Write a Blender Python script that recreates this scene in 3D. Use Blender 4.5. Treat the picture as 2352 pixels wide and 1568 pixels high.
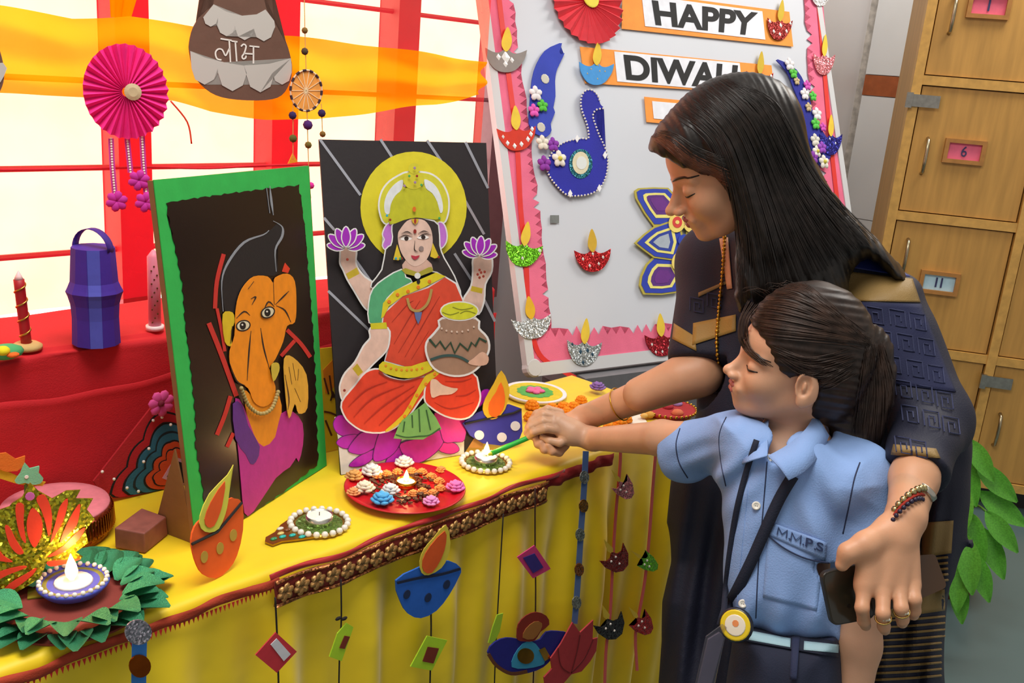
import bpy, bmesh, math, random
import numpy as np
from mathutils import Vector, Matrix
random.seed(7); np.random.seed(7)
for o in list(bpy.data.objects): bpy.data.objects.remove(o)
SC = bpy.context.scene
COL = SC.collection
# ---------------- camera (solved from the vanishing points of the photograph) -------------
F = 2200.0
_d = np.array([-.0847, 1, .2855]); _d /= np.linalg.norm(_d)
_vx = np.array([3290-1176, 335-784, F]); _vx -= _d*(_vx@_d); _vx /= np.linalg.norm(_vx)
RC = np.array([_vx, np.cross(-_d, _vx), -_d])
CAM = np.array([0, 0, 1.48])
cd = bpy.data.cameras.new('camera'); cam = bpy.data.objects.new('camera', cd); COL.objects.link(cam)
cd.sensor_width = 36; cd.lens = F/2352*36; cd.clip_start = .02
m = Matrix.Identity(4)
for i in range(3):
    m[i][0] = RC[i, 0]; m[i][1] = -RC[i, 1]; m[i][2] = -RC[i, 2]; m[i][3] = CAM[i]
cam.matrix_world = m
SC.camera = cam
# ---------------- world, lamps, exposure -------------------------------------------------
SC.view_settings.view_transform = 'Standard'; SC.view_settings.look = 'None'
SC.view_settings.gamma = 1; SC.view_settings.use_curve_mapping = False
SC.view_settings.exposure = 0.12
wd = bpy.data.worlds.new('world'); SC.world = wd; wd.use_nodes = True
wd.node_tree.nodes['Background'].inputs[0].default_value = (1.0, .97, .93, 1)
wd.node_tree.nodes['Background'].inputs[1].default_value = .40
def area(name, loc, target, size, power, col=(1, .96, .9)):
    l = bpy.data.lights.new(name, 'AREA'); l.shape = 'RECTANGLE'; l.size, l.size_y = size; l.energy = power; l.color = col
    o = bpy.data.objects.new(name, l); COL.objects.link(o); o.location = loc
    o.rotation_euler = (Vector(target)-Vector(loc)).to_track_quat('-Z', 'Y').to_euler()
    return o
for cx_ in (.55, 3.65):          # one row of equal ceiling lamps, shining straight down
    area('ceiling_lamp_offscreen', (cx_, .75, 2.95), (cx_, .75, 0), (1.3, 1.0), 46)
# ---------------- helpers ----------------------------------------------------------------
def A(*a): return np.array(a, float)
def nrm(v): v = np.asarray(v, float); return v/np.linalg.norm(v)
def ray(px, py): return RC@np.array([(px-1176)/F, (py-784)/F, 1.])
def onz(px, py, z): r = ray(px, py); return CAM+r*((z-CAM[2])/r[2])
def ony(px, py, y): r = ray(px, py); return CAM+r*((y-CAM[1])/r[1])
def atZ(px, py, Z): return CAM+ray(px, py)*Z
def cdir(x, y, z): return nrm(RC@A(x, y, z))      # direction given in camera axes (right, down, forward)
def S(s): return [tuple(float(t) for t in w.split(',')) for w in s.split()]
def lin(h):
    h = h.lstrip('#'); c = [int(h[i:i+2], 16)/255 for i in (0, 2, 4)]
    return tuple(x/12.92 if x <= .04045 else ((x+.055)/1.055)**2.4 for x in c)+(1,)
MC = {}
def M(hexc, kind='paper', rough=None, metal=0., **kw):
    key = (hexc, kind, rough, metal, tuple(sorted(kw.items())))
    if key in MC: return MC[key]
    m = bpy.data.materials.new('%s_%s' % (kind, hexc.strip('#'))); m.use_nodes = True
    nt = m.node_tree; N = nt.nodes; L = nt.links; b = N['Principled BSDF']; out = N['Material Output']
    c = lin(hexc); b.inputs['Base Color'].default_value = c
    b.inputs['Roughness'].default_value = {'paper': .75, 'cloth': .85, 'satin': .42, 'skin': .48, 'glitter': .35, 'wood': .45, 'metal': .3, 'hair': .38, 'plastic': .35, 'tile': .15, 'leaf': .45, 'wax': .5}.get(kind, .6) if rough is None else rough
    b.inputs['Metallic'].default_value = metal
    def node(t, **p):
        n = N.new(t)
        for k, v in p.items():
            if k in n.inputs: n.inputs[k].default_value = v
            else: setattr(n, k, v)
        return n
    tc = node('ShaderNodeTexCoord')
    def noise(scale, detail=3, vec=None, st=None):
        n = node('ShaderNodeTexNoise', Scale=scale, Detail=detail)
        v = vec or tc.outputs['Object']
        if st:
            mp = node('ShaderNodeMapping'); mp.inputs['Scale'].default_value = st; L.new(v, mp.inputs[0]); v = mp.outputs[0]
        L.new(v, n.inputs['Vector']); return n
    def tint(fac, lo, hi):
        r = node('ShaderNodeMapRange'); L.new(fac, r.inputs[0]); r.inputs[3].default_value = lo; r.inputs[4].default_value = hi
        r.inputs[1].default_value = .3; r.inputs[2].default_value = .7
        h = node('ShaderNodeHueSaturation'); h.inputs['Color'].default_value = c; L.new(r.outputs[0], h.inputs['Value']); L.new(h.outputs[0], b.inputs['Base Color']); return h
    def bump(fac, st, dist=.002):
        n = node('ShaderNodeBump', Strength=st, Distance=dist); L.new(fac, n.inputs['Height']); L.new(n.outputs[0], b.inputs['Normal'])
    if kind == 'paper':
        n = noise(40); tint(n.outputs[0], .93, 1.05); bump(noise(160).outputs[0], .12)
    elif kind == 'crayon':      # hand-coloured paper: uneven strokes
        n = noise(26, 4, st=(3, 3, 2)); tint(n.outputs[0], .91, 1.07); bump(noise(200).outputs[0], .1)
    elif kind == 'cloth':
        n = noise(14); tint(n.outputs[0], .9, 1.07); bump(noise(420, 2).outputs[0], .3)
    elif kind == 'satin':
        n = noise(9); tint(n.outputs[0], .92, 1.06); bump(noise(12, 2).outputs[0], .25, .01); b.inputs['Sheen Weight'].default_value = .25
    elif kind == 'sheer':
        tr = kw.get('t', .5); n = noise(7); 
        T = node('ShaderNodeBsdfTransparent', Color=lin(kw.get('tc', hexc))); TL = node('ShaderNodeBsdfTranslucent', Color=c); DF = node('ShaderNodeBsdfDiffuse', Color=c)
        m1 = node('ShaderNodeMixShader', Fac=.5); L.new(TL.outputs[0], m1.inputs[1]); L.new(DF.outputs[0], m1.inputs[2])
        r = node('ShaderNodeMapRange'); L.new(n.outputs[0], r.inputs[0]); r.inputs[1].default_value = .3; r.inputs[2].default_value = .7; r.inputs[3].default_value = 1-tr-.04; r.inputs[4].default_value = 1-tr+.06
        m2 = node('ShaderNodeMixShader'); L.new(r.outputs[0], m2.inputs[0]); L.new(T.outputs[0], m2.inputs[1]); L.new(m1.outputs[0], m2.inputs[2]); L.new(m2.outputs[0], out.inputs[0])
    elif kind == 'glitter':
        v = node('ShaderNodeTexVoronoi', Scale=kw.get('s', 420)); L.new(tc.outputs['Object'], v.inputs['Vector'])
        h = tint(v.outputs['Color'], .55, 1.45)
        b.inputs['Metallic'].default_value = .55
        mx = node('ShaderNodeVectorMath', operation='SUBTRACT'); L.new(v.outputs['Color'], mx.inputs[0]); mx.inputs[1].default_value = (.5, .5, .5)
        sc = node('ShaderNodeVectorMath', operation='SCALE'); sc.inputs[3].default_value = .9; L.new(mx.outputs[0], sc.inputs[0])
        g = node('ShaderNodeNewGeometry'); ad = node('ShaderNodeVectorMath', operation='ADD'); L.new(g.outputs['Normal'], ad.inputs[0]); L.new(sc.outputs[0], ad.inputs[1])
        no = node('ShaderNodeVectorMath', operation='NORMALIZE'); L.new(ad.outputs[0], no.inputs[0]); L.new(no.outputs[0], b.inputs['Normal'])
    elif kind == 'skin':
        n = noise(18); tint(n.outputs[0], .93, 1.06); bump(noise(500, 2).outputs[0], .12, .001)
        b.inputs['Subsurface Weight'].default_value = .15; b.inputs['Subsurface Radius'].default_value = (.012, .004, .002); b.inputs['Subsurface Scale'].default_value = .6
    elif kind == 'wood':
        n = noise(5, 5, st=kw.get('st', (9, 9, .8))); tint(n.outputs[0], .84, 1.1); bump(n.outputs[0], .1)
    elif kind == 'hair':
        n = noise(60, 3); tint(n.outputs[0], .6, 1.5); b.inputs['Specular IOR Level'].default_value = kw.get('spec', .35)
    elif kind == 'leaf':
        n = noise(30); tint(n.outputs[0], .8, 1.2)
    elif kind == 'emit':
        b.inputs['Emission Color'].default_value = c; b.inputs['Emission Strength'].default_value = kw.get('e', 5)
    elif kind == 'wax':
        b.inputs['Subsurface Weight'].default_value = .4; b.inputs['Subsurface Radius'].default_value = (.01, .008, .005)
    elif kind == 'stone':
        n = noise(30, 5); tint(n.outputs[0], .7, 1.25); bump(n.outputs[0], .5)
    elif kind == 'metal':
        b.inputs['Metallic'].default_value = 1; n = noise(60); tint(n.outputs[0], .85, 1.1)
    elif kind == 'tile':
        n = noise(3); tint(n.outputs[0], .97, 1.02)
    elif kind == 'glass':
        b.inputs['Transmission Weight'].default_value = .85; b.inputs['IOR'].default_value = 1.3; b.inputs['Alpha'].default_value = kw.get('a', 1.)
    MC[key] = m; return m
def link(o, parent=None):
    COL.objects.link(o)
    if parent is not None: o.parent = parent
    return o
def mesh(name, verts, faces, mat=None, parent=None, smooth=False):
    me = bpy.data.meshes.new(name)
    if isinstance(verts, np.ndarray): verts = verts.tolist()
    if isinstance(faces, np.ndarray): faces = faces.tolist()
    me.from_pydata(verts, [], faces); me.update()
    if mat: me.materials.append(mat)
    if smooth: me.polygons.foreach_set('use_smooth', [True]*len(me.polygons))
    return link(bpy.data.objects.new(name, me), parent)
def tag(o, label, cat, group=None):
    o['label'] = label; o['category'] = cat
    if group: o['group'] = group
    return o
def E(name, label, cat, group=None):
    return tag(link(bpy.data.objects.new(name, None)), label, cat, group)
def struct(o): o['kind'] = 'structure'; return o
class Mb:                       # collects shapes into one mesh
    def __init__(s): s.v = []; s.f = []
    def add(s, v, f):
        b = len(s.v); s.v += [tuple(map(float, p)) for p in v]; s.f += [tuple(i+b for i in q) for q in f]; return s
    def box(s, c, h, R=None):
        c = A(*c); R = np.eye(3) if R is None else R
        v = [c+R@(A(x, y, z)*A(*h)) for x in (-1, 1) for y in (-1, 1) for z in (-1, 1)]
        return s.add(v, [(0, 1, 3, 2), (4, 6, 7, 5), (0, 4, 5, 1), (2, 3, 7, 6), (0, 2, 6, 4), (1, 5, 7, 3)])
    def tube(s, pts, r, n=6, closed=False):
        P = [A(*p) for p in pts]; m = len(P); rr = r if hasattr(r, '__len__') else [r]*m; up = None; v = []
        for i in range(m):
            t = (P[(i+1) % m]-P[i-1]) if closed else (P[min(i+1, m-1)]-P[max(i-1, 0)])
            L_ = np.linalg.norm(t); t = t/L_ if L_ > 1e-12 else A(0, 0, 1)
            if up is None: up = A(0, 0, 1) if abs(t[2]) < .9 else A(1, 0, 0)
            a = np.cross(t, up); a = nrm(a) if np.linalg.norm(a) > 1e-9 else A(1, 0, 0); b = np.cross(a, t); up = b
            v += [P[i]+rr[i]*(math.cos(q)*a+math.sin(q)*b) for q in [2*math.pi*k/n for k in range(n)]]
        f = []
        for i in range(m if closed else m-1):
            j = (i+1) % m
            f += [(i*n+k, i*n+(k+1) % n, j*n+(k+1) % n, j*n+k) for k in range(n)]
        if not closed: f += [tuple(range(n-1, -1, -1)), tuple((m-1)*n+k for k in range(n))]
        return s.add(v, f)
    def lathe(s, c, prof, n=24, R=None, sx=1., sy=1.):      # prof: (radius, height) pairs
        R = np.eye(3) if R is None else R; c = A(*c); v = []; m = len(prof)
        for r, h in prof:
            v += [c+R@A(sx*r*math.cos(2*math.pi*k/n), sy*r*math.sin(2*math.pi*k/n), h) for k in range(n)]
        f = [(i*n+k, i*n+(k+1) % n, (i+1)*n+(k+1) % n, (i+1)*n+k) for i in range(m-1) for k in range(n)]
        f += [tuple(range(n-1, -1, -1)), tuple((m-1)*n+k for k in range(n))]
        return s.add(v, f)
    def ball(s, c, r, n=8, R=None, sc=(1, 1, 1)):
        R = np.eye(3) if R is None else R; c = A(*c); v = [c+R@(A(0, 0, -r)*A(*sc))]; k = n//2
        for i in range(1, k):
            t = math.pi*i/k
            v += [c+R@(A(r*math.sin(t)*math.cos(2*math.pi*j/n), r*math.sin(t)*math.sin(2*math.pi*j/n), -r*math.cos(t))*A(*sc)) for j in range(n)]
        v.append(c+R@(A(0, 0, r)*A(*sc))); f = []
        for j in range(n): f.append((0, 1+(j+1) % n, 1+j))
        for i in range(k-2):
            for j in range(n): f.append((1+i*n+j, 1+i*n+(j+1) % n, 1+(i+1)*n+(j+1) % n, 1+(i+1)*n+j))
        l = len(v)-1
        for j in range(n): f.append((l, 1+(k-2)*n+j, 1+(k-2)*n+(j+1) % n))
        return s.add(v, f)
    def obj(s, name, mat, parent=None, smooth=False): return mesh(name, s.v, s.f, mat, parent, smooth)
def crom(pts, n=5, closed=True):          # Catmull-Rom through the points
    P = np.array(pts, float); m = len(P); out = []
    for i in range(m if closed else m-1):
        if closed: a, b, c, d = P[i-1], P[i], P[(i+1) % m], P[(i+2) % m]
        else: a, b, c, d = P[max(i-1, 0)], P[i], P[i+1], P[min(i+2, m-1)]
        for k in range(n):
            t = k/n; out.append(.5*((2*b)+(c-a)*t+(2*a-5*b+4*c-d)*t*t+(3*b-a-3*c+d)*t**3))
    if not closed: out.append(P[-1])
    return np.array(out)
class Plane:
    zmin = None
    def __init__(s, P, yaw, lean=0.):     # yaw of the horizontal axis, lean: top goes away from the camera
        y = math.radians(yaw); l = math.radians(lean)
        s.P = A(*P); s.u = A(math.cos(y), math.sin(y), 0); nh = A(-math.sin(y), math.cos(y), 0)
        s.w = A(0, 0, 1)*math.cos(l)+nh*math.sin(l); s.n = np.cross(s.u, s.w)      # n faces the viewer
        s.R = np.array([s.u, s.w, s.n]).T
    def px(s, px, py, off=0.):
        r = ray(px, py); q = CAM+r*(((s.P+s.n*off-CAM)@s.n)/(r@s.n))
        if s.zmin is not None and q[2] < s.zmin: q = q+s.w*((s.zmin-q[2])/s.w[2])      # stands on the surface below
        return q
    def uv(s, u, v, off=0.): return s.P+s.u*u+s.w*v+s.n*off
    def scale(s, px, py): return float(np.linalg.norm(s.px(px, py)-CAM))/F        # metres for one pixel (across the ray)
class Ground(Plane):                       # horizontal plane
    def __init__(s, z): s.P = A(0, 0, z); s.u = A(1, 0, 0); s.w = A(0, 1, 0); s.n = A(0, 0, 1); s.R = np.eye(3)
def slab(name, P3, n, th, mat, parent=None):   # closed outline in 3D -> plate of thickness th behind it
    k = len(P3); P3 = [A(*p) for p in P3]; bm = bmesh.new()
    a = [bm.verts.new(p) for p in P3]; b = [bm.verts.new(p-n*th) for p in P3]
    try:
        f = bm.faces.new(a); f2 = bm.faces.new(b[::-1])
    except ValueError: pass
    for i in range(k): bm.faces.new((a[i], b[i], b[(i+1) % k], a[(i+1) % k]))
    bmesh.ops.triangulate(bm, faces=[f, f2]); bmesh.ops.recalc_face_normals(bm, faces=bm.faces)
    me = bpy.data.meshes.new(name); bm.to_mesh(me); bm.free()
    if mat: me.materials.append(mat)
    return link(bpy.data.objects.new(name, me), parent)
def flat(name, pts, pl, off, th, mat, parent=None, sm=0):
    if isinstance(pts, str): pts = S(pts)
    if sm: pts = crom(pts, sm)
    return slab(name, [pl.px(p[0], p[1], off) for p in pts], pl.n, th, mat, parent)
def ribbon(pts, w):              # 2D polyline -> outline of a stroke of width w (w may taper)
    P = np.array(pts, float); T = np.gradient(P, axis=0); T /= np.linalg.norm(T, axis=1)[:, None]+1e-9
    Nn = np.stack([-T[:, 1], T[:, 0]], 1); w = np.asarray(w if hasattr(w, '__len__') else [w]*len(P))[:, None]/2
    return P+Nn*w, P-Nn*w
def strokes(name, lines, w, pl, off, mat, parent=None, sm=4, th=.0006, taper=False):
    mb = Mb()
    for ln in lines:
        p = S(ln) if isinstance(ln, str) else ln
        if sm and len(p) > 2: p = crom(p, sm, False)
        p = np.array(p, float); ww = w if not taper else w*np.clip(np.minimum(np.linspace(0, 2.5, len(p)), np.linspace(2.5, 0, len(p))), .25, 1)
        a, b = ribbon(p, ww); n = len(p)
        q = [pl.px(*x, off) for x in a]+[pl.px(*x, off) for x in b]; q += [x-pl.n*th for x in q]
        f = []
        for i in range(n-1):
            f += [(i, i+1, n+i+1, n+i), (2*n+i, 3*n+i, 3*n+i+1, 2*n+i+1), (i, 2*n+i, 2*n+i+1, i+1), (n+i, n+i+1, 3*n+i+1, 3*n+i)]
        f += [(0, n, 3*n, 2*n), (n-1, 3*n-1, 4*n-1, 2*n-1)]
        mb.add(q, f)
    return mb.obj(name, mat, parent)
def dots(name, pts, r, pl, off, mat, parent=None, th=.0008, n=10, sc=(1, 1)):   # small discs lying on a plane, r in pixels
    mb = Mb()
    for p in (S(pts) if isinstance(pts, str) else pts):
        rr = (p[2] if len(p) > 2 else r)*pl.scale(p[0], p[1])
        mb.lathe(pl.px(p[0], p[1], off-th), [(rr, 0), (rr, th*.6), (rr*.85, th)], n, pl.R, *sc)
    o = mb.obj(name, mat, parent); o['kind'] = 'stuff'; return o
def beads(name, pts, r, pl, off, mat, parent=None, n=8):
    mb = Mb()
    for p in (S(pts) if isinstance(pts, str) else pts):
        mb.ball(pl.px(p[0], p[1], off), (p[2] if len(p) > 2 else r)*pl.scale(p[0], p[1]), n)
    return mb.obj(name, mat, parent, True)
def along(pts, step, closed=False, sm=5):      # points spaced along a pixel curve
    p = S(pts) if isinstance(pts, str) else pts
    p = crom(p, sm, closed); p = np.vstack([p, p[:1]]) if closed else p
    d = np.r_[0, np.cumsum(np.linalg.norm(np.diff(p, axis=0), axis=1))]; q = np.arange(0, d[-1], step)
    return [(float(np.interp(t, d, p[:, 0])), float(np.interp(t, d, p[:, 1]))) for t in q]
def text_on(name, txt, quad, pl, off, mat, parent=None, bold=.02, th=.001, shear=0.):
    cu = bpy.data.curves.new(name, 'FONT'); cu.body = txt; cu.offset = bold; cu.shear = shear
    ob = bpy.data.objects.new(name, cu); COL.objects.link(ob)
    me = ob.to_mesh(depsgraph=None) if False else bpy.data.meshes.new_from_object(ob)
    bpy.data.objects.remove(ob)
    v = np.array([tuple(x.co) for x in me.vertices]); lo, hi = v.min(0), v.max(0)
    (a, b, c, d) = [A(*pl.px(*q, off)) for q in (S(quad) if isinstance(quad, str) else quad)]      # TL TR BR BL
    out = []
    for p in v:
        s = (p[0]-lo[0])/(hi[0]-lo[0]); t = (p[1]-lo[1])/(hi[1]-lo[1])
        out.append((d*(1-s)+c*s)*(1-t)+(a*(1-s)+b*s)*t)
    F_ = [tuple(f.vertices) for f in me.polygons]; bpy.data.meshes.remove(me)
    o = mesh(name, out, F_, mat, parent)
    sm = o.modifiers.new('depth', 'SOLIDIFY'); sm.thickness = th; sm.offset = 0
    return o
def dup(o, parent=None):
    c = o.copy(); COL.objects.link(c); c.parent = parent
    for k in [x for x in bpy.data.objects if x.parent == o]: dup(k, c)
    return c
def diamond(x, y, r, r2=None): r2 = r2 or r; return [(x-r, y), (x, y-r2), (x+r, y), (x, y+r2)]
def oval(x, y, rx, ry=None, rot=0., n=20):
    ry = ry or rx; c, s = math.cos(rot), math.sin(rot)
    return [(x+rx*math.cos(t)*c-ry*math.sin(t)*s, y+rx*math.cos(t)*s+ry*math.sin(t)*c) for t in [2*math.pi*k/n for k in range(n)]]
# ================= setting ====================================================================
TZ = .72; YF = 1.11; YB = 1.485           # table top height, front and back edge
XB = 4.75; YW = 2.14; SILL = .983
struct(mesh('floor', [(-3, -3, 0), (XB+.2, -3, 0), (XB+.2, YW+.2, 0), (-3, YW+.2, 0)], [(0, 1, 2, 3)], M('5c7274', 'tile', rough=.28)))
# window wall: parapet, pillars between panes, head
wall = M('e4e2e4', 'tile', rough=.5)
mb = Mb(); mb.box((.81, YW+.06, .39), (1.41, .06, .385)); mb.box((.81, YW+.06, 2.55), (1.41, .06, .45)); mb.box((-1.8, YW+.06, 1.5), (1.2, .06, 1.5))
struct(mb.obj('wall_window', wall)); struct(Mb().box((3.52, YW+.06, 1.5), (1.29, .06, 1.5)).obj('wall_far', wall))
frame = M('8d5f66', 'paper', rough=.5); pane = M('fffaf0', 'emit', e=2.3)
XM = [-.55, -.16, .23, .62, 1.01, 1.40, 1.79, 2.18]
for i in range(7):
    w = struct(link(bpy.data.objects.new('window_%d' % (i+1), None)))
    xa, xb = XM[i], XM[i+1]
    mesh('pane', [(xa+.04, YW+.03, .80), (xb-.04, YW+.03, .80), (xb-.04, YW+.03, 2.06), (xa+.04, YW+.03, 2.06)], [(0, 1, 2, 3)], pane, w)
    mb = Mb(); mb.box((xa, YW-.005, 1.43), (.038, .045, .67)); 
    if i == 6: mb.box((xb, YW-.005, 1.43), (.038, .045, .67))
    mb.box(((xa+xb)/2, YW, .80), ((xb-xa)/2, .03, .03)); mb.box(((xa+xb)/2, YW, 2.07), ((xb-xa)/2, .03, .03)); mb.obj('window_frame', frame if i == 6 else M('dc3446', 'paper', rough=.5), w)
    for z in (1.01, 1.195, 1.38, 1.6, 1.82):
        Mb().tube([(xa+.03, YW-.02, z), (xb-.03, YW-.02, z)], .007, 6).obj('grille_bar', frame, w)
# tiled back wall: white tiles, a band of terracotta tiles
wb = struct(mesh('wall_back', [(XB, -3, 0), (XB, YW+.2, 0), (XB, YW+.2, 3), (XB, -3, 3)], [(0, 1, 2, 3)], M('cfc9c0', 'stone', rough=.8)))
tile = Mb(); tile.box((0, 0, 0), (.006, .197, .2975)); tme = None
band = Mb(); band.box((0, 0, 0), (.007, .197, .0475))
WT = M('f4f6f6', 'tile'); BT = M('b5602f', 'wood', rough=.25, st=(6, 6, 6))
t0 = tile.obj('tile', WT, wb); b0 = band.obj('border_tile', BT, wb)
zb = 1.7        # band centre, from the photograph
zb = float((CAM+ray(1990, 195)*((XB-CAM[0])/ray(1990, 195)[0]))[2])
yj = float((CAM+ray(1985, 195)*((XB-CAM[0])/ray(1985, 195)[0]))[1])
first = True
for k in range(-8, 3):
    y = yj+.2+.4*k
    if y > YW+.15: continue
    for z in (zb+.0475+.004+.2975, zb-.0475-.004-.2975, zb-.0475-.008-.2975*3, zb+.0475+.008+.2975*3):
        o = t0 if first else t0.copy()
        if not first: link(o, wb)
        first = False; o.location = (XB-.006, y, z)
    o = b0 if k == -8 else b0.copy()
    if k > -8: link(o, wb)
    o.location = (XB-.006, y, zb)
# ================= locker cabinet ===============================================================
ul = RC@A(10276, 1498, -2200); ul[2] = 0; ul = nrm(ul)
yawL = math.degrees(math.atan2(ul[1], ul[0]))
LP = Plane(atZ(2040, 490, 3.5), yawL, 0)
def luv(px, py): q = LP.px(px, py)-LP.P; return q@LP.u, q@LP.w
O = LP.P-LP.w*LP.P[2]                       # foot of the left edge
LU = LP.u; LN = LP.n; RL = np.array([LU, LN, A(0, 0, 1)]).T     # columns: along, out, up
def lp(u, n, z): return O+LU*u+LN*n+A(0, 0, z)
def lbox(mb, u0, u1, n0, n1, z0, z1): return mb.box(lp((u0+u1)/2, (n0+n1)/2, (z0+z1)/2), ((u1-u0)/2, (n1-n0)/2, (z1-z0)/2), RL)
oak = M('c3934a', 'wood'); oakd = M('d0a052', 'wood', st=(8, 8, 8)); dark = M('2a2320', 'wood')
rows = [float((LP.px(2200, y))[2]) for y in (190, 508, 815)]      # shelf rails seen in the photograph
rh = (rows[0]-rows[2])/2; cw = abs(luv(2345, 500)[0])-.005
zt = [rows[0]+2*rh, rows[0]+rh, rows[0], rows[1], rows[2], rows[2]-rh]
cab = E('locker_cabinet', 'tall honey-coloured wooden locker cabinet with numbered doors against the tiled wall', 'locker')
lbox(Mb(), .012, cw*4, -.46, -.03, zt[-1], zt[0]).obj('carcass', oak, cab)
lbox(Mb(), .03, cw*4-.03, -.42, -.08, .0, zt[-1]).obj('plinth', dark, cab)
for z in zt: lbox(Mb(), 0, cw*4, -.03, .016, z-.016, z+.016).obj('rail', oakd, cab)
for k in range(5): lbox(Mb(), k*cw-.004, k*cw+.028, -.03, .02, zt[-1], zt[0]).obj('stile', oakd, cab)
steel = M('a9a49b', 'metal', rough=.35); brass = M('b9ab8c', 'metal', rough=.3)
nums = {(0, 1): ('1', 'ee6d86'), (0, 2): ('6', 'f0708e'), (0, 3): ('11', 'bfe3f2'), (1, 1): ('2', 'ee6d86'), (1, 2): ('7', 'f0708e'), (1, 3): ('12', 'bfe3f2')}
for c in range(4):
    for r in range(5):
        z1, z0 = zt[r]-.02, zt[r+1]+.02; u0, u1 = c*cw+.034, (c+1)*cw-.01
        dr = lbox(Mb(), u0, u1, -.03, .006, z0, z1).obj('door', oak, cab)
        if c > 1: continue
        hu = u0+.05; 
        hz = (z0+z1)/2-.02+(.0 if r != 3 else .12)
        Mb().tube([lp(hu, .006, hz+.062), lp(hu, .028, hz+.055), lp(hu, .034, hz+.02), lp(hu, .034, hz-.02), lp(hu, .028, hz-.055), lp(hu, .006, hz-.062)], .0065, 8).obj('handle', brass, dr, True)
        if r != 3:
            h = Mb(); lbox(h, u0-.045, u0+.062, .02, .026, z0+.255*rh/.45+.09, z0+.255*rh/.45+.132); lbox(h, u0-.05, u0-.03, .022, .04, z0+.255*rh/.45+.085, z0+.255*rh/.45+.137); h.obj('hasp', steel, dr)
        if (c, r) in nums:
            t, colr = nums[(c, r)]; nu, nz = (u0+u1)/2-.02, {1: z0+.30*rh/.45+.02, 2: z0+.62*rh, 3: z0+.60*rh}[r]
            if (c, r) in ((0, 1), (0, 2), (0, 3)):
                q = luv(*{1: (2270, 14), 2: (2213, 348), 3: (2155, 648)}[r]); nu = q[0]; nz = q[1]+LP.P[2]
            hw, hh = .068, .042
            fr = Mb()
            lbox(fr, nu-hw, nu+hw, .006, .022, nz+hh-.014, nz+hh); lbox(fr, nu-hw, nu+hw, .006, .022, nz-hh, nz-hh+.014); lbox(fr, nu-hw, nu-hw+.014, .006, .022, nz-hh+.014, nz+hh-.014); lbox(fr, nu+hw-.014, nu+hw, .006, .022, nz-hh+.014, nz+hh-.014)
            fro = fr.obj('number_frame', M('b07a3c', 'wood', st=(8, 8, 8)), dr)
            lbox(Mb(), nu-hw+.014, nu+hw-.014, .006, .010, nz-hh+.014, nz+hh-.014).obj('number_card', M(colr), fro)
            tp = Plane(lp(nu, .0125, nz), yawL); w2 = .008*len(t)+.002
            quad = [tp.uv(-w2, .019), tp.uv(w2, .019), tp.uv(w2, -.017), tp.uv(-w2, -.017)]
            class _q:
                def px(s, a, b, off=0): return a
            for di, dg in enumerate(t):
                f0, f1 = (di/len(t)+.04, (di+1)/len(t)-.04) if dg != '1' else ((di+.34)/len(t), (di+.66)/len(t))
                qd = [quad[0]+(quad[1]-quad[0])*f0, quad[0]+(quad[1]-quad[0])*f1, quad[3]+(quad[2]-quad[3])*f1, quad[3]+(quad[2]-quad[3])*f0]
                text_on('number', dg, [(x, 0) for x in qd], _q(), 0, M('3a3b66'), fro, .0)
# ================= bench with red cloth along the window ========================================
redc = M('c41420', 'cloth')
def sheet(name, fn, nu, nv, mat, parent=None, th=0., smooth=True):
    v = [fn(i/nu, j/nv) for j in range(nv+1) for i in range(nu+1)]
    f = [(j*(nu+1)+i, j*(nu+1)+i+1, (j+1)*(nu+1)+i+1, (j+1)*(nu+1)+i) for j in range(nv) for i in range(nu)]
    o = mesh(name, v, f, mat, parent, smooth)
    if th: s = o.modifiers.new('thickness', 'SOLIDIFY'); s.thickness = th; s.offset = 0
    return o
X0, X1 = -.9, 1.60
bench = E('window_bench', 'long bench under the window hidden beneath red cloth', 'bench')
Mb().box(((X0+X1)/2, 1.64, SILL-.03), ((X1-X0)/2-.01, .105, .02)).obj('bench_top', M('6d4a33', 'wood'), bench)
for x in (X0+.06, X1-.08):
    for y in (1.56, 1.72): Mb().box((x, y, (SILL-.05)/2), (.02, .02, (SILL-.05)/2)).obj('leg', M('6d4a33', 'wood'), bench)
def rc(u, v):
    x = X0+(X1-X0)*u
    L = v*.325
    if L < .235: y, z = 1.755-L, SILL+.001*math.sin(37*x)
    else:
        y, z = 1.52-.004*math.sin(23*x+4*v), SILL-(L-.235)
        y -= .012*max(0, min(1, (L-.27)/.2))*(.6+.5*math.sin(11*x+3)+.3*math.sin(29*x))
    if abs(L-.235) < .02: z -= .004
    return (x, y, max(z, .0))
tag(sheet('bench_cloth', rc, 120, 60, redc, None, .002), 'red cloth laid over the bench under the window', 'cloth')
def rc2(u, v):
    x = X0+(X1-X0)*u; d = v*.9; sw = math.sin(5.2*(x+.2))
    z = .918-d+.004*math.sin(17*x)+.002*math.sin(41*x)
    pull = .010*math.sin((x*9+d*26))*math.exp(-((d-.10)/.12)**2)+.012*math.sin(14*x)*min(1, d*2)
    y = 1.5025-.003*(d < .012)-.003*math.sin(3*x)+pull*.3
    return (x, y, max(z, .003))
tag(sheet('lower_red_drape', rc2, 160, 70, redc, None, .002), 'second red cloth hanging in soft creases from a pinned edge below the bench top', 'cloth')
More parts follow.
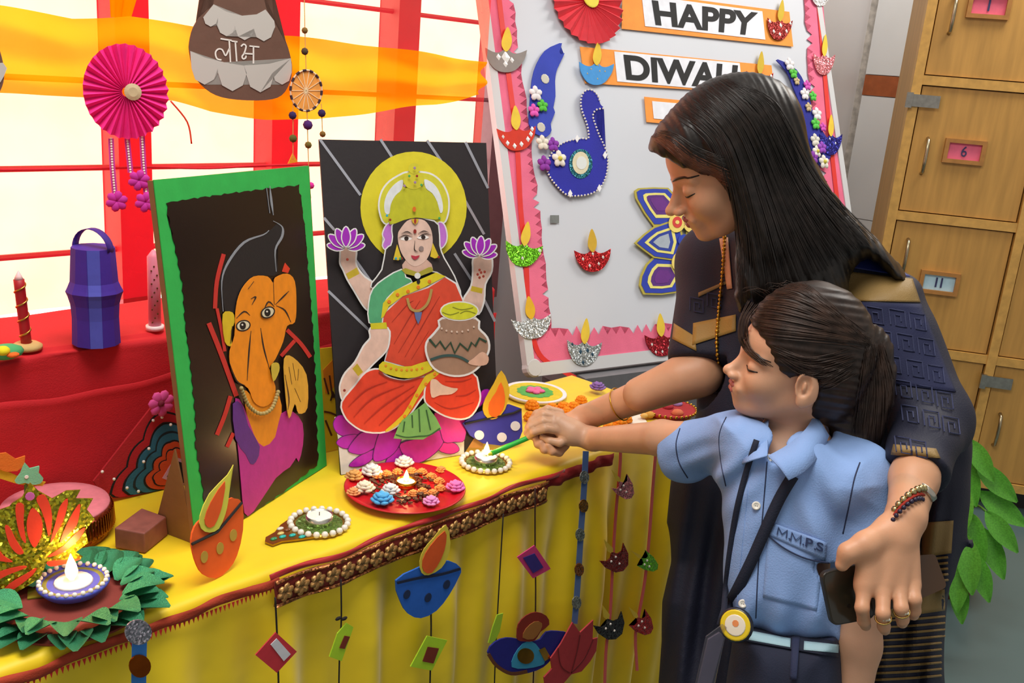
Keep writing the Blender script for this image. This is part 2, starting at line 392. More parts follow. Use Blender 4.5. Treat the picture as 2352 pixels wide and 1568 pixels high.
# ================= curtains before the window ===================================================
def net(u, v):
    x = -.9+(1.76+.9)*u
    z = SILL+.004+(1.15)*v
    return (x, 1.765+.006*math.sin(31*x)+.004*math.sin(9*x+3*v), z)
tag(sheet('red_net_curtain', net, 160, 20, M('ff2840', 'sheer', t=.60, tc='ffe9c6')), 'sheer red net stretched over the window panes', 'curtain')
def ykey(x, kt, k): return float(np.interp(x, kt, k))
YC = 1.735
lowx = [ony(px, py, YC) for px, py in S('-300,200 0,216 100,221 195,222 390,232 480,256 600,272 720,275 850,256 1000,240 1108,218')]
upx = [ony(px, py, YC) for px, py in S('-300,0 0,14 170,42 300,36 440,62 680,85 850,104 1000,125 1108,142')]
def yel(u, v):
    x = lowx[0][0]+(lowx[-1][0]-lowx[0][0])*u
    zl = ykey(x, [p[0] for p in lowx], [p[2] for p in lowx]); zu = ykey(x, [p[0] for p in upx], [p[2] for p in upx])
    z = zl+(zu-zl)*v
    return (x, YC+.012*math.sin(v*11+x*4)*(1-.4*v)+.005*math.sin(26*x+9*v), z+.002*math.sin(22*x))
tag(sheet('yellow_swag', yel, 130, 24, M('ffc412', 'sheer', t=.26, tc='ffe468')), 'yellow satin swag draped across the upper window', 'curtain')
def yel2(u, v):
    p = [ony(x, y, 1.75) for x, y in S('255,40 300,40 330,-60 250,-60')]
    a = p[0]+(p[1]-p[0])*u; b = p[3]+(p[2]-p[3])*u; q = a+(b-a)*v
    return (q[0], 1.752+.008*math.sin(u*12), q[2])
tag(sheet('yellow_tail', yel2, 8, 8, M('f5a000', 'sheer', t=.1, tc='ffe060')), 'narrow yellow cloth tail hanging down to the swag beside the pink rosette', 'curtain')
def ropeline(name, pts, r, mat, label, y=1.725):
    return tag(Mb().tube([ony(*p, y) for p in crom(S(pts), 5, False)], r, 6).obj(name, mat, None, True), label, 'ribbon')
ropeline('red_ribbon', '0,390 80,389 140,388 250,386 345,384 480,386 600,380 735,378', .0025, M('e0182c', 'cloth'), 'thin red ribbon tied level across the window')
ropeline('loose_thread', '392,232 430,280 440,330', .0016, M('e0402c', 'cloth'), 'short loose red thread hanging under the swag between pink rosette and brown pot')
# ================= table with yellow cloth ======================================================
TX0, TX1 = .12, 1.88
tab = E('display_table', 'narrow display table hidden under the yellow cloth', 'table')
Mb().box(((TX0+TX1)/2, (YF+YB)/2, TZ-.02), ((TX1-TX0)/2-.01, (YB-YF)/2-.012, .0165)).obj('table_top', M('6d4a33', 'wood'), tab)
for x in (TX0+.06, TX1-.06):
    for y in (YF+.05, YB-.05): Mb().box((x, y, (TZ-.037)/2), (.018, .018, (TZ-.037)/2)).obj('leg', M('6d4a33', 'wood'), tab)
def foldy(x, d):        # folds of the front skirt
    a = min(1, d/.18)
    return a*(.015*math.sin(33*x+1.2*math.sin(7*x))+.009*math.sin(71*x+2+1.5*d)+.006*math.sin(15*x+1))
def yc(u, v):
    x = TX0+(TX1-TX0)*u; W_ = YB-YF; L = v*(W_+TZ+.10)
    wr = .0016*math.sin(19*x+31*L)+.0012*math.sin(47*x-23*L)
    if L < .06: return (x, YB+.004, TZ+.002-.06+L)
    L -= .06
    if L < W_-.012: return (x, YB-L, TZ+.0025+wr*.25*min(1, L*20))
    t = (L-(W_-.012))/.02
    if t < 1:
        an = t*math.pi/2; return (x, YF+.012-.012*math.sin(an)-.002, TZ+.0025-.012+.012*math.cos(an)+wr*.5*(1-t))
    d = (L-(W_-.012)-.02)*.98
    return (x, YF-.003-.02*min(1, d/.3)+foldy(x, d), max(TZ-.012-d, .004))
tag(sheet('yellow_tablecloth', yc, 420, 110, M('efce00', 'satin', rough=.5), None, .0015), 'bright yellow satin tablecloth with pleated skirt hanging to the floor', 'tablecloth')
# ================= festival board ===============================================================
BP = Plane((1.764, 1.53, TZ+.004), -14, 22)
BW, BH = 1.36, 1.30
gb = E('grey_bench', 'plain grey bench behind the table carrying the lower edge of the festival board', 'bench')
def bb(mb, u0, u1, n0, n1, z0, z1):
    nh = A(math.sin(math.radians(-14)), -math.cos(math.radians(-14)), 0); c = A(*BP.P); c[2] = 0
    p = c+BP.u*(u0+u1)/2+nh*(n0+n1)/2+A(0, 0, (z0+z1)/2)
    return mb.box(p, ((u1-u0)/2, (n1-n0)/2, (z1-z0)/2), np.array([BP.u, nh, A(0, 0, 1)]).T)
grey = M('77767a', 'paper', rough=.5)
bb(Mb(), .16, 1.42, -.22, .035, .66, TZ-.006).obj('bench_top', grey, gb)
bb(Mb(), .19, 1.39, -.20, .02, .12, .66).obj('front_panel', grey, gb)
for u in (.2, 1.36):
    for n in (-.19, .0): bb(Mb(), u, u+.04, n-.01, n+.02, 0, .12).obj('leg', grey, gb)
board = E('festival_board', 'white display board with pink zigzag border leaning behind the table', 'board')
def bpl(u0, u1, w0, w1, n0, n1, name, mat):
    mb = Mb(); mb.box(BP.uv((u0+u1)/2, (w0+w1)/2, (n0+n1)/2), ((u1-u0)/2, (w1-w0)/2, (n1-n0)/2), BP.R); return mb.obj(name, mat, board)
bpl(.015, BW-.015, .015, BH-.015, -.016, -.004, 'panel', M('ced2da', 'tile', rough=.45))
alu = M('c9cacc', 'metal', rough=.45)
alu = M('cfd0d2', 'plastic', rough=.4)
for n_, a in (('bottom', (0.03, BW-.03, 0, .034)), ('top', (.03, BW-.03, BH-.034, BH)), ('l', (0, .024, .03, BH-.03)), ('r', (BW-.024, BW, .03, BH-.03))):
    bpl(*a, -.02, .004, 'frame_rail', alu)
for u in (.0, BW-.045):
    for w in (0, BH-.045):
        Mb().lathe(BP.uv(u+.0225, w+.0225, -.021), [(.0245, 0), (.0245, .022), (.021, .026)], 16, BP.R).obj('frame_corner', alu, board)
pink = M('ea6f8f', 'cloth', rough=.8)
def zig(path, step, amp, side):        # zigzag cut edge along a pixel path
    pts = along(path, step, sm=6); out = []
    for i, p in enumerate(pts):
        q = pts[min(i+1, len(pts)-1)]; r = pts[max(i-1, 0)]; t = nrm(A(q[0]-r[0], q[1]-r[1])); n = A(-t[1], t[0])*side
        a = amp*random.uniform(.8, 1.25) if i % 2 else 0.
        out.append((p[0]+n[0]*a, p[1]+n[1]*a))
    return out
left_in = zig('1160,-120 1168,0 1179,112 1196,250 1212,374 1226,480 1240,616 1256,790', 10, 14, -1)
flat('pink_border', left_in+S('1232,860 1212,845 1198,700 1177,500 1154,300 1131,100 1116,-20 1105,-120'), BP, .0005, .0015, pink, board)
bot_in = zig('1236,778 1300,772 1400,768 1500,764 1640,752 1960,716', 10, 18, -1)
flat('pink_border', bot_in+S('1980,766 1640,815 1480,832 1350,842 1222,858'), BP, .0015, .0015, pink, board)
right_in = zig('1850,-60 1858,0 1866,90 1874,224 1890,330 1902,430 1920,560 1946,720', 10, 12, 1)
flat('pink_border', right_in+S('1984,742 1958,560 1938,420 1916,224 1898,90 1884,-60'), BP, .0005, .0015, pink, board)
redr = M('e0261a', 'satin', rough=.45)
strokes('red_ribbon', ['1135,-110 1147,0 1158,90 1172,200 1188,330 1196,480 1208,590 1213,700 1226,780 1246,822 1290,850 1322,868'], 11, BP, .0035, redr, board, th=.001)
strokes('red_ribbon', ['1872,-60 1880,0 1892,140 1906,300 1920,430 1934,540'], 9, BP, .0035, redr, board, th=.001)
# ---------- paper diyas ----------
def diya(label, x, y, hw, hh, col, kind='glitter', rot=0., flame='e8c63a', pl=None, off=.0076, gems=None, gem='f4f4f0', group=None, cat='diya', fl=1., th=.0022):
    pl = pl or BP; c, s = math.cos(math.radians(rot)), math.sin(math.radians(rot))
    def T(p): return (x+c*p[0]*hw-s*p[1]*hh, y+s*p[0]*hw+c*p[1]*hh)
    e = E('paper_diya', label, cat, group)
    top = crom(S('-1,-.42 -.62,-.2 -.3,-.2 0,-.5'), 4, False)[:-1].tolist()+crom(S('0,-.5 .3,-.2 .62,-.2 1,-.42'), 4, False).tolist()
    arc = crom(S('1,-.42 .88,.2 .5,.82 0,1 -.5,.82 -.88,.2 -1,-.42'), 4, False)[1:-1].tolist()
    flat('bowl', [T(p) for p in top+arc], pl, off, th, M(col, kind), e)
    flat('flame', [T(p) for p in crom(S('0,-.25 -.22,-.6 -.2,-1.1 .02,-1.75 .24,-1.05 .2,-.55'), 4)], pl, off+.0015, .001, M(flame, 'paper'), e)
    if gems:
        mb = Mb()
        for g in S(gems):
            q = T(g); r = (g[2] if len(g) > 2 else .11)*hw*pl.scale(*q); pp = pl.px(q[0], q[1], off+.0002)
            mb.add([pp-pl.u*r*.8, pp-pl.w*r, pp+pl.u*r*.8, pp+pl.w*r, pp+pl.n*.0015], [(0, 1, 4), (1, 2, 4), (2, 3, 4), (3, 0, 4), (0, 3, 2, 1)])
        mb.obj('gems', M(gem, 'plastic', rough=.1, metal=.3), e)['kind'] = 'stuff'
    return e
G1 = 'paper diyas on the festival board'
g6 = '-.55,.15 0,-.15 .55,.1 -.2,.6 .3,.5'
diya('grey silver paper diya with large mirrors high on the window-side pink border', 1162, 128, 48, 38, '8d8580', 'paper', 3, gems='0,.1,.3 -.35,.1,.16 .3,.25,.14 0,.5,.16', group=G1)
diya('orange-red paper diya edged with square mirrors on the pink border on the window side', 1187, 308, 45, 38, 'cf2f14', 'paper', -4, gems='-.7,.1 -.5,.5,.14 -.15,.7,.15 .2,.62,.15 .55,.35,.15 .72,.05,.15 .8,-.25,.14', group=G1)
diya('lime green glitter paper diya on the pink border on the window side', 1203, 574, 43, 38, '6cc21c', 'glitter', 8, gems='0,-.3 .85,-.1,.13 0,.5', group=G1)
diya('white silver glitter paper diya low on the pink border on the window side', 1222, 742, 46, 36, 'c9cfd0', 'glitter', -8, flame='e6b51e', gems='.8,-.2 0,-.2', group=G1)
diya('silver mosaic paper diya with coloured stones on the lower pink border', 1342, 800, 40, 40, 'aeb6b8', 'glitter', 4, gems='0,-.3,.14 .2,.1,.16 -.2,.2,.16 -.7,-.2,.12 .5,.3,.14 0,.8,.14', gem='3a5a70', group=G1)
diya('dark red glitter paper diya on the lower pink border by the sleeve', 1520, 782, 38, 36, '9c1526', 'glitter', -4, gems='-.6,.2 -.4,.7 0,.7 .4,.5 .5,.05', group=G1)
diya('plain red glitter paper diya pinned on the white centre of the board', 1362, 588, 42, 36, 'b5161d', 'glitter', -3, flame='d0a82c', gems=g6, group=G1)
diya('bright blue paper diya at the start of the DIWALI line', 1370, 159, 40, 36, '2d8fd6', 'crayon', 3, gems='-.3,.0,.06 .2,.1,.06 .1,-.25,.06 .5,.1,.06 -.5,.3,.06 .1,.6,.06', gem='f0d080', off=.008, group=G1)
diya('dark red paper diya at the end of the HAPPY line', 1791, 58, 29, 34, '8e1c1a', 'glitter', 6, flame='d0b02c', gems='-.8,-.2,.16 .85,-.2,.14 -.4,.45,.16 .1,.6,.16 .6,.35,.16 .1,0,.18', off=.008, group=G1)
diya('dark red paper diya at the end of the DIWALI line', 1745, 180, 31, 36, '8e1c1a', 'glitter', 4, flame='d0b02c', gems='-.8,-.2,.16 .85,-.2,.14 -.3,.3,.16 .2,.2,.16 .5,.35,.16', off=.008, group=G1)
diya('dusty pink glitter paper diya on the pink border on the locker side', 1893, 138, 25, 34, 'd77f88', 'glitter', 3, gems='0,.2 .4,.1', group=G1)
diya('navy glitter paper diya on the pink border on the locker side', 1909, 322, 26, 34, '20258c', 'glitter', 0, gems='-.1,-.1 .4,.2', off=.0116, group=G1)
diya('white glitter paper diya at the top of the pink border on the locker side', 1885, -14, 24, 28, 'd8d8da', 'glitter', 3, group=G1)
# ---------- greeting strips ----------
OR = M('f79a3c', 'paper'); WH = M('eceef6', 'paper'); BK = M('161618', 'paper')
e = E('greeting_strip', 'orange paper strip with white card reading HAPPY', 'sign', 'greeting strips')
flat('strip', '1430,-22 1813,27 1822,107 1428,66', BP, .002, .0012, OR, e); flat('card', '1474,-12 1751,26 1758,91 1482,60', BP, .0035, .001, WH, e)
text_on('lettering', 'HAPPY', '1497,0 1741,29 1732,82 1506,57', BP, .0042, BK, e, .035)
e = E('greeting_strip', 'orange paper strip with white card reading DIWALI', 'sign', 'greeting strips')
flat('strip', '1332,107 1772,150 1780,217 1344,191', BP, .002, .0012, OR, e); flat('card', '1411,118 1699,145 1706,212 1418,187', BP, .0035, .001, WH, e)
text_on('lettering', 'DIWALI', '1432,125 1695,150 1689,207 1439,183', BP, .0042, BK, e, .035)
e = E('greeting_strip', 'third orange strip under the DIWALI line, half hidden by dark hair', 'sign', 'greeting strips')
flat('strip', '1480,222 1720,245 1726,302 1485,280', BP, .002, .0012, OR, e); flat('card', '1498,232 1700,250 1704,292 1502,272', BP, .0035, .001, WH, e)
# ---------- rosettes ----------
def rosette(e, c, R, r, folds, mat, dep, asp=1., inner=.1):
    v = []; f = []; n = folds*2
    for k in range(n):
        a = 2*math.pi*k/n; h = dep*(1 if k % 2 else -1)*.5
        for q, hh in ((inner*r, h*.35+dep*.1), (r*(1+.025*(k % 2)), h)):
            v.append(c+R@A(asp*q*math.cos(a), q*math.sin(a), hh))
    for k in range(n): j = (k+1) % n; f.append((2*k, 2*k+1, 2*j+1, 2*j))
    o = mesh('pleated_paper', v, f, mat, e); s = o.modifiers.new('t', 'SOLIDIFY'); s.thickness = .0006; return o
e = E('paper_rosette', 'red pleated paper rosette with a yellow centre at the top of the board', 'rosette')
cR = BP.px(1350, 4, .012); rosette(e, cR, BP.R, BP.scale(1350, 4)*91, 26, M('e03c48'), .014)
Mb().lathe(BP.px(1357, -4, .018), [(.027, 0), (.027, .002), (.024, .003)], 20, BP.R).obj('centre', M('ecd94a'), e)
# ---------- peacocks ----------
def flower(mb, c, R, r, petals=5, cup=.5):
    for k in range(petals):
        a = 2*math.pi*k/petals+.3; d = A(math.cos(a), math.sin(a), 0)
        Rr = R@np.array([d, np.cross(A(0, 0, 1), d), A(0, 0, 1)]).T
        mb.ball(c+R@(d*r*.55)+R@A(0, 0, r*.12*cup), r*.55, 8, Rr, (1, .8, .38))
    return mb
def blossoms(e, lst, pl, off=.010):
    for x, y, r, col, cen in lst:
        c = pl.px(x, y, off); rr = r*pl.scale(x, y); o = flower(Mb(), c, pl.R, rr).obj('blossom', M(col, 'paper'), e, True)
        if cen: Mb().ball(c+pl.n*rr*.25, rr*.3, 8).obj('blossom_centre', M(cen), o, True)
NV = M('2226a0', 'cloth', rough=.8); peo = '1387,248 1379,239 1375,224 1366,211 1355,206 1344,209 1336,221 1334,239 1338,258 1346,279 1351,299 1351,318 1334,318 1304,324 1286,333 1267,352 1256,374 1260,400 1278,426 1301,447 1323,450 1357,445 1379,430 1392,404 1396,374 1394,352 1385,329 1376,310 1368,288 1362,269 1364,258 1372,251'
pc = E('paper_peacock', 'royal blue felt peacock with pearl outline, whole bird with neck and tail', 'peacock', 'blue peacocks on the festival board')
flat('tail_feather', '1291,99 1275,103 1252,116 1233,146 1222,183 1217,243 1215,284 1230,307 1256,314 1267,299 1265,284 1275,258 1271,247 1276,221 1275,187 1278,165 1284,150 1297,122 1290,125 1285,118', BP, .004, .003, M('3546b4', 'cloth'), pc, 2)
flat('body', peo, BP, .007, .004, NV, pc, 3)
beads('pearl_edge', [p for i, p in enumerate(along(peo, 7.5, True)) if not (i < 3)], 2.6, BP, .0078, M('e9e6df', 'plastic'), pc, 6)['kind'] = 'stuff'
dots('sequin', '1252,181 1243,292', 11, BP, .0055, M('c9c4b4', 'plastic'), pc)
flat('eye_patch', oval(1334, 376, 27, 34), BP, .0085, .001, M('1f6a78', 'glitter'), pc); flat('eye_ring', oval(1334, 374, 19, 26), BP, .0095, .001, M('d9cfae', 'crayon'), pc); flat('mirror', oval(1336, 374, 12, 15), BP, .0105, .001, M('dfe3e0', 'plastic', rough=.1), pc)
for x, y in ((1310, 444), (1390, 356), (1377, 432), (1326, 318)): flat('crystal', diamond(x, y, 5, 9), BP, .0105, .002, M('f2f2f4', 'plastic', rough=.1), pc)
blossoms(pc, [(1230, 215, 17, 'efe9ea', None), (1246, 243, 14, '56c23a', None), (1226, 254, 15, 'df59b4', None), (1246, 328, 17, 'ece4d2', None), (1270, 332, 16, '8a32a8', None), (1284, 365, 19, 'ece6da', 'd9cf50'), (1250, 376, 18, '8c2fa0', None)], BP)
pc2 = E('paper_peacock', 'blue peacock tail strewn with flowers at the border on the locker side', 'peacock', 'blue peacocks on the festival board')
flat('tail_feather', '1783,138 1797,140 1830,160 1850,195 1862,235 1875,280 1902,320 1908,360 1884,380 1860,330 1850,285 1840,245 1822,200 1808,165', BP, .0088, .003, M('262c92', 'cloth'), pc2, 2)
blossoms(pc2, [(1813, 148, 14, 'ece8ea', None), (1822, 168, 12, '5ac244', None), (1830, 186, 9, 'cbb58a', None), (1854, 196, 11, 'd351b6', None), (1848, 216, 13, 'efeaec', None), (1867, 221, 11, '58c84a', None), (1857, 246, 10, 'cbb58a', None), (1876, 262, 14, 'efeaec', None), (1873, 284, 13, '58c84a', None), (1890, 292, 10, 'd351b6', None), (1872, 322, 14, 'dcd8cc', None), (1876, 348, 13, 'ece6da', 'd9cf50'), (1868, 362, 14, '8a3aa8', None), (1892, 372, 15, 'ece6da', 'd9cf50')], BP, .012); blossoms(pc2, [(1888, 339, 13, '9a48c0', None)], BP, .0165)
# ---------- layered lotus flower ----------
lo = E('paper_lotus', 'layered blue, yellow and purple paper lotus flower pinned on the board', 'paper flower')
CXL = 1572
pet = ['1502,520 1480,490 1460,455 1457,438 1466,432 1500,430 1535,431 1572,470 1560,520', '1457,558 1478,538 1502,520 1560,500 1572,556 1560,600 1502,592 1480,576', '1502,588 1484,606 1471,634 1468,655 1478,676 1520,677 1556,672 1580,630 1560,590']
def shr(p, k, cx, cy): return [(cx+(x-cx)*k, cy+(y-cy)*k) for x, y in p]
for i, ps in enumerate(pet):
    for mir in (0, 1):
        p = S(ps)
        if mir: p = [(2*CXL-x, y) for x, y in p][::-1]
        cx = sum(q[0] for q in p)/len(p); cy = sum(q[1] for q in p)/len(p); cx += (CXL-cx)*.15
        z = .006+(i == 1)*.003
        o = flat('petal', p, BP, z, .003, M('b9ac4a'), lo)
        for k, col in ((.9, '2a3fb0'), (.64, 'ece27e'), (.5, '5b2a80' if i != 1 else '2b3f9c'), (.34, '6a2b86' if i != 1 else 'a9b4c0')):
            flat('petal_layer', shr(p, k, cx, cy), BP, z+.0008*(1+(1-k)*4), .0006, M(col, 'paper'), o)
for i, (x, y) in enumerate(S('1556,510 1563,600 1590,510 1588,600')):
    o = flat('scroll', oval(x, y, 19, 24, .3), BP, .0135, .002, M('f0d873'), lo); flat('scroll_curl', oval(x, y, 11, 13), BP, .0145, .001, M('d8403c'), o); flat('scroll_eye', oval(x, y, 4.5), BP, .0153, .001, M('f0d873'), o)
flat('centre', oval(1572, 552, 14), BP, .0148, .002, M('2a48b8'), lo)
tag(flat('silver_sticker', '1264,494 1284,494 1284,512 1264,512', BP, .001, .001, M('a8aaa6', 'metal')), 'tiny silver square stuck below the peacock', 'sticker')
# ================= Lakshmi poster ===============================================================
KP = Plane((1.023, 1.327, TZ+.004), -14, 13); KP.zmin = TZ+.0050
def Z4(s): return [(720+x/3.409, 300+y/3.409) for x, y in S(s)]
def Z5(s): return [(720+x/4.127, 740+y/4.127) for x, y in S(s)]
def Z3(s): return [(320+x/2.239, 360+y/2.239) for x, y in S(s)]
def Z7(s): return [(380+x/2.761, 1000+y/2.761) for x, y in S(s)]
def grow(p, d):
    P = np.array(p); T = np.roll(P, -1, 0)-np.roll(P, 1, 0); T /= np.linalg.norm(T, axis=1)[:, None]+1e-9
    ar = sum(P[i-1][0]*P[i][1]-P[i][0]*P[i-1][1] for i in range(len(P)))
    Nn = np.stack([T[:, 1], -T[:, 0]], 1)*(1 if ar > 0 else -1); return (P+Nn*d).tolist()
lk = E('goddess_poster', 'black poster with a painted goddess in a red saree seated on a purple lotus', 'poster')
flat('panel', '733,320 1117,328 1140,880 1141,925 1066,1047 783,1095', KP, 0, .004, M('221b1e', 'paper', rough=.6), lk)
slab('back_strut', [KP.uv(.17, .5, -.006), KP.uv(.17, .004, -.006), A(*(KP.P+KP.u*.17+A(.242, .970, 0)*.13))+A(0, 0, .0006)], KP.u, .004, M('7a5638'), lk)
LV = [.0006]
def lay(name, pts, col, white=0, sm=0, kind='crayon', step=.00035):
    LV[0] += step
    if sm: pts = crom(pts, sm).tolist()
    if white: flat('paper_backing', grow(pts, white), KP, LV[0], .0005, M('dcdad8'), lk); LV[0] += .0004
    return flat(name, pts, KP, LV[0], .0006, M(col, kind), lk)
for a in ['735,320 828,448', '874,320 900,360', '981,322 1016,374', '1069,326 1121,432', '744,500 768,528', '1068,460 1112,538', '1044,582 1088,650', '816,596 856,652', '754,668 858,768', '1110,684 1137,738']:
    strokes('silver_line', [a], 6, KP, .0007, M('b9bac4', 'plastic', rough=.25, metal=.5), lk, sm=0)
lay('halo', oval(950, 477, 122, 129, 0, 40), 'd3c524', 0, 0, 'paper')
lay('white_base', S('768,958 776,1004 784,1096 870,1083 960,1068 1066,1046 1066,1000 950,950 840,940'), 'd9d6d4')
for nm, p in (('lotus_petal', '190,960 230,890 300,890 380,970 480,1040 420,1070 300,1080 220,1040'), ('lotus_petal', '220,1140 290,1080 420,1070 350,1180 280,1190'), ('lotus_petal', '340,1360 420,1280 570,1210 550,1300 450,1360'), ('lotus_petal', '330,1210 400,1100 480,1040 630,1030 600,1160 480,1240 400,1245'), ('lotus_petal', '690,1350 720,1270 830,1180 880,1290 820,1350'), ('lotus_petal', '570,1300 590,1160 650,1020 780,1000 830,1110 760,1240 640,1310'), ('lotus_petal', '1420,925 1560,740 1600,650 1665,640 1640,720 1570,800')):
    q = Z5(p); lay('petal_outline', grow(q, 1.6), '5a1664', 0, 3); lay(nm, q, 'b414b4' if nm else '', 0, 3)
for p, c in (('1190,1210 1240,1140 1340,1150 1380,1210 1300,1245', 'd8208f'), ('840,1230 830,1150 1000,1100 1150,1040 1220,1030 1230,1130 1150,1240 1000,1330 900,1290', 'c41aa2'), ('1150,860 1420,900 1430,1110 1340,1130 1240,1130 1200,1010', 'd81f9c')):
    q = Z5(p); lay('petal_outline', grow(q, 1.6), '5a1664', 0, 3); lay('lotus_petal', q, c, 0, 3)
hair4 = '620,740 700,695 800,680 900,700 975,740 985,900 1020,1000 1100,1140 1165,1330 1030,1140 900,1090 690,1090 560,1160 470,1230 460,1195 540,1090 570,930 610,900 625,830'
SKN = 'd8b6a6'
lay('raised_arm', Z4('215,990 220,920 250,850 290,850 330,930 325,1030 350,1090 400,1150 480,1220 470,1400 430,1400 390,1360 330,1260 270,1160 240,1090 215,1040'), SKN, 4, 3)
lay('raised_arm', Z4('1255,1010 1300,980 1385,985 1390,1100 1340,1200 1330,1330 1290,1430 1230,1400 1175,1335 1240,1220 1255,1100'), SKN, 4, 3)
lay('crown_arch', Z4('560,720 525,640 520,560 545,470 600,400 690,345 740,330 850,330 930,350 1000,410 1045,500 1055,580 1045,660 1010,720 900,700 800,690 650,720'), 'c9c331', 4, 3)
lay('crown_gap', Z4('560,640 556,560 585,480 640,415 700,385 690,460 640,510 605,580 595,650'), 'd8dadc', 0, 3); lay('crown_gap', Z4('870,380 940,415 985,480 1010,560 1012,630 990,640 970,560 930,490 880,450'), 'd8dadc', 0, 3)
lay('ear_flower', Z4('575,740 620,735 628,890 580,935 545,900 560,850 545,810'), 'b86cc6', 3, 3); lay('ear_flower', Z4('975,735 1015,730 1040,800 1035,870 1000,915 970,890'), 'b86cc6', 3, 3)
lay('painted_hair', Z4(hair4), '2b2222', 3, 2)
lay('crown', Z4('597,735 598,640 620,560 650,510 690,465 745,445 840,440 890,465 930,500 960,540 980,600 995,690 900,690 800,680 700,702'), 'b7b51e', 0, 2)
lay('crown_knob', oval(*Z4('785,388')[0], 24, 21), 'c9c02a'); lay('crown_knob', oval(*Z4('788,296')[0], 13.5, 12.5), 'c9c02a')
lay('painted_neck', Z4('725,1010 890,1010 935,1080 900,1110 820,1125 700,1095'), 'cfa898', 0, 2)
lay('painted_face', Z4('680,770 735,705 800,690 870,703 915,760 932,830 930,900 900,985 860,1035 800,1062 745,1038 690,960 665,880 662,810'), SKN, 0, 3)
for cx, cy in Z4('728,845 860,835'):
    lay('painted_eye', [(cx-14, cy+1), (cx-6, cy-5), (cx+4, cy-5), (cx+13, cy), (cx+4, cy+4), (cx-6, cy+4)], 'efe8e4', 0, 3); lay('iris', oval(cx, cy-.5, 5), '2c1a14')
strokes('face_line', [Z4('665,835 700,810 740,815 775,830'), Z4('820,825 870,800 925,815')] and [Z4('668,838 720,818 775,832'), Z4('825,828 870,808 925,812'), Z4('690,805 735,790 775,812'), Z4('820,805 865,785 905,798'), Z4('795,860 790,920 800,940 820,945')], 2.2, KP, LV[0]+.0006, M('33221e'), lk, taper=True)
lay('lips', Z4('765,975 800,982 832,975 815,1000 795,1010 778,1000'), 'b02c40', 0, 2); lay('nose_ring', oval(*Z4('845,922')[0], 5.5), '8d7a76'); lay('bindi', oval(*Z4('795,788')[0], 3.4, 5), '8c1f16')
lay('tikka', Z4('765,690 825,690 815,720 797,735 778,720'), 'c9a92a'); lay('tikka_stone', oval(*Z4('797,708')[0], 2.6, 6), 'a02a1c'); lay('crown_jewel', oval(*Z4('790,615')[0], 4, 6), 'd56a16')
for p in ('655,890 690,1000 665,1015 625,1010', '935,880 985,990 950,1000 915,985'): lay('earring', Z4(p), 'd6b92a')
dots('gem', [(x, y) for x, y in Z4('645,1000 575,665')], 3, KP, LV[0]+.001, M('2f9fb8'), lk); dots('gem', Z4('600,698 810,355 690,1000 980,990'), 3, KP, LV[0]+.001, M('8c2416'), lk); dots('gem', Z4('750,355 845,425 985,685 680,1000'), 3, KP, LV[0]+.001, M('3f9c54'), lk); dots('gem', Z4('792,292 795,405 712,432'), 3.2, KP, LV[0]+.001, M('9a7a9a'), lk)
lay('bodice', S('878,725 925,681 984,661 1022,637 1046,652 1062,690 1030,715 1016,738 1006,755 984,784 983,808 990,832 938,843 885,828 893,801 891,767 880,740'), 'd2462a', 4)
strokes('saree_fold', ['900,740 935,700 950,690', '905,790 940,730 965,690', '915,810 960,735 990,680', '930,820 975,740 1010,680', '945,825 985,760'], 2, KP, LV[0]+.0006, M('9c2a18'), lk, taper=True)
lay('shawl', Z4('440,1500 438,1350 470,1240 560,1160 690,1090 720,1150 770,1180 620,1260 545,1360 535,1500'), '4fa070', 3, 2); lay('shawl_border', Z4('530,1470 545,1350 640,1250 800,1180 960,1110 1035,1140 870,1225 700,1295 590,1375 552,1455'), 'd2c21e')
dots('border_dot', Z4('592,1338 658,1284 740,1258 820,1225 908,1180'), 4.5, KP, LV[0]+.001, M('dd7a14'), lk)
lay('collar', Z4('690,1090 720,1075 820,1110 900,1070 925,1065 940,1100 820,1145 720,1120'), 'a39a2e'); lay('brooch', oval(*Z4('815,1135')[0], 7), 'd8d8d4'); lay('brooch_drop', oval(*Z4('822,1180')[0], 4, 6), '1a1414')
strokes('painted_chain', [Z4('735,1310 760,1390 820,1410 880,1370 910,1310 925,1240')], 6, KP, LV[0]+.0006, M('a98a4a'), lk); lay('pendant', Z4('790,1420 850,1420 840,1470 820,1515 800,1470'), '5c6c9c')
lay('lower_arm', Z5('545,60 700,60 712,170 680,270 560,390 470,490 425,560 395,640 355,680 340,745 285,740 257,640 270,560 310,480 400,380 480,230 545,150'), SKN, 4, 3)
lay('armband', Z5('540,10 690,0 700,60 545,65'), 'c9be1c')
lay('lap', Z5('275,760 400,600 500,480 620,450 700,520 860,560 1060,520 1100,600 1000,740 880,900 700,1025 500,1030 370,960 300,880'), 'd63c1e', 4, 3); lay('lap', Z5('1100,520 1250,480 1510,490 1560,620 1570,740 1500,870 1400,910 1250,880 1120,800 1060,720'), 'd83a1a', 4, 3)
strokes('saree_fold', [Z5('330,800 500,640 700,560'), Z5('380,900 560,720 860,590'), Z5('480,960 680,780 960,600'), Z5('620,980 800,800 980,640'), Z5('1150,760 1300,820 1520,760'), Z5('1350,700 1450,690 1540,640'), Z5('1250,560 1400,560 1500,530')], 2.6, KP, LV[0]+.0006, M('a62412'), lk, taper=True)
lay('lap_border', Z5('1110,450 1210,470 1100,560 1000,700 880,900 720,1025 685,1020 850,870 960,680 1040,540'), 'd0b61c', 0, 2); dots('border_dot', Z5('1150,490 1065,585 980,690 915,800 865,890'), 4, KP, LV[0]+.001, M('dc7a14'), lk)
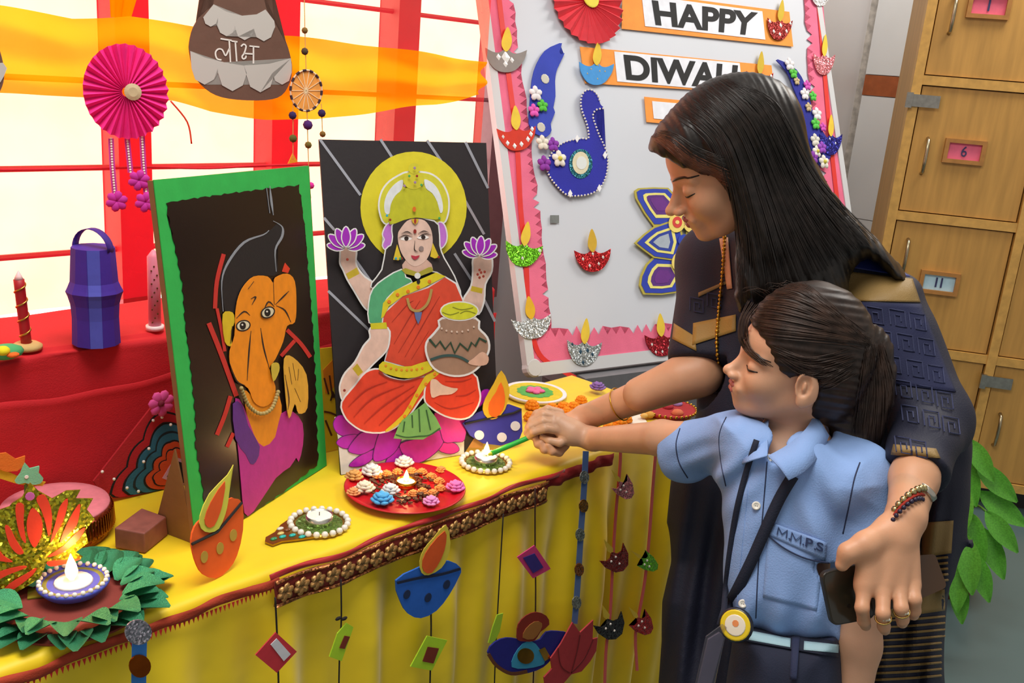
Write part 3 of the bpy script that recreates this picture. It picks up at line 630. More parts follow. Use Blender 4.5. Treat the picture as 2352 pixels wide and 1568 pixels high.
lay('waist_belt', Z5('660,370 800,410 930,415 1090,365 1140,435 1040,500 900,530 760,510 620,450'), 'ccbf1c', 0, 2); strokes('belt_line', [Z5('620,470 720,530 870,555 1000,520 1140,455')], 3, KP, LV[0]+.0006, M('8a2a1e'), lk); dots('belt_dot', Z5('685,410 735,435 785,445 835,450 885,452 930,448 980,445 1030,435'), 3, KP, LV[0]+.001, M('d8861c'), lk)
lay('pleat', Z5('1060,760 1120,850 1160,900 1215,1010 1140,1050 1040,1110 900,1110 760,1100 800,1000 840,930'), '6fa85a', 0, 0); strokes('pleat_line', [Z5('935,880 940,1000'), Z5('1000,820 1010,1040'), Z5('1070,830 1110,1020'), Z5('865,940 850,1040'), Z5('780,1065 880,1090 1000,1080 1100,1070 1200,1005')], 3, KP, LV[0]+.0006, M('2c5a2c'), lk)
lay('painted_foot', Z5('1110,560 1160,540 1220,590 1310,620 1370,630 1310,680 1200,690 1120,710'), 'dcb9a2', 0, 3)
lay('pot', S('1016,733 1092,733 1098,755 1117,776 1121,801 1110,825 1091,847 1066,859 1033,859 999,844 983,815 982,788 999,767 1012,750'), '9c7a64', 5, 3); lay('coins', oval(*Z4('1143,1412')[0], 42, 20), 'cdcf2c', 3)
strokes('coin_line', [Z4('1010,1420 1070,1440 1140,1420'), Z4('1090,1380 1160,1400 1250,1385'), Z4('1150,1430 1200,1410 1270,1430')], 1.6, KP, LV[0]+.0006, M('7d8420'), lk)
strokes('pot_zigzag', [Z5('1100,160 1160,230 1200,180 1250,255 1300,190 1340,290 1390,200 1465,265 1500,190 1535,225 1575,150 1640,185')], 5, KP, LV[0]+.0008, M('23402c'), lk, sm=0); strokes('pot_band', [Z5('1110,355 1220,320 1320,315 1400,335 1470,375')], 6, KP, LV[0]+.0008, M('2f4c4a'), lk)
dots('pot_pearl', Z5('1215,60 1260,80 1310,88 1360,92 1410,88 1465,75 1520,45'), 2.5, KP, LV[0]+.001, M('cdb6a6'), lk); lay('painted_hand', Z5('1465,385 1520,340 1600,280 1660,330 1640,400 1540,410'), 'd2a892', 0, 3)
for cx, cy, a0, L in [(*Z4('255,925')[0], 0, 50), (*Z4('1300,985')[0], 5, 46)]:
    for k in (-2.6, 2.6, -1.7, 1.7, -.85, .85, 0):
        a = math.radians(k*30+a0); d = (math.sin(a), -math.cos(a)); t = (d[1], -d[0]); l = L*(.86 if abs(k) > 2 else 1)
        p = [(cx+d[0]*l*s+t[0]*w*l, cy+d[1]*l*s+t[1]*w*l) for s, w in ((.12, 0), (.45, .17), (.8, .13), (1, 0), (.8, -.13), (.45, -.17))]
        lay('held_lotus_petal', p, '9a1fb0', 3, 3)
for c_, w in ((Z4('255,1120 340,1070 360,1120 275,1165'), 0), (Z4('1240,1215 1325,1235 1320,1275 1232,1255'), 0), (Z5('370,440 415,390 470,470 425,510'), 0)): lay('bangle', c_, 'b9a022')
dots('henna_dot', Z4('265,1008 1312,1110 1285,1125 1340,1105 1300,1150 1330,1140 1300,1090')+Z5('293,645'), 3.2, KP, LV[0]+.001, M('8a2c1a'), lk)
# ================= Ganesh picture in a green frame =================================================
GP = Plane((.680, 1.237, TZ+.004), 22, 6); GP.zmin = TZ+.0046
gn = E('elephant_god_picture', 'green-framed cardboard picture of an orange elephant-headed god on dark paper', 'picture')
CARD = M('8a6138', 'paper'); GR = M('2bb04a', 'paper')
flat('cardboard', '350,415 710,380 750,1075 452,1265', GP, -.002, .009, CARD, gn)
def wavy(p, amp=2.6, step=9):
    q = along(p, step, True, 1); return [(x+amp*math.sin(i*1.9)*random.uniform(.5, 1), y+amp*math.cos(i*2.3)*random.uniform(.5, 1)) for i, (x, y) in enumerate(q)]
inner = Z3('140,235 480,185 820,145')+Z3('850,360 870,600 890,850 905,1100')+S('731,1066 700,1090 650,1130 576,1182 500,1232 472,1238')+Z7('240,340 215,200 190,50')+Z3('290,1350 270,1120 240,880 220,640 190,490 150,310')
flat('green_sheet', '353,413 709,381 751,1076 470,1268 452,1262', GP, 0, .0015, GR, gn)
flat('dark_sheet', wavy(inner), GP, .0012, .0008, M('241a17', 'plastic', rough=.25), gn)
GV = [.0014]
def gl(name, pts, col, sm=3, kind='crayon'):
    GV[0] += .0004
    return flat(name, crom(pts, sm) if sm else pts, GP, GV[0], .0006, M(col, kind), gn)
def gs(name, lines, w, col, taper=True): return strokes(name, lines, w, GP, GV[0]+.0005, M(col), gn, taper=taper)
gl('painted_hair', Z3('440,790 430,640 470,520 560,430 660,390 720,340 740,400 705,480 710,600 640,610 580,620 520,700 490,800'), '191416')
gs('hair_line', [Z3('432,795 425,640 460,540 540,440 640,400 668,378'), Z3('690,330 735,360 735,410 700,480 705,590'), Z3('672,150 680,230 690,300'), Z3('655,160 672,290')], 5, '8c8f96')
for p, w in (('435,500 400,640 390,780', 9), ('358,855 420,1010 500,1230', 11), ('470,1230 440,1330 400,1430', 9), ('485,1420 452,1492', 8), ('760,890 830,960 880,1030', 9), ('800,945 730,1025', 8), ('400,780 425,900 440,1000', 7)): gs('red_strip', [Z3(p)], w, 'c22a1e', False)
gl('red_tip', Z3('735,590 750,545 775,575 765,598'), 'd83a1a', 0)
gl('chest', Z3('540,1200 600,1240 720,1230 725,1400 680,1470 640,1490 600,1450 555,1330'), 'e08a12')
gl('drape', Z3('495,1240 540,1290 590,1430 640,1490 700,1440 730,1320 790,1310 840,1370 842,1480 820,1568')+Z7('830,140 790,200 700,270 560,480 502,492 480,300 465,120')+Z3('500,1420'), 'b3238a', 2)
gl('drape_fold', Z3('482,1270 530,1275 560,1380 620,1490 600,1568')+Z7('540,180 510,120')+Z3('495,1450'), '5a2480', 2)
gl('ear', Z3('430,810 480,800 490,850 470,900 475,970 440,950'), 'd6b41c')
gl('face', Z3('495,800 510,720 540,660 590,615 660,615 690,650 700,620 760,600 800,640 808,760 800,850 760,870 740,950 700,1040 670,1090 700,1180 690,1250 640,1285 590,1260 560,1190 500,1150 470,1080 465,1000 490,920'), 'ec8b0e')
gs('face_line', [Z3('575,895 565,1000 555,1150'), Z3('625,880 640,980 670,1090'), Z3('690,640 695,760'), Z3('500,830 540,795 570,815'), Z3('640,790 665,745 695,770'), Z3('700,760 740,720 770,690'), Z3('705,765 750,790 780,850'), Z3('465,1060 500,1150 545,1175'), Z3('590,640 560,680'), Z3('575,730 600,720 580,760'), Z3('480,870 470,960')], 3.2, '2b1a10')
for x, y, r in ((535, 868, -.25), (662, 800, -.5)):
    cx, cy = Z3('%d,%d' % (x, y))[0]; gl('painted_eye', oval(cx, cy, 17, 13, r), '1e1410'); gl('eye_white', oval(cx, cy, 14, 10, r), 'd9d0b0'); gl('iris', oval(cx-1, cy, 7, 9), '14100e', 0); gl('glint', oval(cx-2, cy-2, 2), 'e8e4d8', 0)
beads('necklace', along(Z3('525,1190 560,1275 620,1320 680,1295 715,1205'), 7), 5, GP, GV[0]+.001, M('a8945a', 'paper'), gn)['kind'] = 'stuff'
gl('blessing_hand', Z3('745,1040 790,1030 860,1120 865,1290 820,1320 800,1270 770,1345 750,1200'), 'd9a436'); gs('hand_line', [Z3('770,1080 785,1170'), Z3('790,1060 805,1150'), Z3('820,1090 815,1150'), Z3('750,1120 770,1240 765,1300'), Z3('800,1190 830,1260')], 2.6, '4a2a14')
gl('tusk', Z3('680,1070 715,1060 720,1100 690,1155'), 'c9b23a')
# A-frame feet behind the picture
ft = onz(357, 1213, TZ+.0046); tp_ = GP.px(404, 1030, -.011); bl = GP.px(452, 1262, -.011)
slab('side_flap', [tp_, ft, bl], nrm(np.cross(ft-tp_, bl-tp_))*-1, .003, CARD, gn)
bk = GP.uv(.19, .45, -.012); slab('back_leg', [bk-GP.u*.1, bk+GP.u*.1, A(*(GP.P+GP.u*.29+A(-.375, .927, 0)*.085+A(0, 0, .0006))), A(*(GP.P+GP.u*.09+A(-.375, .927, 0)*.085+A(0, 0, .0006)))], -GP.n, .003, CARD, gn)
# ================= decorations at the window ======================================================
VD = RC@A(0, 0, 1)
def mpp(P): return float((A(*P)-CAM)@VD)/F          # metres per pixel at a point
PB = '490,-30 490,10 466,30 444,63 435,99 436,123 446,169 464,196 497,219 544,229 610,230 647,219 666,189 671,159 668,133 656,93 632,50 612,20 605,-30 622,-48 470,-48'
W1 = Plane(ony(553, 120, 1.695), -8)
BR = M('6a4a3c', 'paper'); SIL = M('cfc9c2', 'plastic', rough=.35, metal=.25)
pot = E('paper_pot', 'brown paper pot cutout with silver scallops and white Hindi lettering hung on the swag', 'pot cutout', 'brown paper pots')
flat('pot_shape', PB, W1, 0, .003, BR, pot, 3)
def scallop(top, bot_c, r, pl, off, par, n=5):
    lo = []
    for (x, y, rr) in bot_c: lo += [(x-rr, y), (x-rr*.72, y+rr*.85), (x, y+rr*1.25), (x+rr*.72, y+rr*.85), (x+rr, y)]
    return flat('scalloped_band', S(top)+lo[::-1], pl, off, .0012, SIL, par)
scallop('491,10 520,27 556,36 590,33 610,22 630,48 632,62', [(484, 40, 17), (520, 58, 20), (562, 66, 21), (606, 66, 23)], 0, W1, .0015, pot)
scallop('437,117 470,132 515,143 560,151 620,147 668,134 670,150', [(470, 157, 30), (534, 168, 33), (598, 172, 32), (648, 167, 22)], 0, W1, .0015, pot)
def Z1(s): return [(x/3.016, y/3.016) for x, y in S(s)]
strokes('lettering', [Z1('1535,415 1503,405 1493,365 1512,340 1540,345 1562,385 1580,355 1590,335'), Z1('1528,268 1605,280'), Z1('1588,278 1597,432'), Z1('1605,284 1645,290'), Z1('1630,288 1640,425'), Z1('1670,322 1688,306 1704,318 1700,345 1690,372 1677,392 1686,408 1702,400 1704,385'), Z1('1690,370 1756,374'), Z1('1728,318 1797,326'), Z1('1756,322 1756,440')], 3.4, W1, .0012, M('e6dfd8'), pot)
pot2 = E('paper_pot', 'brown paper pot cutout hung beyond the pink rosette, only its silver edge showing', 'pot cutout', 'brown paper pots')
off2 = 661
flat('pot_shape', [(x-off2, y+10) for x, y in S(PB)], Plane(ony(553-off2, 120, 1.695), -8), 0, .003, BR, pot2, 3)
flat('scalloped_band', [(x-off2, y+10) for x, y in S('437,117 515,143 560,151 668,134 670,165 648,190 598,205 534,200 470,190')], Plane(ony(553-off2, 120, 1.695), -8), .0015, .001, SIL, pot2, 2)
# pink rosette with strings
W2 = Plane(ony(290, 210, 1.69), -18)
ro = E('paper_rosette', 'hot pink pleated rosette with hanging pearl strings in front of the red post', 'rosette')
ru = np.linalg.norm(W2.px(386, 210)-W2.px(195, 210))/2; rw = np.linalg.norm(W2.px(290, 105)-W2.px(290, 318))/2
rosette(ro, W2.px(290, 211, .014), W2.R, rw, 30, M('f2288f'), .014, ru/rw)
Mb().lathe(W2.px(305, 211, .018), [(.0145, 0), (.0145, .002), (.008, .004)], 18, W2.R).obj('centre', M('c9b48c', 'crayon'), ro)
PK = M('e02a9a'); PE = M('efe6dc', 'plastic', rough=.25)
for a in ('255,318 258,380 264,448', '292,318 300,396', '326,308 330,380 336,446'):
    strokes('string', [a], 13, W2, .006, M('d23aa0'), ro, th=.001); beads('pearls', along(a, 6), 2.8, W2, .007, PE, ro, 6)['kind'] = 'stuff'
for x, y in S('268,462 319,414 334,464'): flower(Mb(), W2.px(x, y, .008), W2.R, .018, 6).obj('blossom', M('c2289c'), ro, True)
# wheel hanging
W3 = Plane(ony(703, 208, 1.66), -14)
wh = E('thread_wheel', 'orange thread wheel with dark stitched rim and pompom strings beside the brown pot', 'hanging ornament')
flat('disc', oval(703, 208, 33, 45, 0, 28), W3, 0, .001, M('f3a24a', 'crayon'), wh)
Mb().tube([W3.px(*p, .001) for p in oval(703, 208, 36, 47, 0, 28)], .0018, 6, True).obj('rim', M('e9c9a4'), wh, True)
mb = Mb()
for k in range(0, 28, 2): q = oval(703, 208, 36, 47, 0, 28); mb.tube([W3.px(*q[k], .001), W3.px(*q[k+1], .001)], .0026, 6)
mb.obj('stitching', M('3a2430'), wh)['kind'] = 'stuff'
strokes('spokes', [[(703, 208), p] for p in oval(703, 208, 33, 45, 0, 14)], 1.4, W3, .0012, M('f8dcae'), wh, sm=0)['kind'] = 'stuff'
for a in ('698,-60 700,60 703,160', '673,238 673,365', '705,255 710,420 714,455', '738,238 741,312'): Mb().tube([W3.px(*p) for p in S(a)], .0009, 5).obj('thread', M('d9a860'), wh)
for x, y, r, c in ((700, 70, 7, '7a5a20'), (700, 118, 8, '4a3a28'), (672, 265, 9, '2a1a55'), (673, 318, 9, '5a5a1e'), (707, 287, 11, '4a1a6a'), (708, 333, 8, '6a5a1e'), (739, 260, 9, '2e1a50'), (741, 308, 7, '7a5a20'), (714, 426, 8, 'e0289a')):
    Mb().ball(W3.px(x, y), r*W3.scale(x, y), 8).obj('pompom', M(c, 'cloth'), wh, True)
flat('tassel', '673,352 684,372 662,376', W3, 0, .004, M('f09a1c', 'cloth'), wh)
# ---------- things on the bench ----------
def frame_at(P): return mpp(P)
c = onz(62, 800, SILL+.003); k = mpp(c)
cn = E('spiral_candle', 'red spiral candle bound with gold cord on a straw base', 'candle')
Mb().lathe(c, [(33*k, 0), (33*k, 8*k), (24*k, 14*k)], 20).obj('base', M('c9a86a', 'cloth'), cn, True)
lean = A(-.06, -.02, 1); pts = [c+lean*(14*k+t*150*k) for t in np.linspace(0, 1, 8)]
Mb().tube(pts, 11.5*k, 12).obj('wax', M('b0141e', 'wax'), cn, True)
sp = [c+lean*(14*k+t*145*k)+12*k*A(math.cos(t*26), math.sin(t*26), 0) for t in np.linspace(0, 1, 70)]
Mb().tube(sp, 2.2*k, 5).obj('gold_cord', M('c8a24a', 'metal'), cn, True)
tp = c+lean*(164*k); Mb().lathe(tp, [(10*k, 0), (7*k, 8*k), (1*k, 20*k)], 10).obj('tip', M('f0c8c8', 'wax'), cn, True)
c = onz(222, 786, SILL+.003); k = mpp(c)
ln = E('paper_lantern', 'purple pleated paper lantern with strap handle on the red bench', 'lantern')
n = 22
prof = [(52, 0), (51, 25), (50, 60), (52, 90), (57, 108), (61, 118), (57, 126), (51, 140), (49, 170), (47, 200), (46, 214)]
v = []; f = []
for j, (r, h) in enumerate(prof):
    for i in range(n): v.append(c+k*A((r-(1.5 if i % 2 else 0))*math.cos(2*math.pi*i/n), (r-(1.5 if i % 2 else 0))*math.sin(2*math.pi*i/n), h*1.04))
for j in range(len(prof)-1):
    for i in range(n): f.append((j*n+i, j*n+(i+1) % n, (j+1)*n+(i+1) % n, (j+1)*n+i))
f.append(tuple((len(prof)-1)*n+i for i in range(n)))
mesh('lantern_body', v, f, M('3d1f93', 'paper'), ln)
vd = nrm(A(*(CAM-c))*A(1, 1, 0)); sd = A(-vd[1], vd[0], 0)
v = []; f = []
for j, (r, h) in enumerate(prof):
    for s in (-13, 13): v.append(c+k*(vd*math.sqrt(max(r*r-s*s, 1))+vd*1.2+sd*(s)+A(0, 0, h*1.04)))
for j in range(len(prof)-1): f.append((2*j, 2*j+1, 2*j+3, 2*j+2))
mesh('front_strip', v, f, M('4b4fb4', 'paper'), ln).modifiers.new('t', 'SOLIDIFY').thickness = .0006
hdv = nrm(sd+vd*.75); hwv = A(-hdv[1], hdv[0], 0)
arc = [c+k*(hdv*46*math.cos(t)+A(0, 0, 1)*(216+48*math.sin(t))+vd*6*math.sin(2*t)) for t in np.linspace(0, math.pi, 15)]
v = []; 
for p in arc: v += [p-hwv*11*k, p+hwv*11*k]
o = mesh('handle', v, [(2*j, 2*j+1, 2*j+3, 2*j+2) for j in range(14)], M('3a1c86', 'paper'), ln, True); o.modifiers.new('t', 'SOLIDIFY').thickness = .0008
c = onz(14, 822, SILL+.004); k = mpp(c)
fl = E('felt_toy', 'green felt toy with yellow and orange patches at the end of the bench', 'toy')
Mb().ball(c+A(0, 0, 15*k), 40*k, 12, None, (1, .7, .45)).obj('body', M('4aa86a', 'cloth'), fl, True); Mb().ball(c+A(-.008, -.012, 24*k), 16*k, 10, None, (1, 1, .7)).obj('yellow_patch', M('e8d81c', 'cloth'), fl, True); Mb().ball(c+A(.004, -.018, 14*k), 12*k, 10, None, (1.2, 1, .5)).obj('orange_patch', M('f06a1c', 'cloth'), fl, True)
c = onz(356, 756, SILL+.004); k = mpp(c)
gc = E('glitter_candle', 'pale pink candle in a patterned sleeve beside the red post', 'candle')
Mb().lathe(c, [(20*k, 0), (20*k, 10*k)], 16).obj('base', M('e8d8d8', 'wax'), gc, True); Mb().lathe(c+A(0, 0, 10*k), [(14*k, 0), (14*k, 160*k), (3*k, 175*k)], 14).obj('wax', M('e78aa0', 'wax'), gc, True)
for j in range(14): Mb().ball(c+A(0, 0, 20*k+j*10*k)+vd*13.5*k+sd*((j % 3)-1)*6*k, 2.2*k, 6).obj('sequin', M('8a7a4a', 'metal'), gc)
# ---------- embroidered panel leaning on the red cloth ----------
W4 = Plane((.70, 1.462, TZ+.003), 0, 2); W4.zmin = TZ+.0044
pn = E('embroidered_panel', 'red, teal and orange scalloped felt panel leaning against the red cloth', 'wall hanging')
base = S('215,1105 352,930 480,1000 480,1112 372,1125 300,1140 243,1147')
flat('felt_base', base, W4, 0, .004, M('b81c26', 'cloth'), pn)
cx, cy = 415, 1085
def scal(p, k, amp, n=3):
    out = []
    for i in range(len(p)):
        a = A(*p[i]); b = A(*p[(i+1) % len(p)])
        for j in range(n*6):
            t = j/(n*6); q = a+(b-a)*t; dd = nrm(A(cx, cy)-q); out.append(tuple((A(cx, cy)+(q-A(cx, cy))*k)-dd*amp*abs(math.sin(math.pi*n*t))))
    return out
tri = S('205,1150 352,905 620,1000 500,1260')
W4c = [(.78, '1a1214'), (.75, 'b81c26'), (.64, '1a1214'), (.61, '2b6a84'), (.52, '16262c'), (.49, '2b6a84'), (.40, '1a1214'), (.375, 'd0491c'), (.30, '1a1214'), (.28, 'd0491c'), (.20, 'd09ab4'), (.15, '1a1214')]
def clipz(p): return [(min(x, 477), min(y, 1147-(x-243)*.17)) for x, y in p]
for i, (k_, col) in enumerate(W4c): flat('felt_ring', clipz(scal(tri, k_, 9 if k_ > .25 else 0)), W4, .0006*(i+1), .0006, M(col, 'cloth'), pn)
beads('pearls', '235,1083 262,1100 292,1120 318,1128 330,1060 342,1030 372,958 352,965 392,975', 3.5, W4, .009, PE, pn)['kind'] = 'stuff'
o = flower(Mb(), W4.px(370, 926, .012), W4.R, .022, 7).obj('blossom', M('e0509a'), pn, True); Mb().ball(W4.px(370, 926, .018), .006, 8).obj('blossom_centre', M('7a1030'), o, True)
# ---------- yellow drawing behind the posters ----------
W5 = Plane((1.05, 1.432, TZ+.003), -4, 1); W5.zmin = TZ+.0044
yd = E('yellow_drawing', 'yellow paper drawing with brown and orange strokes behind the dark poster', 'drawing')
flat('sheet', '736,800 830,790 830,1030 744,1040', W5, 0, .002, M('e9c51c'), yd); flat('orange_patch', '742,850 775,815 790,870 748,905', W5, .0008, .0008, M('e8871c', 'crayon'), yd)
[strokes('brush_line', [q_], 4, W5, .0012, M('5a2a10'), yd) for q_ in ('745,868 755,905', '757,862 764,912', '768,856 772,905', '745,945 760,948 775,955', '748,965 762,1000')]; text_on('lettering', 'A', '757,898 772,898 774,918 758,920', W5, .0014, M('3a1c10'), yd)
# ================= things on the table =============================================================
TT = Ground(TZ+.0045)
FLM = M('ffc870', 'emit', e=6)
def flame(c, h, par, w=.24, power=.16):
    r = h*w; o = Mb().lathe(c, [(r*.35, 0), (r*.85, h*.18), (r, h*.34), (r*.75, h*.58), (r*.35, h*.82), (r*.05, h)], 10).obj('flame', FLM, par, True)
    l = bpy.data.lights.new('candle_glow', 'POINT'); l.energy = power; l.color = (1, .62, .25); l.shadow_soft_size = .006
    lo_ = bpy.data.objects.new('candle_glow', l); COL.objects.link(lo_); lo_.location = tuple(A(*c)+A(0, 0, h*1.3)); return o
def tealight(par, c, r, h, lit=True, wax='f6f0e2', cup='d9d4c8'):
    Mb().lathe(c, [(r, 0), (r, h), (r*.95, h), (r*.95, h*.8)], 24).obj('tealight_cup', M(cup, 'metal'), par, True)
    Mb().lathe(c+A(0, 0, h*.3), [(r*.94, 0), (r*.94, h*.55), (r*.85, h*.6)], 24).obj('wax', M(wax, 'wax'), par, True)
    Mb().tube([c+A(0, 0, h*.8), c+A(0, 0, h*.9+.006)], .0007, 5).obj('wick', M('2a2420'), par)
    if lit: flame(c+A(0, 0, h*.95+.003), .026, par)
# leaf wreath with blue clay lamp
W6 = Plane(onz(100, 1372, TZ+.0105), -22, 8); W6.zmin = TZ+.0088
c0 = onz(168, 1385, TZ+.006); rr0 = np.linalg.norm(onz(372, 1388, TZ)-onz(168, 1385, TZ))*.86
wr = E('leaf_wreath', 'red disc edged with two rings of green glitter foam leaves', 'wreath')
Mb().lathe(c0-A(0, 0, .001), [(rr0*.97, 0), (rr0*.97, .003)], 48).obj('disc', M('8c3a30', 'cloth'), wr)
lv = []; lf = []; nl = 8
for i in range(nl+1):
    t = i/nl; w = .5*math.sin(math.pi*min(1, t*.94+.03))**.8*(1-.25*t)
    for s in (-1, -.5, 0, .5, 1): lv.append((t, s*w*.85, .22*abs(s)**1.5*math.sin(math.pi*t)+.03))
lf = [(i*5+j, i*5+j+1, (i+1)*5+j+1, (i+1)*5+j) for i in range(nl) for j in range(4)]
lme = bpy.data.meshes.new('leaf'); lme.from_pydata(lv, [], lf); lme.materials.append(M('3d9468', 'glitter', s=160, rough=.5)); lme.polygons.foreach_set('use_smooth', [True]*len(lf))
for ring, (nn, rad, ln_) in enumerate(((26, .80, .050), (20, .62, .050))):
    for i in range(nn):
        a = 2*math.pi*i/nn+ring*.12+random.uniform(-.06, .06); o = link(bpy.data.objects.new('leaf', lme), wr)
        L_ = ln_*random.uniform(.9, 1.15); p = c0+rr0*rad*A(math.cos(a), math.sin(a), 0)+A(0, 0, .004+.005*ring)
        mrot = Matrix.Rotation(a+random.uniform(-.25, .55), 4, 'Z')@Matrix.Rotation(-.12-.1*ring, 4, 'Y')@Matrix.Diagonal((L_, L_, L_, 1))
        lp3 = np.array([tuple(mrot@Vector(q)) for q in lv])+p; dl = (lp3-W6.P)@W6.n; uu = (lp3-W6.P)@W6.u
        if dl.min() < .006 and dl.max() > -.010 and uu.min() < .082 and uu.max() > -.12:      # keep the leaf clear of the standing lotus
            sh = (.006-dl.min()) if .006-dl.min() < dl.max()+.010 else -(dl.max()+.010)
            p = p+nrm(W6.n*A(1, 1, 0))*sh/float(nrm(W6.n*A(1, 1, 0))@W6.n)
        o.matrix_local = Matrix.Translation(Vector(p))@mrot
c = onz(170, 1362, TZ+.0115); k = mpp(c); R_ = 78*k
cl = E('clay_lamp', 'blue clay lamp with pearl rim and burning wick amid the leaf wreath', 'oil lamp')
Mb().lathe(c, [(R_*.55, 0), (R_*.8, .006), (R_, .017), (R_*.98, .021), (R_*.82, .018)], 28).obj('bowl', M('4a52b8', 'paper', rough=.5), cl, True)
Mb().lathe(c+A(0, 0, .0165), [(R_*.84, 0), (R_*.84, .002), (R_*.6, .001)], 28).obj('inner_rim', M('8c8a3a', 'crayon'), cl, True)
mb = Mb()
for i in range(26): a = 2*math.pi*i/26; mb.ball(c+A(R_*.92*math.cos(a), R_*.92*math.sin(a), .022), R_*.075, 8)
mb.obj('pearls', PE, cl, True)['kind'] = 'stuff'
Mb().lathe(c+A(0, 0, .018), [(R_*.55, 0), (R_*.5, .003), (R_*.3, .004)], 18).obj('wax', M('f6f0e2', 'wax'), cl, True)
flame(c+A(-.002, 0, .022), .040, cl, .22, .22)
# gold lotus
def Z6(s): return [(x/2.761, 1000+y/2.761) for x, y in S(s)]
gl_ = E('glitter_lotus', 'gold glitter lotus cutout with red petals standing behind the clay lamp', 'paper flower')
flat('gold_frame', Z6('-60,1040 -60,520 0,470 60,450 75,430 140,390 190,300 240,350 330,400 420,350 510,345 480,400 590,400 550,470 600,530 540,600 560,680 480,740 525,770 440,815 300,800 255,900 180,950 60,1020'), W6, 0, .003, M('8f8a14', 'glitter', s=300), gl_)
for p in ('170,590 175,520 205,460 250,500 270,560 260,640 220,710 185,660', '100,440 150,440 150,560 165,680 130,640 105,540', '30,580 60,580 100,660 150,740 110,750 60,690', '230,400 280,375 320,450 330,540 310,640 285,540 260,470', '350,560 380,450 430,400 415,500 370,600 320,680', '480,460 510,440 490,560 440,620 380,680 420,570', '300,770 400,700 480,620 540,585 500,660 400,740', '-30,700 20,760 80,800 30,800 -30,780', '-20,870 120,830 170,835 60,880 -20,915', '-10,1020 60,940 160,880 230,840 200,890 80,980', '300,800 400,790 515,782 420,812 320,830'):
    flat('red_petal', Z6(p), W6, .0016, .0012, M('e0361a'), gl_, 3)
dots('sequin', Z6('190,385'), 9, W6, .003, M('c85aa0'), gl_)
slab('foot', [W6.uv(-.02, .0, -.0035)*A(1, 1, 0)+A(0, 0, TZ+.0108), W6.uv(.02, 0, -.0035)*A(1, 1, 0)+A(0, 0, TZ+.0108), W6.uv(.02, 0, -.03)*A(1, 1, 0)+A(0, 0, TZ+.0108), W6.uv(-.02, 0, -.03)*A(1, 1, 0)+A(0, 0, TZ+.0108)], A(0, 0, 1), .002, M('8f8a14'), gl_)
# round brocade box
c = onz(80, 1222, TZ+.006); k = mpp(c); c = A(c[0]+.026, 1.4095, c[2])
bx = E('brocade_drum', 'round pink and gold brocade box with bead fringe beside the glitter lotus', 'box')
Rb = .0815
Mb().lathe(c, [(Rb*.96, 0), (Rb, .010), (Rb, .038), (Rb*.97, .046)], 40).obj('side', M('8a3a1c', 'glitter', s=200), bx, True); Mb().lathe(c+A(0, 0, .0455), [(Rb*.97, 0), (Rb*.95, .004), (Rb*.8, .005)], 40).obj('lid', M('e0808c', 'crayon'), bx, True)
mb = Mb()
for i in range(90): a = 2*math.pi*i/90; mb.tube([c+A(Rb*1.01*math.cos(a), Rb*1.01*math.sin(a), .042), c+A(Rb*1.03*math.cos(a), Rb*1.03*math.sin(a), .012)], .0014, 4)
mb.obj('bead_fringe', M('b06a2c', 'metal'), bx)['kind'] = 'stuff'
for i in range(5): Mb().ball(c+A(-.05+.012*i, -.03+.01*(i % 2), .055), .014, 8, None, (1.2, .8, .5)).obj('petal', M('f0621c', 'cloth'), bx, True)
W7 = Plane(A(c[0], 1.425, TZ+.06), -10, 4)
pf = E('felt_flowers', 'orange felt leaf and mint green felt flower on the brocade box', 'felt flower')
flat('orange_leaf', Z6('-40,120 40,110 100,150 160,130 155,190 110,225 40,230 -40,200'), W7, .002, .004, M('e0701c', 'cloth'), pf); flat('yellow_leaf', Z6('-40,205 40,225 120,260 200,290 290,295 270,320 120,310 -40,260'), W7, -.002, .003, M('d9a81c', 'cloth'), pf)
flat('mint_petals', Z6('95,290 130,240 160,175 190,210 250,195 245,235 275,270 255,305 200,312 160,300 120,308'), W7, .006, .004, M('7fc49a', 'cloth'), pf, 2); dots('centre', Z6('168,262'), 4, W7, .0075, PE, pf)
Mb().tube([W7.px(60, 1110, -.004), W7.px(60, 1160, -.004)*A(1, 1, 0)+A(0, 0, TZ+.05)], .003, 6).obj('stem', M('5a7a2a'), pf)
# brick
b0_, b1_, b2_ = onz(264, 1258, TZ+.005), onz(333, 1271, TZ+.005), onz(386, 1232, TZ+.005)
su = b1_-b0_; lu = nrm(b2_-b1_); lu -= nrm(su)*(lu@nrm(su)); lu = nrm(lu); hgt = A(0, 0, .034)
fn_ = nrm(np.cross(ft-tp_, bl-tp_)); fn_ = fn_ if fn_@(b0_-tp_) > 0 else -fn_          # half brick: its broken end leans on the cardboard flap
def to_flap(p): return p+lu*min(.17, ((tp_+fn_*.0042-p)@fn_)/(lu@fn_))
v = [b0_, b1_, to_flap(b1_), to_flap(b0_)]; v += [b0_+hgt, b1_+hgt, to_flap(b1_+hgt), to_flap(b0_+hgt)]
o = mesh('brick', v, [(3, 2, 1, 0), (4, 5, 6, 7), (0, 1, 5, 4), (1, 2, 6, 5), (2, 3, 7, 6), (3, 0, 4, 7)], M('8a5348', 'stone')); bv = o.modifiers.new('b', 'BEVEL'); bv.width = .002; bv.segments = 2
tag(o, 'worn reddish brown brick propping the back of the green-framed picture', 'brick')
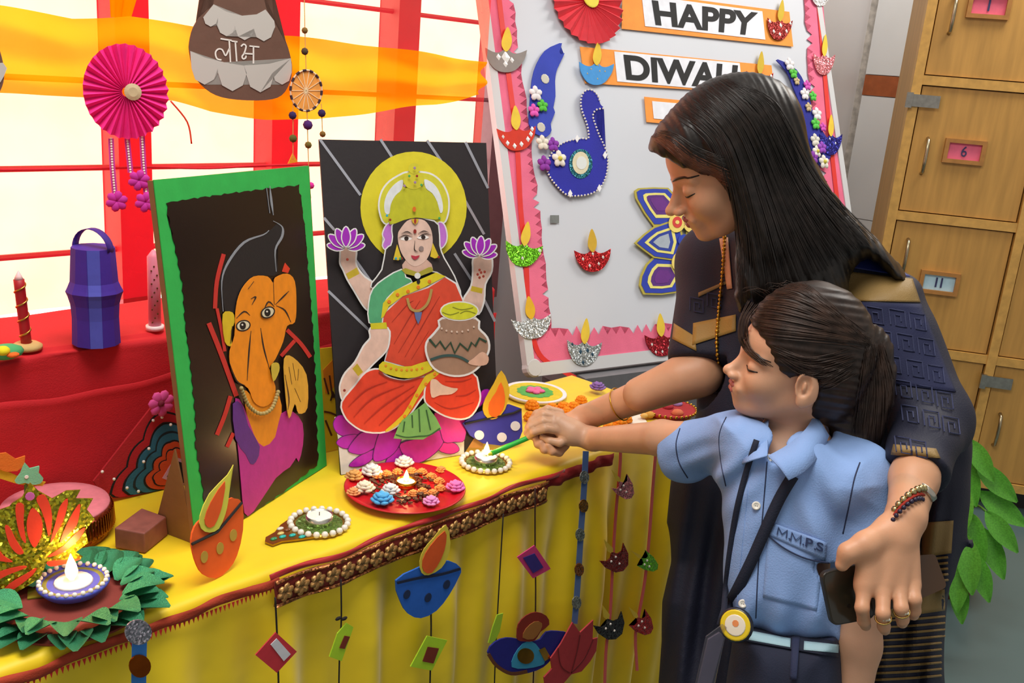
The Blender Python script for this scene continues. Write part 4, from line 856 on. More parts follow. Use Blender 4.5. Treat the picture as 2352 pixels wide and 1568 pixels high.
# standing paper diyas
W8 = Plane(onz(500, 1328, TZ+.004), 16, 5)
d1 = E('standing_diya', 'orange paper diya cutout with yellow flame leaning on the green frame', 'diya', 'large paper diya cutouts')
flat('bowl', Z7('165,660 185,580 240,520 400,405 440,400 490,430 492,600 455,760 400,850 320,905 240,880 200,820 175,740'), W8, 0, .003, M('f0601c'), d1, 2)
flat('flame', Z7('432,185 395,250 280,370 220,510 228,590 280,615 340,590 380,500 398,420 408,330 415,250'), W8, .003, .0015, M('d6d24a'), d1, 2); flat('flame_heart', Z7('378,290 290,420 250,530 268,580 310,572 350,480 368,400'), W8, .0042, .001, M('ea5a1c'), d1, 2)
for p in Z7('248,770 348,715 432,632'): flat('gold_dot', oval(*p, 8, 14, .15), W8, .0012, .001, M('c09a3a'), d1)
Mb().tube([W8.px(*p, .002) for p in Z7('168,688 330,610 485,425')], .0022, 6).obj('black_braid', M('1e1a18', 'cloth'), d1)
W9 = Plane(KP.px(1130, 1000, .016), -14, 13)
d2 = E('standing_diya', 'blue paper diya cutout with white spots standing beside the dark poster', 'diya', 'large paper diya cutouts')
flat('bowl', '1063,972 1095,948 1130,936 1170,928 1198,938 1200,990 1192,1010 1150,1023 1110,1018 1080,1000', W9, 0, .003, M('33339c'), d2)
flat('flame', '1152,851 1167,880 1170,905 1160,940 1140,961 1120,960 1109,940 1115,915 1135,880', W9, .003, .0015, M('dcb024'), d2, 2); flat('flame_heart', '1151,878 1160,910 1156,938 1140,958 1124,950 1124,925 1140,900', W9, .0042, .001, M('ee6a14'), d2, 2)
for p in S('1101,999 1153,1004 1184,978'): flat('white_dot', oval(*p, 11, 11), W9, .0012, .001, M('d9d9e6'), d2)
Mb().tube([W9.px(*p, .0015) for p in S('1068,973 1120,961 1180,948 1197,940')], .0022, 6).obj('black_braid', M('1e1a18', 'cloth'), d2)
PC_ = Plane(onz(1090, 1030, TZ+.0055), -14, 12); PC_.zmin = TZ+.0045
tag(flat('peach_card', '1068,1000 1086,996 1112,1014 1108,1030 1064,1028', PC_, 0, .001, M('f0b878')), 'small peach card in front of the blue standing diya', 'card')
# jewelled holders
def holder(label, px, py, R_px, npearl, tail, lit, pearl='ece6da'):
    c = onz(px, py, TZ+.005); k = mpp(c); R_ = R_px*k
    h = E('tealight_holder', label, 'candle holder', 'jewelled tealight holders')
    Mb().lathe(c, [(R_*.96, 0), (R_*.96, .003), (R_*.7, .004), (R_*.62, .0035)], 32).obj('base', M('b08a3a', 'metal', rough=.35), h, True)
    Mb().lathe(c+A(0, 0, .003), [(R_*.78, 0), (R_*.74, .0022), (R_*.55, .0022)], 24).obj('inlay', M('6a8a3a', 'glitter', s=260), h)
    for i in range(npearl): a = 2*math.pi*i/npearl; Mb().ball(c+A(R_*.93*math.cos(a), R_*.93*math.sin(a), .006), R_*.115, 8).obj('pearl', M(pearl, 'plastic', rough=.15), h, True)
    tealight(h, c+A(0, 0, .004), R_*.44, .015, lit)
    if tail:
        d = nrm((onz(640, 1238, TZ)-c)*A(1, 1, 0)); t = A(-d[1], d[0], 0)
        o2 = [c+d*R_*a_+t*R_*b_+A(0, 0, .004) for a_, b_ in ((.6, .75), (1.1, .62), (1.6, .45), (1.95, .5), (2.05, .2), (1.9, -.05), (1.5, -.2), (1.1, -.55), (.7, -.75))]
        slab('peacock_tail', o2, A(0, 0, 1), .003, M('b08a3a', 'metal', rough=.35), h)
        for a_, b_, cc in ((1.15, .3, '2ab0a8'), (1.45, .22, '2ab0a8'), (1.75, .2, '3a8a5a'), (1.1, -.1, '7a4a2a'), (1.4, 0, 'd8c070'), (.95, .55, '2ab0a8'), (1.25, -.3, 'd9d2c4')): Mb().ball(c+d*R_*a_+t*R_*b_+A(0, 0, .0045), R_*.11, 8, None, (1.2, .8, .4)).obj('stone', M(cc, 'plastic', rough=.1), h, True)
    return h
holder('gold peacock-shaped tealight holder with pearls and an unlit candle', 733, 1205, 70, 22, True, False)
holder('gold pearl-edged tealight holder with a burning candle at the green taper', 1115, 1066, 60, 22, False, True)
# red flower plate
c = onz(930, 1132, TZ+.005); k = mpp(c); R_ = 139*k
pl_ = E('flower_plate', 'red plate with a burning tealight in its gold cup', 'plate')
Mb().lathe(c, [(R_*.6, 0), (R_*.85, .004), (R_, .013), (R_*.985, .0145), (R_*.84, .0075), (R_*.3, .0065)], 48).obj('dish', M('c41a26', 'plastic', rough=.3), pl_, True)
ct = onz(932, 1116, TZ+.012)
Mb().lathe(ct, [(.018, 0), (.019, .012), (.0175, .012), (.0175, .003)], 24).obj('gold_cup', M('d0932a', 'metal', rough=.25), pl_, True)
Mb().lathe(ct+A(0, 0, .004), [(.0172, 0), (.0172, .005), (.012, .0055)], 20).obj('wax', M('f6f0e2', 'wax'), pl_, True); flame(ct+A(0, 0, .0105), .022, pl_)
mb = Mb()
for i in range(170):
    a = random.uniform(0, 6.28); q = R_*.62*math.sqrt(random.uniform(.08, 1)); mb.box(c+A(q*math.cos(a), q*math.sin(a), .0095+random.uniform(0, .005)), (.004, .0022, .0012), np.array(Matrix.Rotation(random.uniform(0, 6), 3, 'Z')@Matrix.Rotation(random.uniform(-.6, .6), 3, 'X')))
mb.obj('potpourri', M('5a3a24', 'leaf'), pl_)['kind'] = 'stuff'
def ruffle(c, r, col, label, cat='flower', group='paper flowers on the red plate', name='paper_flower'):
    mb = Mb()
    for lay_, (m_, rr, hh) in enumerate(((7, .62, 0), (6, .42, .22), (4, .2, .4))):
        for i in range(m_):
            a = 2*math.pi*i/m_+lay_*.5+random.uniform(-.2, .2); mb.ball(A(*c)+r*A(rr*math.cos(a), rr*math.sin(a), .3+hh), r*.42, 6, np.array(Matrix.Rotation(a, 3, 'Z')@Matrix.Rotation(-.5, 3, 'Y')), (1, .85, .42))
    return tag(mb.obj(name, M(col, 'cloth'), None, True), label, cat, group)
nm_ = {'efe2c8': 'cream', 'e6e4e0': 'white', '5ab4ea': 'sky blue', 'ec9ad0': 'light pink', 'f07fc4': 'bright pink', 'f0a468': 'peach', 'd9a25a': 'tan'}
for x, y, r, cc, where in ((1262, 345, 26, 'efe2c8', 'beside the peach one on the red plate'), (1425, 357, 24, 'e6e4e0', 'before the gold cup on the red plate'), (1374, 420, 28, '5ab4ea', 'at the rim of the red plate nearest the brocade ribbon'), (1682, 427, 21, 'ec9ad0', 'lying on the front rim of the red plate'), (1838, 338, 25, 'f07fc4', 'on the rim of the red plate away from the pictures'), (1192, 366, 18, 'f0a468', 'on the rim of the red plate'), (1196, 268, 24, 'd9a25a', 'on the rim of the red plate near the pictures'), (1308, 240, 28, 'e6e4e0', 'at the back rim of the red plate'), (1512, 182, 26, 'e6e4e0', 'behind the candle flame on the red plate')):
    q = Z7('%d,%d' % (x, y))[0]; ruffle(onz(q[0], q[1]+4, TZ+.014), r*k, cc, '%s paper flower %s' % (nm_[cc], where))
for i, (x, y) in enumerate(S('1345,262 1400,248 1470,236 1560,230 1625,236 1685,265 1735,295 1742,340 1695,372 1630,362 1572,375 1748,224')):
    q = Z7('%d,%d' % (x, y))[0]; ruffle(onz(q[0], q[1]+3, TZ+.013), 15*k, 'f09a50', 'small orange petal tuft around the gold cup on the red plate', 'flower', 'orange petal tufts on the red plate', 'petal_tuft')
# rangoli plate, marigolds, thali
c = onz(1228, 908, TZ+.005); k = mpp(c); R_ = 74*k
rp = E('rangoli_plate', 'round white-edged plate painted yellow and green with a pink flower', 'plate')
Mb().lathe(c, [(R_*.9, 0), (R_, .008), (R_*.98, .011), (R_*.86, .009)], 40).obj('rim', M('e6e2e4', 'paper'), rp, True); Mb().lathe(c+A(0, 0, .0085), [(R_*.87, 0), (R_*.86, .0015), (R_*.5, .0015)], 36).obj('yellow_field', M('d8c020', 'crayon'), rp)
mb = Mb()
for i in range(12): a = i*.52; mb.ball(c+A(R_*.42*math.cos(a), R_*.42*math.sin(a), .0105), R_*.17, 8, None, (1, 1, .12))
mb.obj('green_ring', M('4faa4a', 'crayon'), rp)['kind'] = 'stuff'
flower(Mb(), c+A(0, 0, .012), np.eye(3), R_*.3).obj('pink_flower', M('ea6a9c'), rp, True)
mg = E('marigold_garland', 'garland of orange marigolds lying on the yellow cloth beside the joined hands', 'garland')
for x, y, r in ((1222, 926, 18), (1218, 952, 17), (1246, 948, 18), (1240, 968, 16), (1268, 932, 16), (1294, 930, 17), (1318, 930, 17), (1335, 914, 15), (1352, 988, 14), (1375, 986, 16), (1398, 978, 17), (1424, 966, 18), (1440, 958, 14), (1302, 940, 14)):
    c = onz(x, y+6, TZ+.012); rr = r*mpp(c); mb = Mb()
    for lay_, (m_, q, hh) in enumerate(((9, .62, -.05), (8, .5, .3), (5, .25, .55))):
        for i in range(m_): a = 6.283*i/m_+lay_; mb.ball(c+rr*A(q*math.cos(a), q*math.sin(a), hh), rr*.42, 6, np.array(Matrix.Rotation(a, 3, 'Z')), (1, .8, .7))
    mb.obj('marigold', M('f08c08', 'cloth'), mg, True)
c = onz(1530, 944, TZ+.005); k = mpp(c); R_ = 68*k
th = E('offering_plate', 'maroon plate with gold beaded rim holding small offerings', 'plate')
Mb().lathe(c, [(R_*.9, 0), (R_, .008), (R_*.97, .011), (R_*.84, .007), (R_*.2, .0065)], 40).obj('dish', M('a8262a', 'cloth'), th, True)
for i in range(34): a = 2*math.pi*i/34; Mb().ball(c+A(R_*math.cos(a), R_*math.sin(a), .0105), R_*.06, 6).obj('gold_bead', M('d0a040', 'metal'), th, True)
for x, y, cc, s in ((1556, 923, 'a886c0', 12), (1556, 944, 'd8744c', 14), (1492, 948, 'd8a040', 12), (1480, 950, 'e8b860', 9), (1535, 930, 'b02a3a', 12)): p = onz(x, y+4, TZ+.014); Mb().ball(p, s*k, 8, None, (1.2, 1, .6)).obj('offering', M(cc, 'cloth'), th, True)
tag(flat('paper_napkin', '1434,958 1470,946 1486,968 1470,982 1448,984', TT, .0016, .0015, M('e4ddce')), 'white paper napkin beside the maroon plate', 'napkin')
ruffle(onz(1372, 896, TZ+.012), .022, '8c6ab0', 'lilac paper flower at the back of the yellow cloth', 'flower', None)
# ================= trims and hangings at the table front ==========================================
def trim(name, x0, x1, z0, z1, y, mat, par, n=60, amp=.002):
    return sheet(name, lambda u, v: (x0+(x1-x0)*u, y-.0015*math.sin(40*u+6*v)-.0025*math.sin(math.pi*v)+amp*math.sin(25*u), z0+(z1-z0)*v+amp*math.sin(17*u+1)), n, 3, mat, par, .0012)
yt = YF-.014
lt = E('lace_trim', 'narrow red lace trim with tooth edge along the table edge below the leaf wreath', 'trim')
trim('braid', .30, .735, TZ-.014, TZ+.001, yt, M('a8381c', 'cloth'), lt)
mb = Mb()
for i in range(62): x = .302+.43*i/62; mb.add([(x, yt-.001, TZ-.014), (x+.005, yt-.001, TZ-.014), (x+.0025, yt-.002, TZ-.024), (x+.0025, yt+.001, TZ-.016)], [(0, 1, 2), (0, 2, 3), (1, 3, 2), (0, 3, 1)])
mb.obj('tooth_edge', M('c01c1c', 'cloth'), lt)['kind'] = 'stuff'
br = E('brocade_ribbon', 'wide maroon ribbon with gold embroidered flowers along the table edge', 'ribbon')
trim('ribbon', .725, 1.345, TZ-.048, TZ-.006, yt-.004, M('7a2218', 'cloth'), br); trim('gold_edge', .725, 1.345, TZ-.051, TZ-.045, yt-.006, M('a8683a', 'glitter', s=260), br); trim('gold_edge', .725, 1.345, TZ-.011, TZ-.005, yt-.006, M('a8683a', 'glitter', s=260), br); trim('red_selvedge', .72, 1.40, TZ-.006, TZ+.004, yt+.001, M('b01a1a', 'satin'), br, amp=.003); trim('plain_end', 1.345, 1.56, TZ-.028, TZ-.002, yt, M('8a1414', 'cloth'), br)
fm = flower(Mb(), A(0, 0, 0), np.array([A(1, 0, 0), A(0, 0, 1), A(0, -1, 0)]).T, .0145, 6)
fo = None
for i in range(21):
    o = fm.obj('gold_flower', M('b98a52', 'glitter', s=200), br, True) if i == 0 else link(bpy.data.objects.new('gold_flower', fo.data), br)
    if i == 0: fo = o
    x = .742+i*.0292; o.location = (x, yt-.008, TZ-.028+.002*math.sin(17*(x-.725)/.62+1))
FP = Plane((1, YF-.062, .4), 0)
def thread(par, pts, r, col='1c1614', name='thread'): return Mb().tube([FP.px(*p) for p in crom(S(pts), 4, False)], r, 6).obj(name, M(col, 'cloth'), par, True)
def card(par, outer, oc, inner, ic):
    o = flat('card', outer, FP, .004, .002, M(oc), par); flat('card_centre', inner, FP, .0055, .001, M(ic), o)
h = E('hanging_string', 'black thread with a red and white square card under the ribbon end', 'hanging ornament', 'strings hanging down the table front')
thread(h, '632,1372 636,1450 640,1580 640,1640', .0014); card(h, '587,1504 634,1452 682,1496 636,1545', 'c8303a', '622,1480 636,1466 668,1502 652,1518', 'd8d4d8')
h = E('hanging_string', 'black thread tied in a bow above a lime card with maroon centre', 'hanging ornament', 'strings hanging down the table front')
thread(h, '783,1330 784,1420 780,1500 777,1640', .0013); card(h, '796,1430 812,1440 785,1518 757,1508 775,1455', 'b4dc28', '792,1460 804,1462 792,1490 780,1488', '7a2a14')
for s in (-1, 1): Mb().ball(FP.px(784+7*s, 1420, .003), .004, 8, None, (1.5, .6, .8)).obj('bow_loop', M('1c1614', 'cloth'), h, True)
h = E('hanging_string', 'large blue paper diya with orange flame above a lime square card', 'hanging ornament', 'strings hanging down the table front')
thread(h, '992,1270 990,1400 990,1460 986,1640', .0015)
flat('bowl', Z7('1462,920 1580,850 1680,810 1800,795 1875,840 1860,900 1800,1010 1720,1110 1620,1158 1540,1130 1490,1050'), FP, .006, .003, M('2262c0'), h, 2); strokes('braid', [Z7('1470,935 1600,905 1750,880 1870,845')], 6, FP, .0085, M('14203c', 'cloth'), h)
flat('flame', Z7('1780,565 1808,680 1790,770 1750,840 1670,885 1625,870 1612,800 1640,720 1700,650'), FP, .0095, .001, M('e0c840'), h, 2); flat('flame_heart', Z7('1772,605 1780,680 1750,780 1690,870 1640,860 1632,790 1680,700'), FP, .011, .001, M('e0581c'), h, 2)
for p in Z7('1533,1008 1667,1028 1785,945'): flat('dark_dot', oval(*p, 7, 11, .4), FP, .0075, .001, M('16284c'), h)
card(h, Z7('1660,1270 1788,1298 1690,1490 1555,1465'), 'b4dc28', Z7('1665,1340 1735,1350 1700,1445 1632,1432'), '7a2a14')
h = E('hanging_string', 'thin black thread with a small lime tag low down', 'hanging ornament', 'strings hanging down the table front')
thread(h, '1156,1180 1146,1350 1138,1500 1134,1640', .0013); flat('lime_tag', '1142,1412 1156,1408 1148,1450 1134,1478 1122,1476 1132,1440', FP, .004, .002, M('a8cc2c'), h)
h = E('hanging_string', 'dark thread with a pink and navy square card above a navy paper diya', 'hanging ornament', 'strings hanging down the table front')
def Z8(s): return [(1080+x/2.970, 1040+y/2.970) for x, y in S(s)]
thread(h, '1229,1120 1229,1250 1230,1400 1222,1640', .0015, '3a1c14'); card(h, Z8('322,710 440,630 550,790 430,855'), 'd83a7a', Z8('362,715 440,685 500,780 430,820'), '3a2a80')
flat('bowl', Z8('120,1360 170,1290 250,1260 330,1270 420,1285 480,1270 520,1220 600,1215 680,1235 640,1310 560,1400 500,1460 400,1500 280,1505 180,1450'), FP, .0075, .003, M('1c1c80'), h, 2); flat('flame', Z8('320,1230 330,1165 380,1110 450,1085 520,1110 540,1170 480,1220 440,1280 370,1285 325,1275'), FP, .0098, .002, M('8a2414'), h, 2); flat('flame_heart', Z8('360,1260 380,1200 440,1150 490,1160 480,1210 430,1270'), FP, .0108, .001, M('a86a2c'), h, 2)
flat('light_panel', Z8('285,1460 300,1380 360,1300 420,1285 470,1330 510,1420 480,1450 380,1470'), FP, .0086, .001, M('3a9ac0'), h, 2); flat('gold_disc', oval(*Z8('380,1385')[0], 19, 18), FP, .0096, .001, M('a88a2a', 'metal'), h); flat('gold_bar', Z8('470,1345 510,1325 550,1395 510,1420'), FP, .0096, .001, M('d0b04a', 'metal'), h); strokes('brown_rim', [Z8('125,1370 180,1450 280,1505 390,1490')], 8, FP, .0085, M('6a3a1c'), h)
h = E('hanging_ribbon', 'blue ribbon with grey and copper discs ending in a red paper tulip', 'hanging ornament', 'ribbons hanging down the table front')
strokes('ribbon', ['1346,1036 1342,1120 1335,1220 1330,1300 1326,1360 1320,1432'], 13, FP, .002, M('2a5aa0', 'satin'), h, th=.001)
for x, y, cc in ((1343, 1096, '8a9090'), (1341, 1162, '8a5a1c'), (1333, 1228, '8a9088'), (1331, 1308, '8a4a10'), (1325, 1384, '90948c')): flat('disc', oval(x, y, 10.5, 15), FP, .004, .0015, M(cc, 'glitter'), h)
flat('tulip', Z8('510,1568 505,1530 560,1470 550,1400 620,1300 700,1155 750,1225 840,1140 835,1270 870,1260 860,1350 820,1420 760,1490 690,1510 640,1568 600,1640 520,1640'), FP, .0135, .003, M('b8343a'), h); strokes('petal_lines', [Z8('750,1240 730,1350 690,1500'), Z8('840,1270 780,1400 690,1500'), Z8('600,1330 620,1450 680,1500')], 2, FP, .0143, M('7a1c20'), h)
h = E('hanging_ribbon', 'blue ribbon with silver and copper discs hanging below the leaf wreath', 'hanging ornament', 'ribbons hanging down the table front')
strokes('ribbon', ['322,1452 320,1500 318,1640'], 34, FP, .002, M('2272c0', 'satin'), h, th=.001); flat('disc', oval(318, 1452, 31, 29), FP, .006, .002, M('9a96a0', 'glitter'), h); flat('disc', oval(322, 1530, 25, 26), FP, .006, .002, M('a04a14', 'metal', rough=.4), h)
def cord_with(label, pts, items):
    h = E('hanging_diyas', label, 'hanging ornament', 'red cords hanging down the table front'); strokes('cord', [pts], 6, FP, .001, M('e0261a', 'satin'), h, th=.0012)
    for x, y, hw, hh, rot, col in items:
        cc, ss = math.cos(math.radians(rot)), math.sin(math.radians(rot))
        p = [(x+cc*a*hw-ss*b*hh, y+ss*a*hw+cc*b*hh) for a, b in S('-1,-.42 -.6,-.15 -.3,-.2 0,-.5 .3,-.2 .62,-.2 1,-.6 .9,.2 .5,.82 0,1 -.5,.82 -.9,.2')]
        o = flat('diya', p, FP, .004, .002, M(col, 'glitter'), h); q = [(x+cc*a*hw-ss*b*hh, y+ss*a*hw+cc*b*hh) for a, b in S('0,-.3 -.2,-.7 .02,-1.5 .22,-.7')]
        flat('diya_flame', q, FP, .0035, .001, M('e8c63a'), o); beads('diya_gems', [(x-hw*.3, y+hh*.2), (x+hw*.25, y+hh*.35), (x, y-hh*.1)], 3, FP, .0048, PE, o, 6)['kind'] = 'stuff'
cord_with('red cord with pink, maroon and black paper diyas', '1426,1036 1424,1080 1415,1180 1408,1290 1402,1410 1392,1500 1388,1640', [(1432, 1118, 24, 32, -35, 'd77f88'), (1414, 1282, 34, 34, -32, '8e1c1a'), (1402, 1436, 36, 34, -22, '1e1a22')])
cord_with('red cord with small green and red paper diyas', '1507,1036 1500,1120 1492,1230 1482,1330 1470,1400 1460,1460 1464,1540', [(1486, 1290, 20, 30, -55, '6cc21c'), (1474, 1430, 26, 32, -40, 'b5161d')])
# ================= potted plant behind the woman ===================================================
pb = onz(2215, 1360, 0.); pb = A(pb[0]-.02, pb[1]+.06, 0)
pp = E('potted_plant', 'leafy green plant in a clay pot between the locker and the woman', 'plant')
Mb().lathe(pb, [(.08, 0), (.11, .18), (.115, .19), (.1, .19), (.1, .16)], 20).obj('pot', M('8a4a2c', 'stone'), pp, True)
gv = []; gf = []
for i in range(9):
    t = i/8; w = .42*math.sin(math.pi*min(1, t*.96+.02))**.75*(1-.35*t)
    for s in (-1, -.5, 0, .5, 1): gv.append((t, s*w*.55, .06*abs(s)-.28*t*t+.02*math.sin(9*t+3*s)))
gme = bpy.data.meshes.new('leaf'); gme.from_pydata(gv, [], lf); gme.materials.append(M('66b43a', 'leaf')); gme.polygons.foreach_set('use_smooth', [True]*len(lf))
for i, (x, y, l, a, tl) in enumerate([(2252, 1030, .13, -60, -10), (2232, 1020, .12, -110, 0), (2270, 1085, .15, -40, 20), (2240, 1070, .14, -80, 30), (2275, 1150, .16, -30, 25), (2238, 1130, .15, -100, 35), (2290, 1195, .14, -50, 40), (2250, 1195, .16, -80, 40), (2225, 1170, .13, -120, 20), (2285, 1235, .15, -70, 50), (2245, 1250, .16, -90, 50), (2262, 1290, .14, -75, 60), (2230, 1300, .15, -100, 55), (2225, 1345, .13, -90, 70), (2215, 1230, .15, -120, 40), (2205, 1100, .14, -130, 10), (2190, 1180, .14, -150, 20), (2180, 1090, .13, 160, 0), (2200, 1290, .13, -140, 50)]):
    p = atZ(x-26, y-22, 2.62+.02*(i % 5)); o = link(bpy.data.objects.new('leaf', gme), pp)
    d = RC@A(math.cos(math.radians(a)), -math.sin(math.radians(a)), -.35); d = nrm(d+A(0, 0, -.2)); nn = nrm(CAM-p); yv = nrm(np.cross(nn, d)); zv = np.cross(d, yv)
    m4 = Matrix.Identity(4)
    for r_ in range(3): m4[r_][0], m4[r_][1], m4[r_][2], m4[r_][3] = d[r_]*l, yv[r_]*l, zv[r_]*l, p[r_]
    o.matrix_local = m4
    q = A(pb[0], pb[1], .17); mid = (p+q)/2+A(0, 0, .06); Mb().tube(crom([q, mid, p], 5, False), .0035, 5).obj('stem', M('5a8a2c', 'leaf'), pp, True)
# ================= implicit surfaces for the two people ============================================
def proj_arr(X, Y, Z):
    x = X-CAM[0]; y = Y-CAM[1]; z = Z-CAM[2]
    c = [RC[0, i]*x+RC[1, i]*y+RC[2, i]*z for i in range(3)]
    return 1176+F*c[0]/c[2], 784+F*c[1]/c[2], c[2]
def proj(P): a = RC.T@(A(*P)-CAM); return 1176+F*a[0]/a[2], 784+F*a[1]/a[2], a[2]
def poly_sd(U, V, pts):
    d = np.full(np.broadcast(U, V).shape, 1e9, np.float32); s = np.ones(d.shape, bool); n = len(pts)
    for i in range(n):
        (ax, ay), (bx, by) = pts[i], pts[i-1]; ex, ey = bx-ax, by-ay; wx, wy = U-ax, V-ay
        t = np.clip((wx*ex+wy*ey)/(ex*ex+ey*ey+1e-12), 0, 1); d = np.minimum(d, (wx-ex*t)**2+(wy-ey*t)**2)
        c1 = V >= ay; c2 = V < by; c3 = ex*wy > ey*wx
        s ^= (c1 & c2 & c3) | (~c1 & ~c2 & ~c3)
    return np.sqrt(d)*np.where(s, 1, -1)
def smax(a, b, k): h = np.clip(.5-.5*(b-a)/k, 0, 1); return b*(1-h)+a*h+k*h*(1-h)
class Sdf:
    def __init__(s): s.pr = []; s.o = np.zeros(3); s.R = np.eye(3); s.sc = 1.
    def frame(s, o=(0, 0, 0), R=np.eye(3), sc=1.): s.o = A(*o); s.R = np.array(R); s.sc = sc; return s
    def w(s, p): return s.o+s.R@(A(*p)*s.sc)
    def cone(s, a, b, ra, rb=None, k=.01, op=1, flat=None):      # round cone; flat=(direction, factor) squashes along a direction
        a, b = s.w(a), s.w(b); ra *= s.sc; rb = ra if rb is None else rb*s.sc; ba = b-a; L = max(ba@ba, 1e-12)
        if flat: fd = s.R@nrm(flat[0]); fk = 1/flat[1]-1
        def fn(X, Y, Z):
            x, y, z = X-a[0], Y-a[1], Z-a[2]; B = ba
            if flat:
                c = (x*fd[0]+y*fd[1]+z*fd[2])*fk; x, y, z = x+c*fd[0], y+c*fd[1], z+c*fd[2]; B = ba+fd*(ba@fd)*fk
            t = np.clip((x*B[0]+y*B[1]+z*B[2])/max(B@B, 1e-12), 0, 1)
            return np.sqrt((x-B[0]*t)**2+(y-B[1]*t)**2+(z-B[2]*t)**2)-(ra+(rb-ra)*t)
        r = max(ra, rb)*(1 if not flat else max(1, flat[1])); s.pr.append((fn, np.minimum(a, b)-r, np.maximum(a, b)+r, k, op)); return s
    def chain(s, pts, rad, k=.006, **kw):
        for i in range(len(pts)-1): s.cone(pts[i], pts[i+1], rad[i], rad[i+1], k, **kw)
        return s
    def ell(s, c, r, k=.01, op=1, rot=None):
        c = s.w(c); r = A(*r)*s.sc; Q = s.R if rot is None else s.R@np.array(rot)
        def fn(X, Y, Z):
            x, y, z = X-c[0], Y-c[1], Z-c[2]
            q = [(Q[0, i]*x+Q[1, i]*y+Q[2, i]*z)/r[i] for i in range(3)]
            k0 = np.sqrt(q[0]**2+q[1]**2+q[2]**2); k1 = np.sqrt((q[0]/r[0])**2+(q[1]/r[1])**2+(q[2]/r[2])**2)+1e-9
            return k0*(k0-1)/k1
        m = max(r); s.pr.append((fn, c-m, c+m, k, op)); return s
    def prism(s, poly, k=.006, op=-1, lr=(-9, 9), axis=1):                # local 2D polygon (x,z) extruded along local y
        def fn(X, Y, Z):
            x, y, z = X-s0[0], Y-s0[1], Z-s0[2]; q = [(R0[0, i]*x+R0[1, i]*y+R0[2, i]*z)/sc0 for i in range(3)]
            d = poly_sd(q[0], q[2], poly); d = np.maximum(d, np.maximum(lr[0]-q[1], q[1]-lr[1])); return d*sc0
        s0, R0, sc0 = s.o.copy(), s.R.copy(), s.sc; s.pr.append((fn, s0-.5, s0+.5, k, op)); return s
    def sil(s, pts, Z0, half, k=None, op=1, gx=0., gy=0., kk=.02, edge=None):   # traced outline at distance Z0 (tilted by gx, gy per pixel), half thickness, rounded
        pts = S(pts) if isinstance(pts, str) else list(pts); cx = sum(p[0] for p in pts)/len(pts); cy = sum(p[1] for p in pts)/len(pts); k = k or half*1.1
        def fn(X, Y, Z):
            U, V, D = proj_arr(X, Y, Z); d2 = poly_sd(U, V, pts)*(Z0/F); zc = Z0+gx*(U-cx)+gy*(V-cy)
            return smax(d2, np.abs(D-zc)-half, k)
        Q = np.array([atZ(x, y, Z0+gx*(x-cx)+gy*(y-cy)+e*half) for x, y in pts for e in (-1, 1)]); s.pr.append((fn, Q.min(0), Q.max(0), kk, op)); return s
    def grid(s, lo, hi, h, disp=None): return Field(s, A(*lo), A(*hi), h, disp)
    def bounds(s, pad=.02):
        P = [p for p in s.pr if p[4] > 0]; return np.min([p[1] for p in P], 0)-pad, np.max([p[2] for p in P], 0)+pad
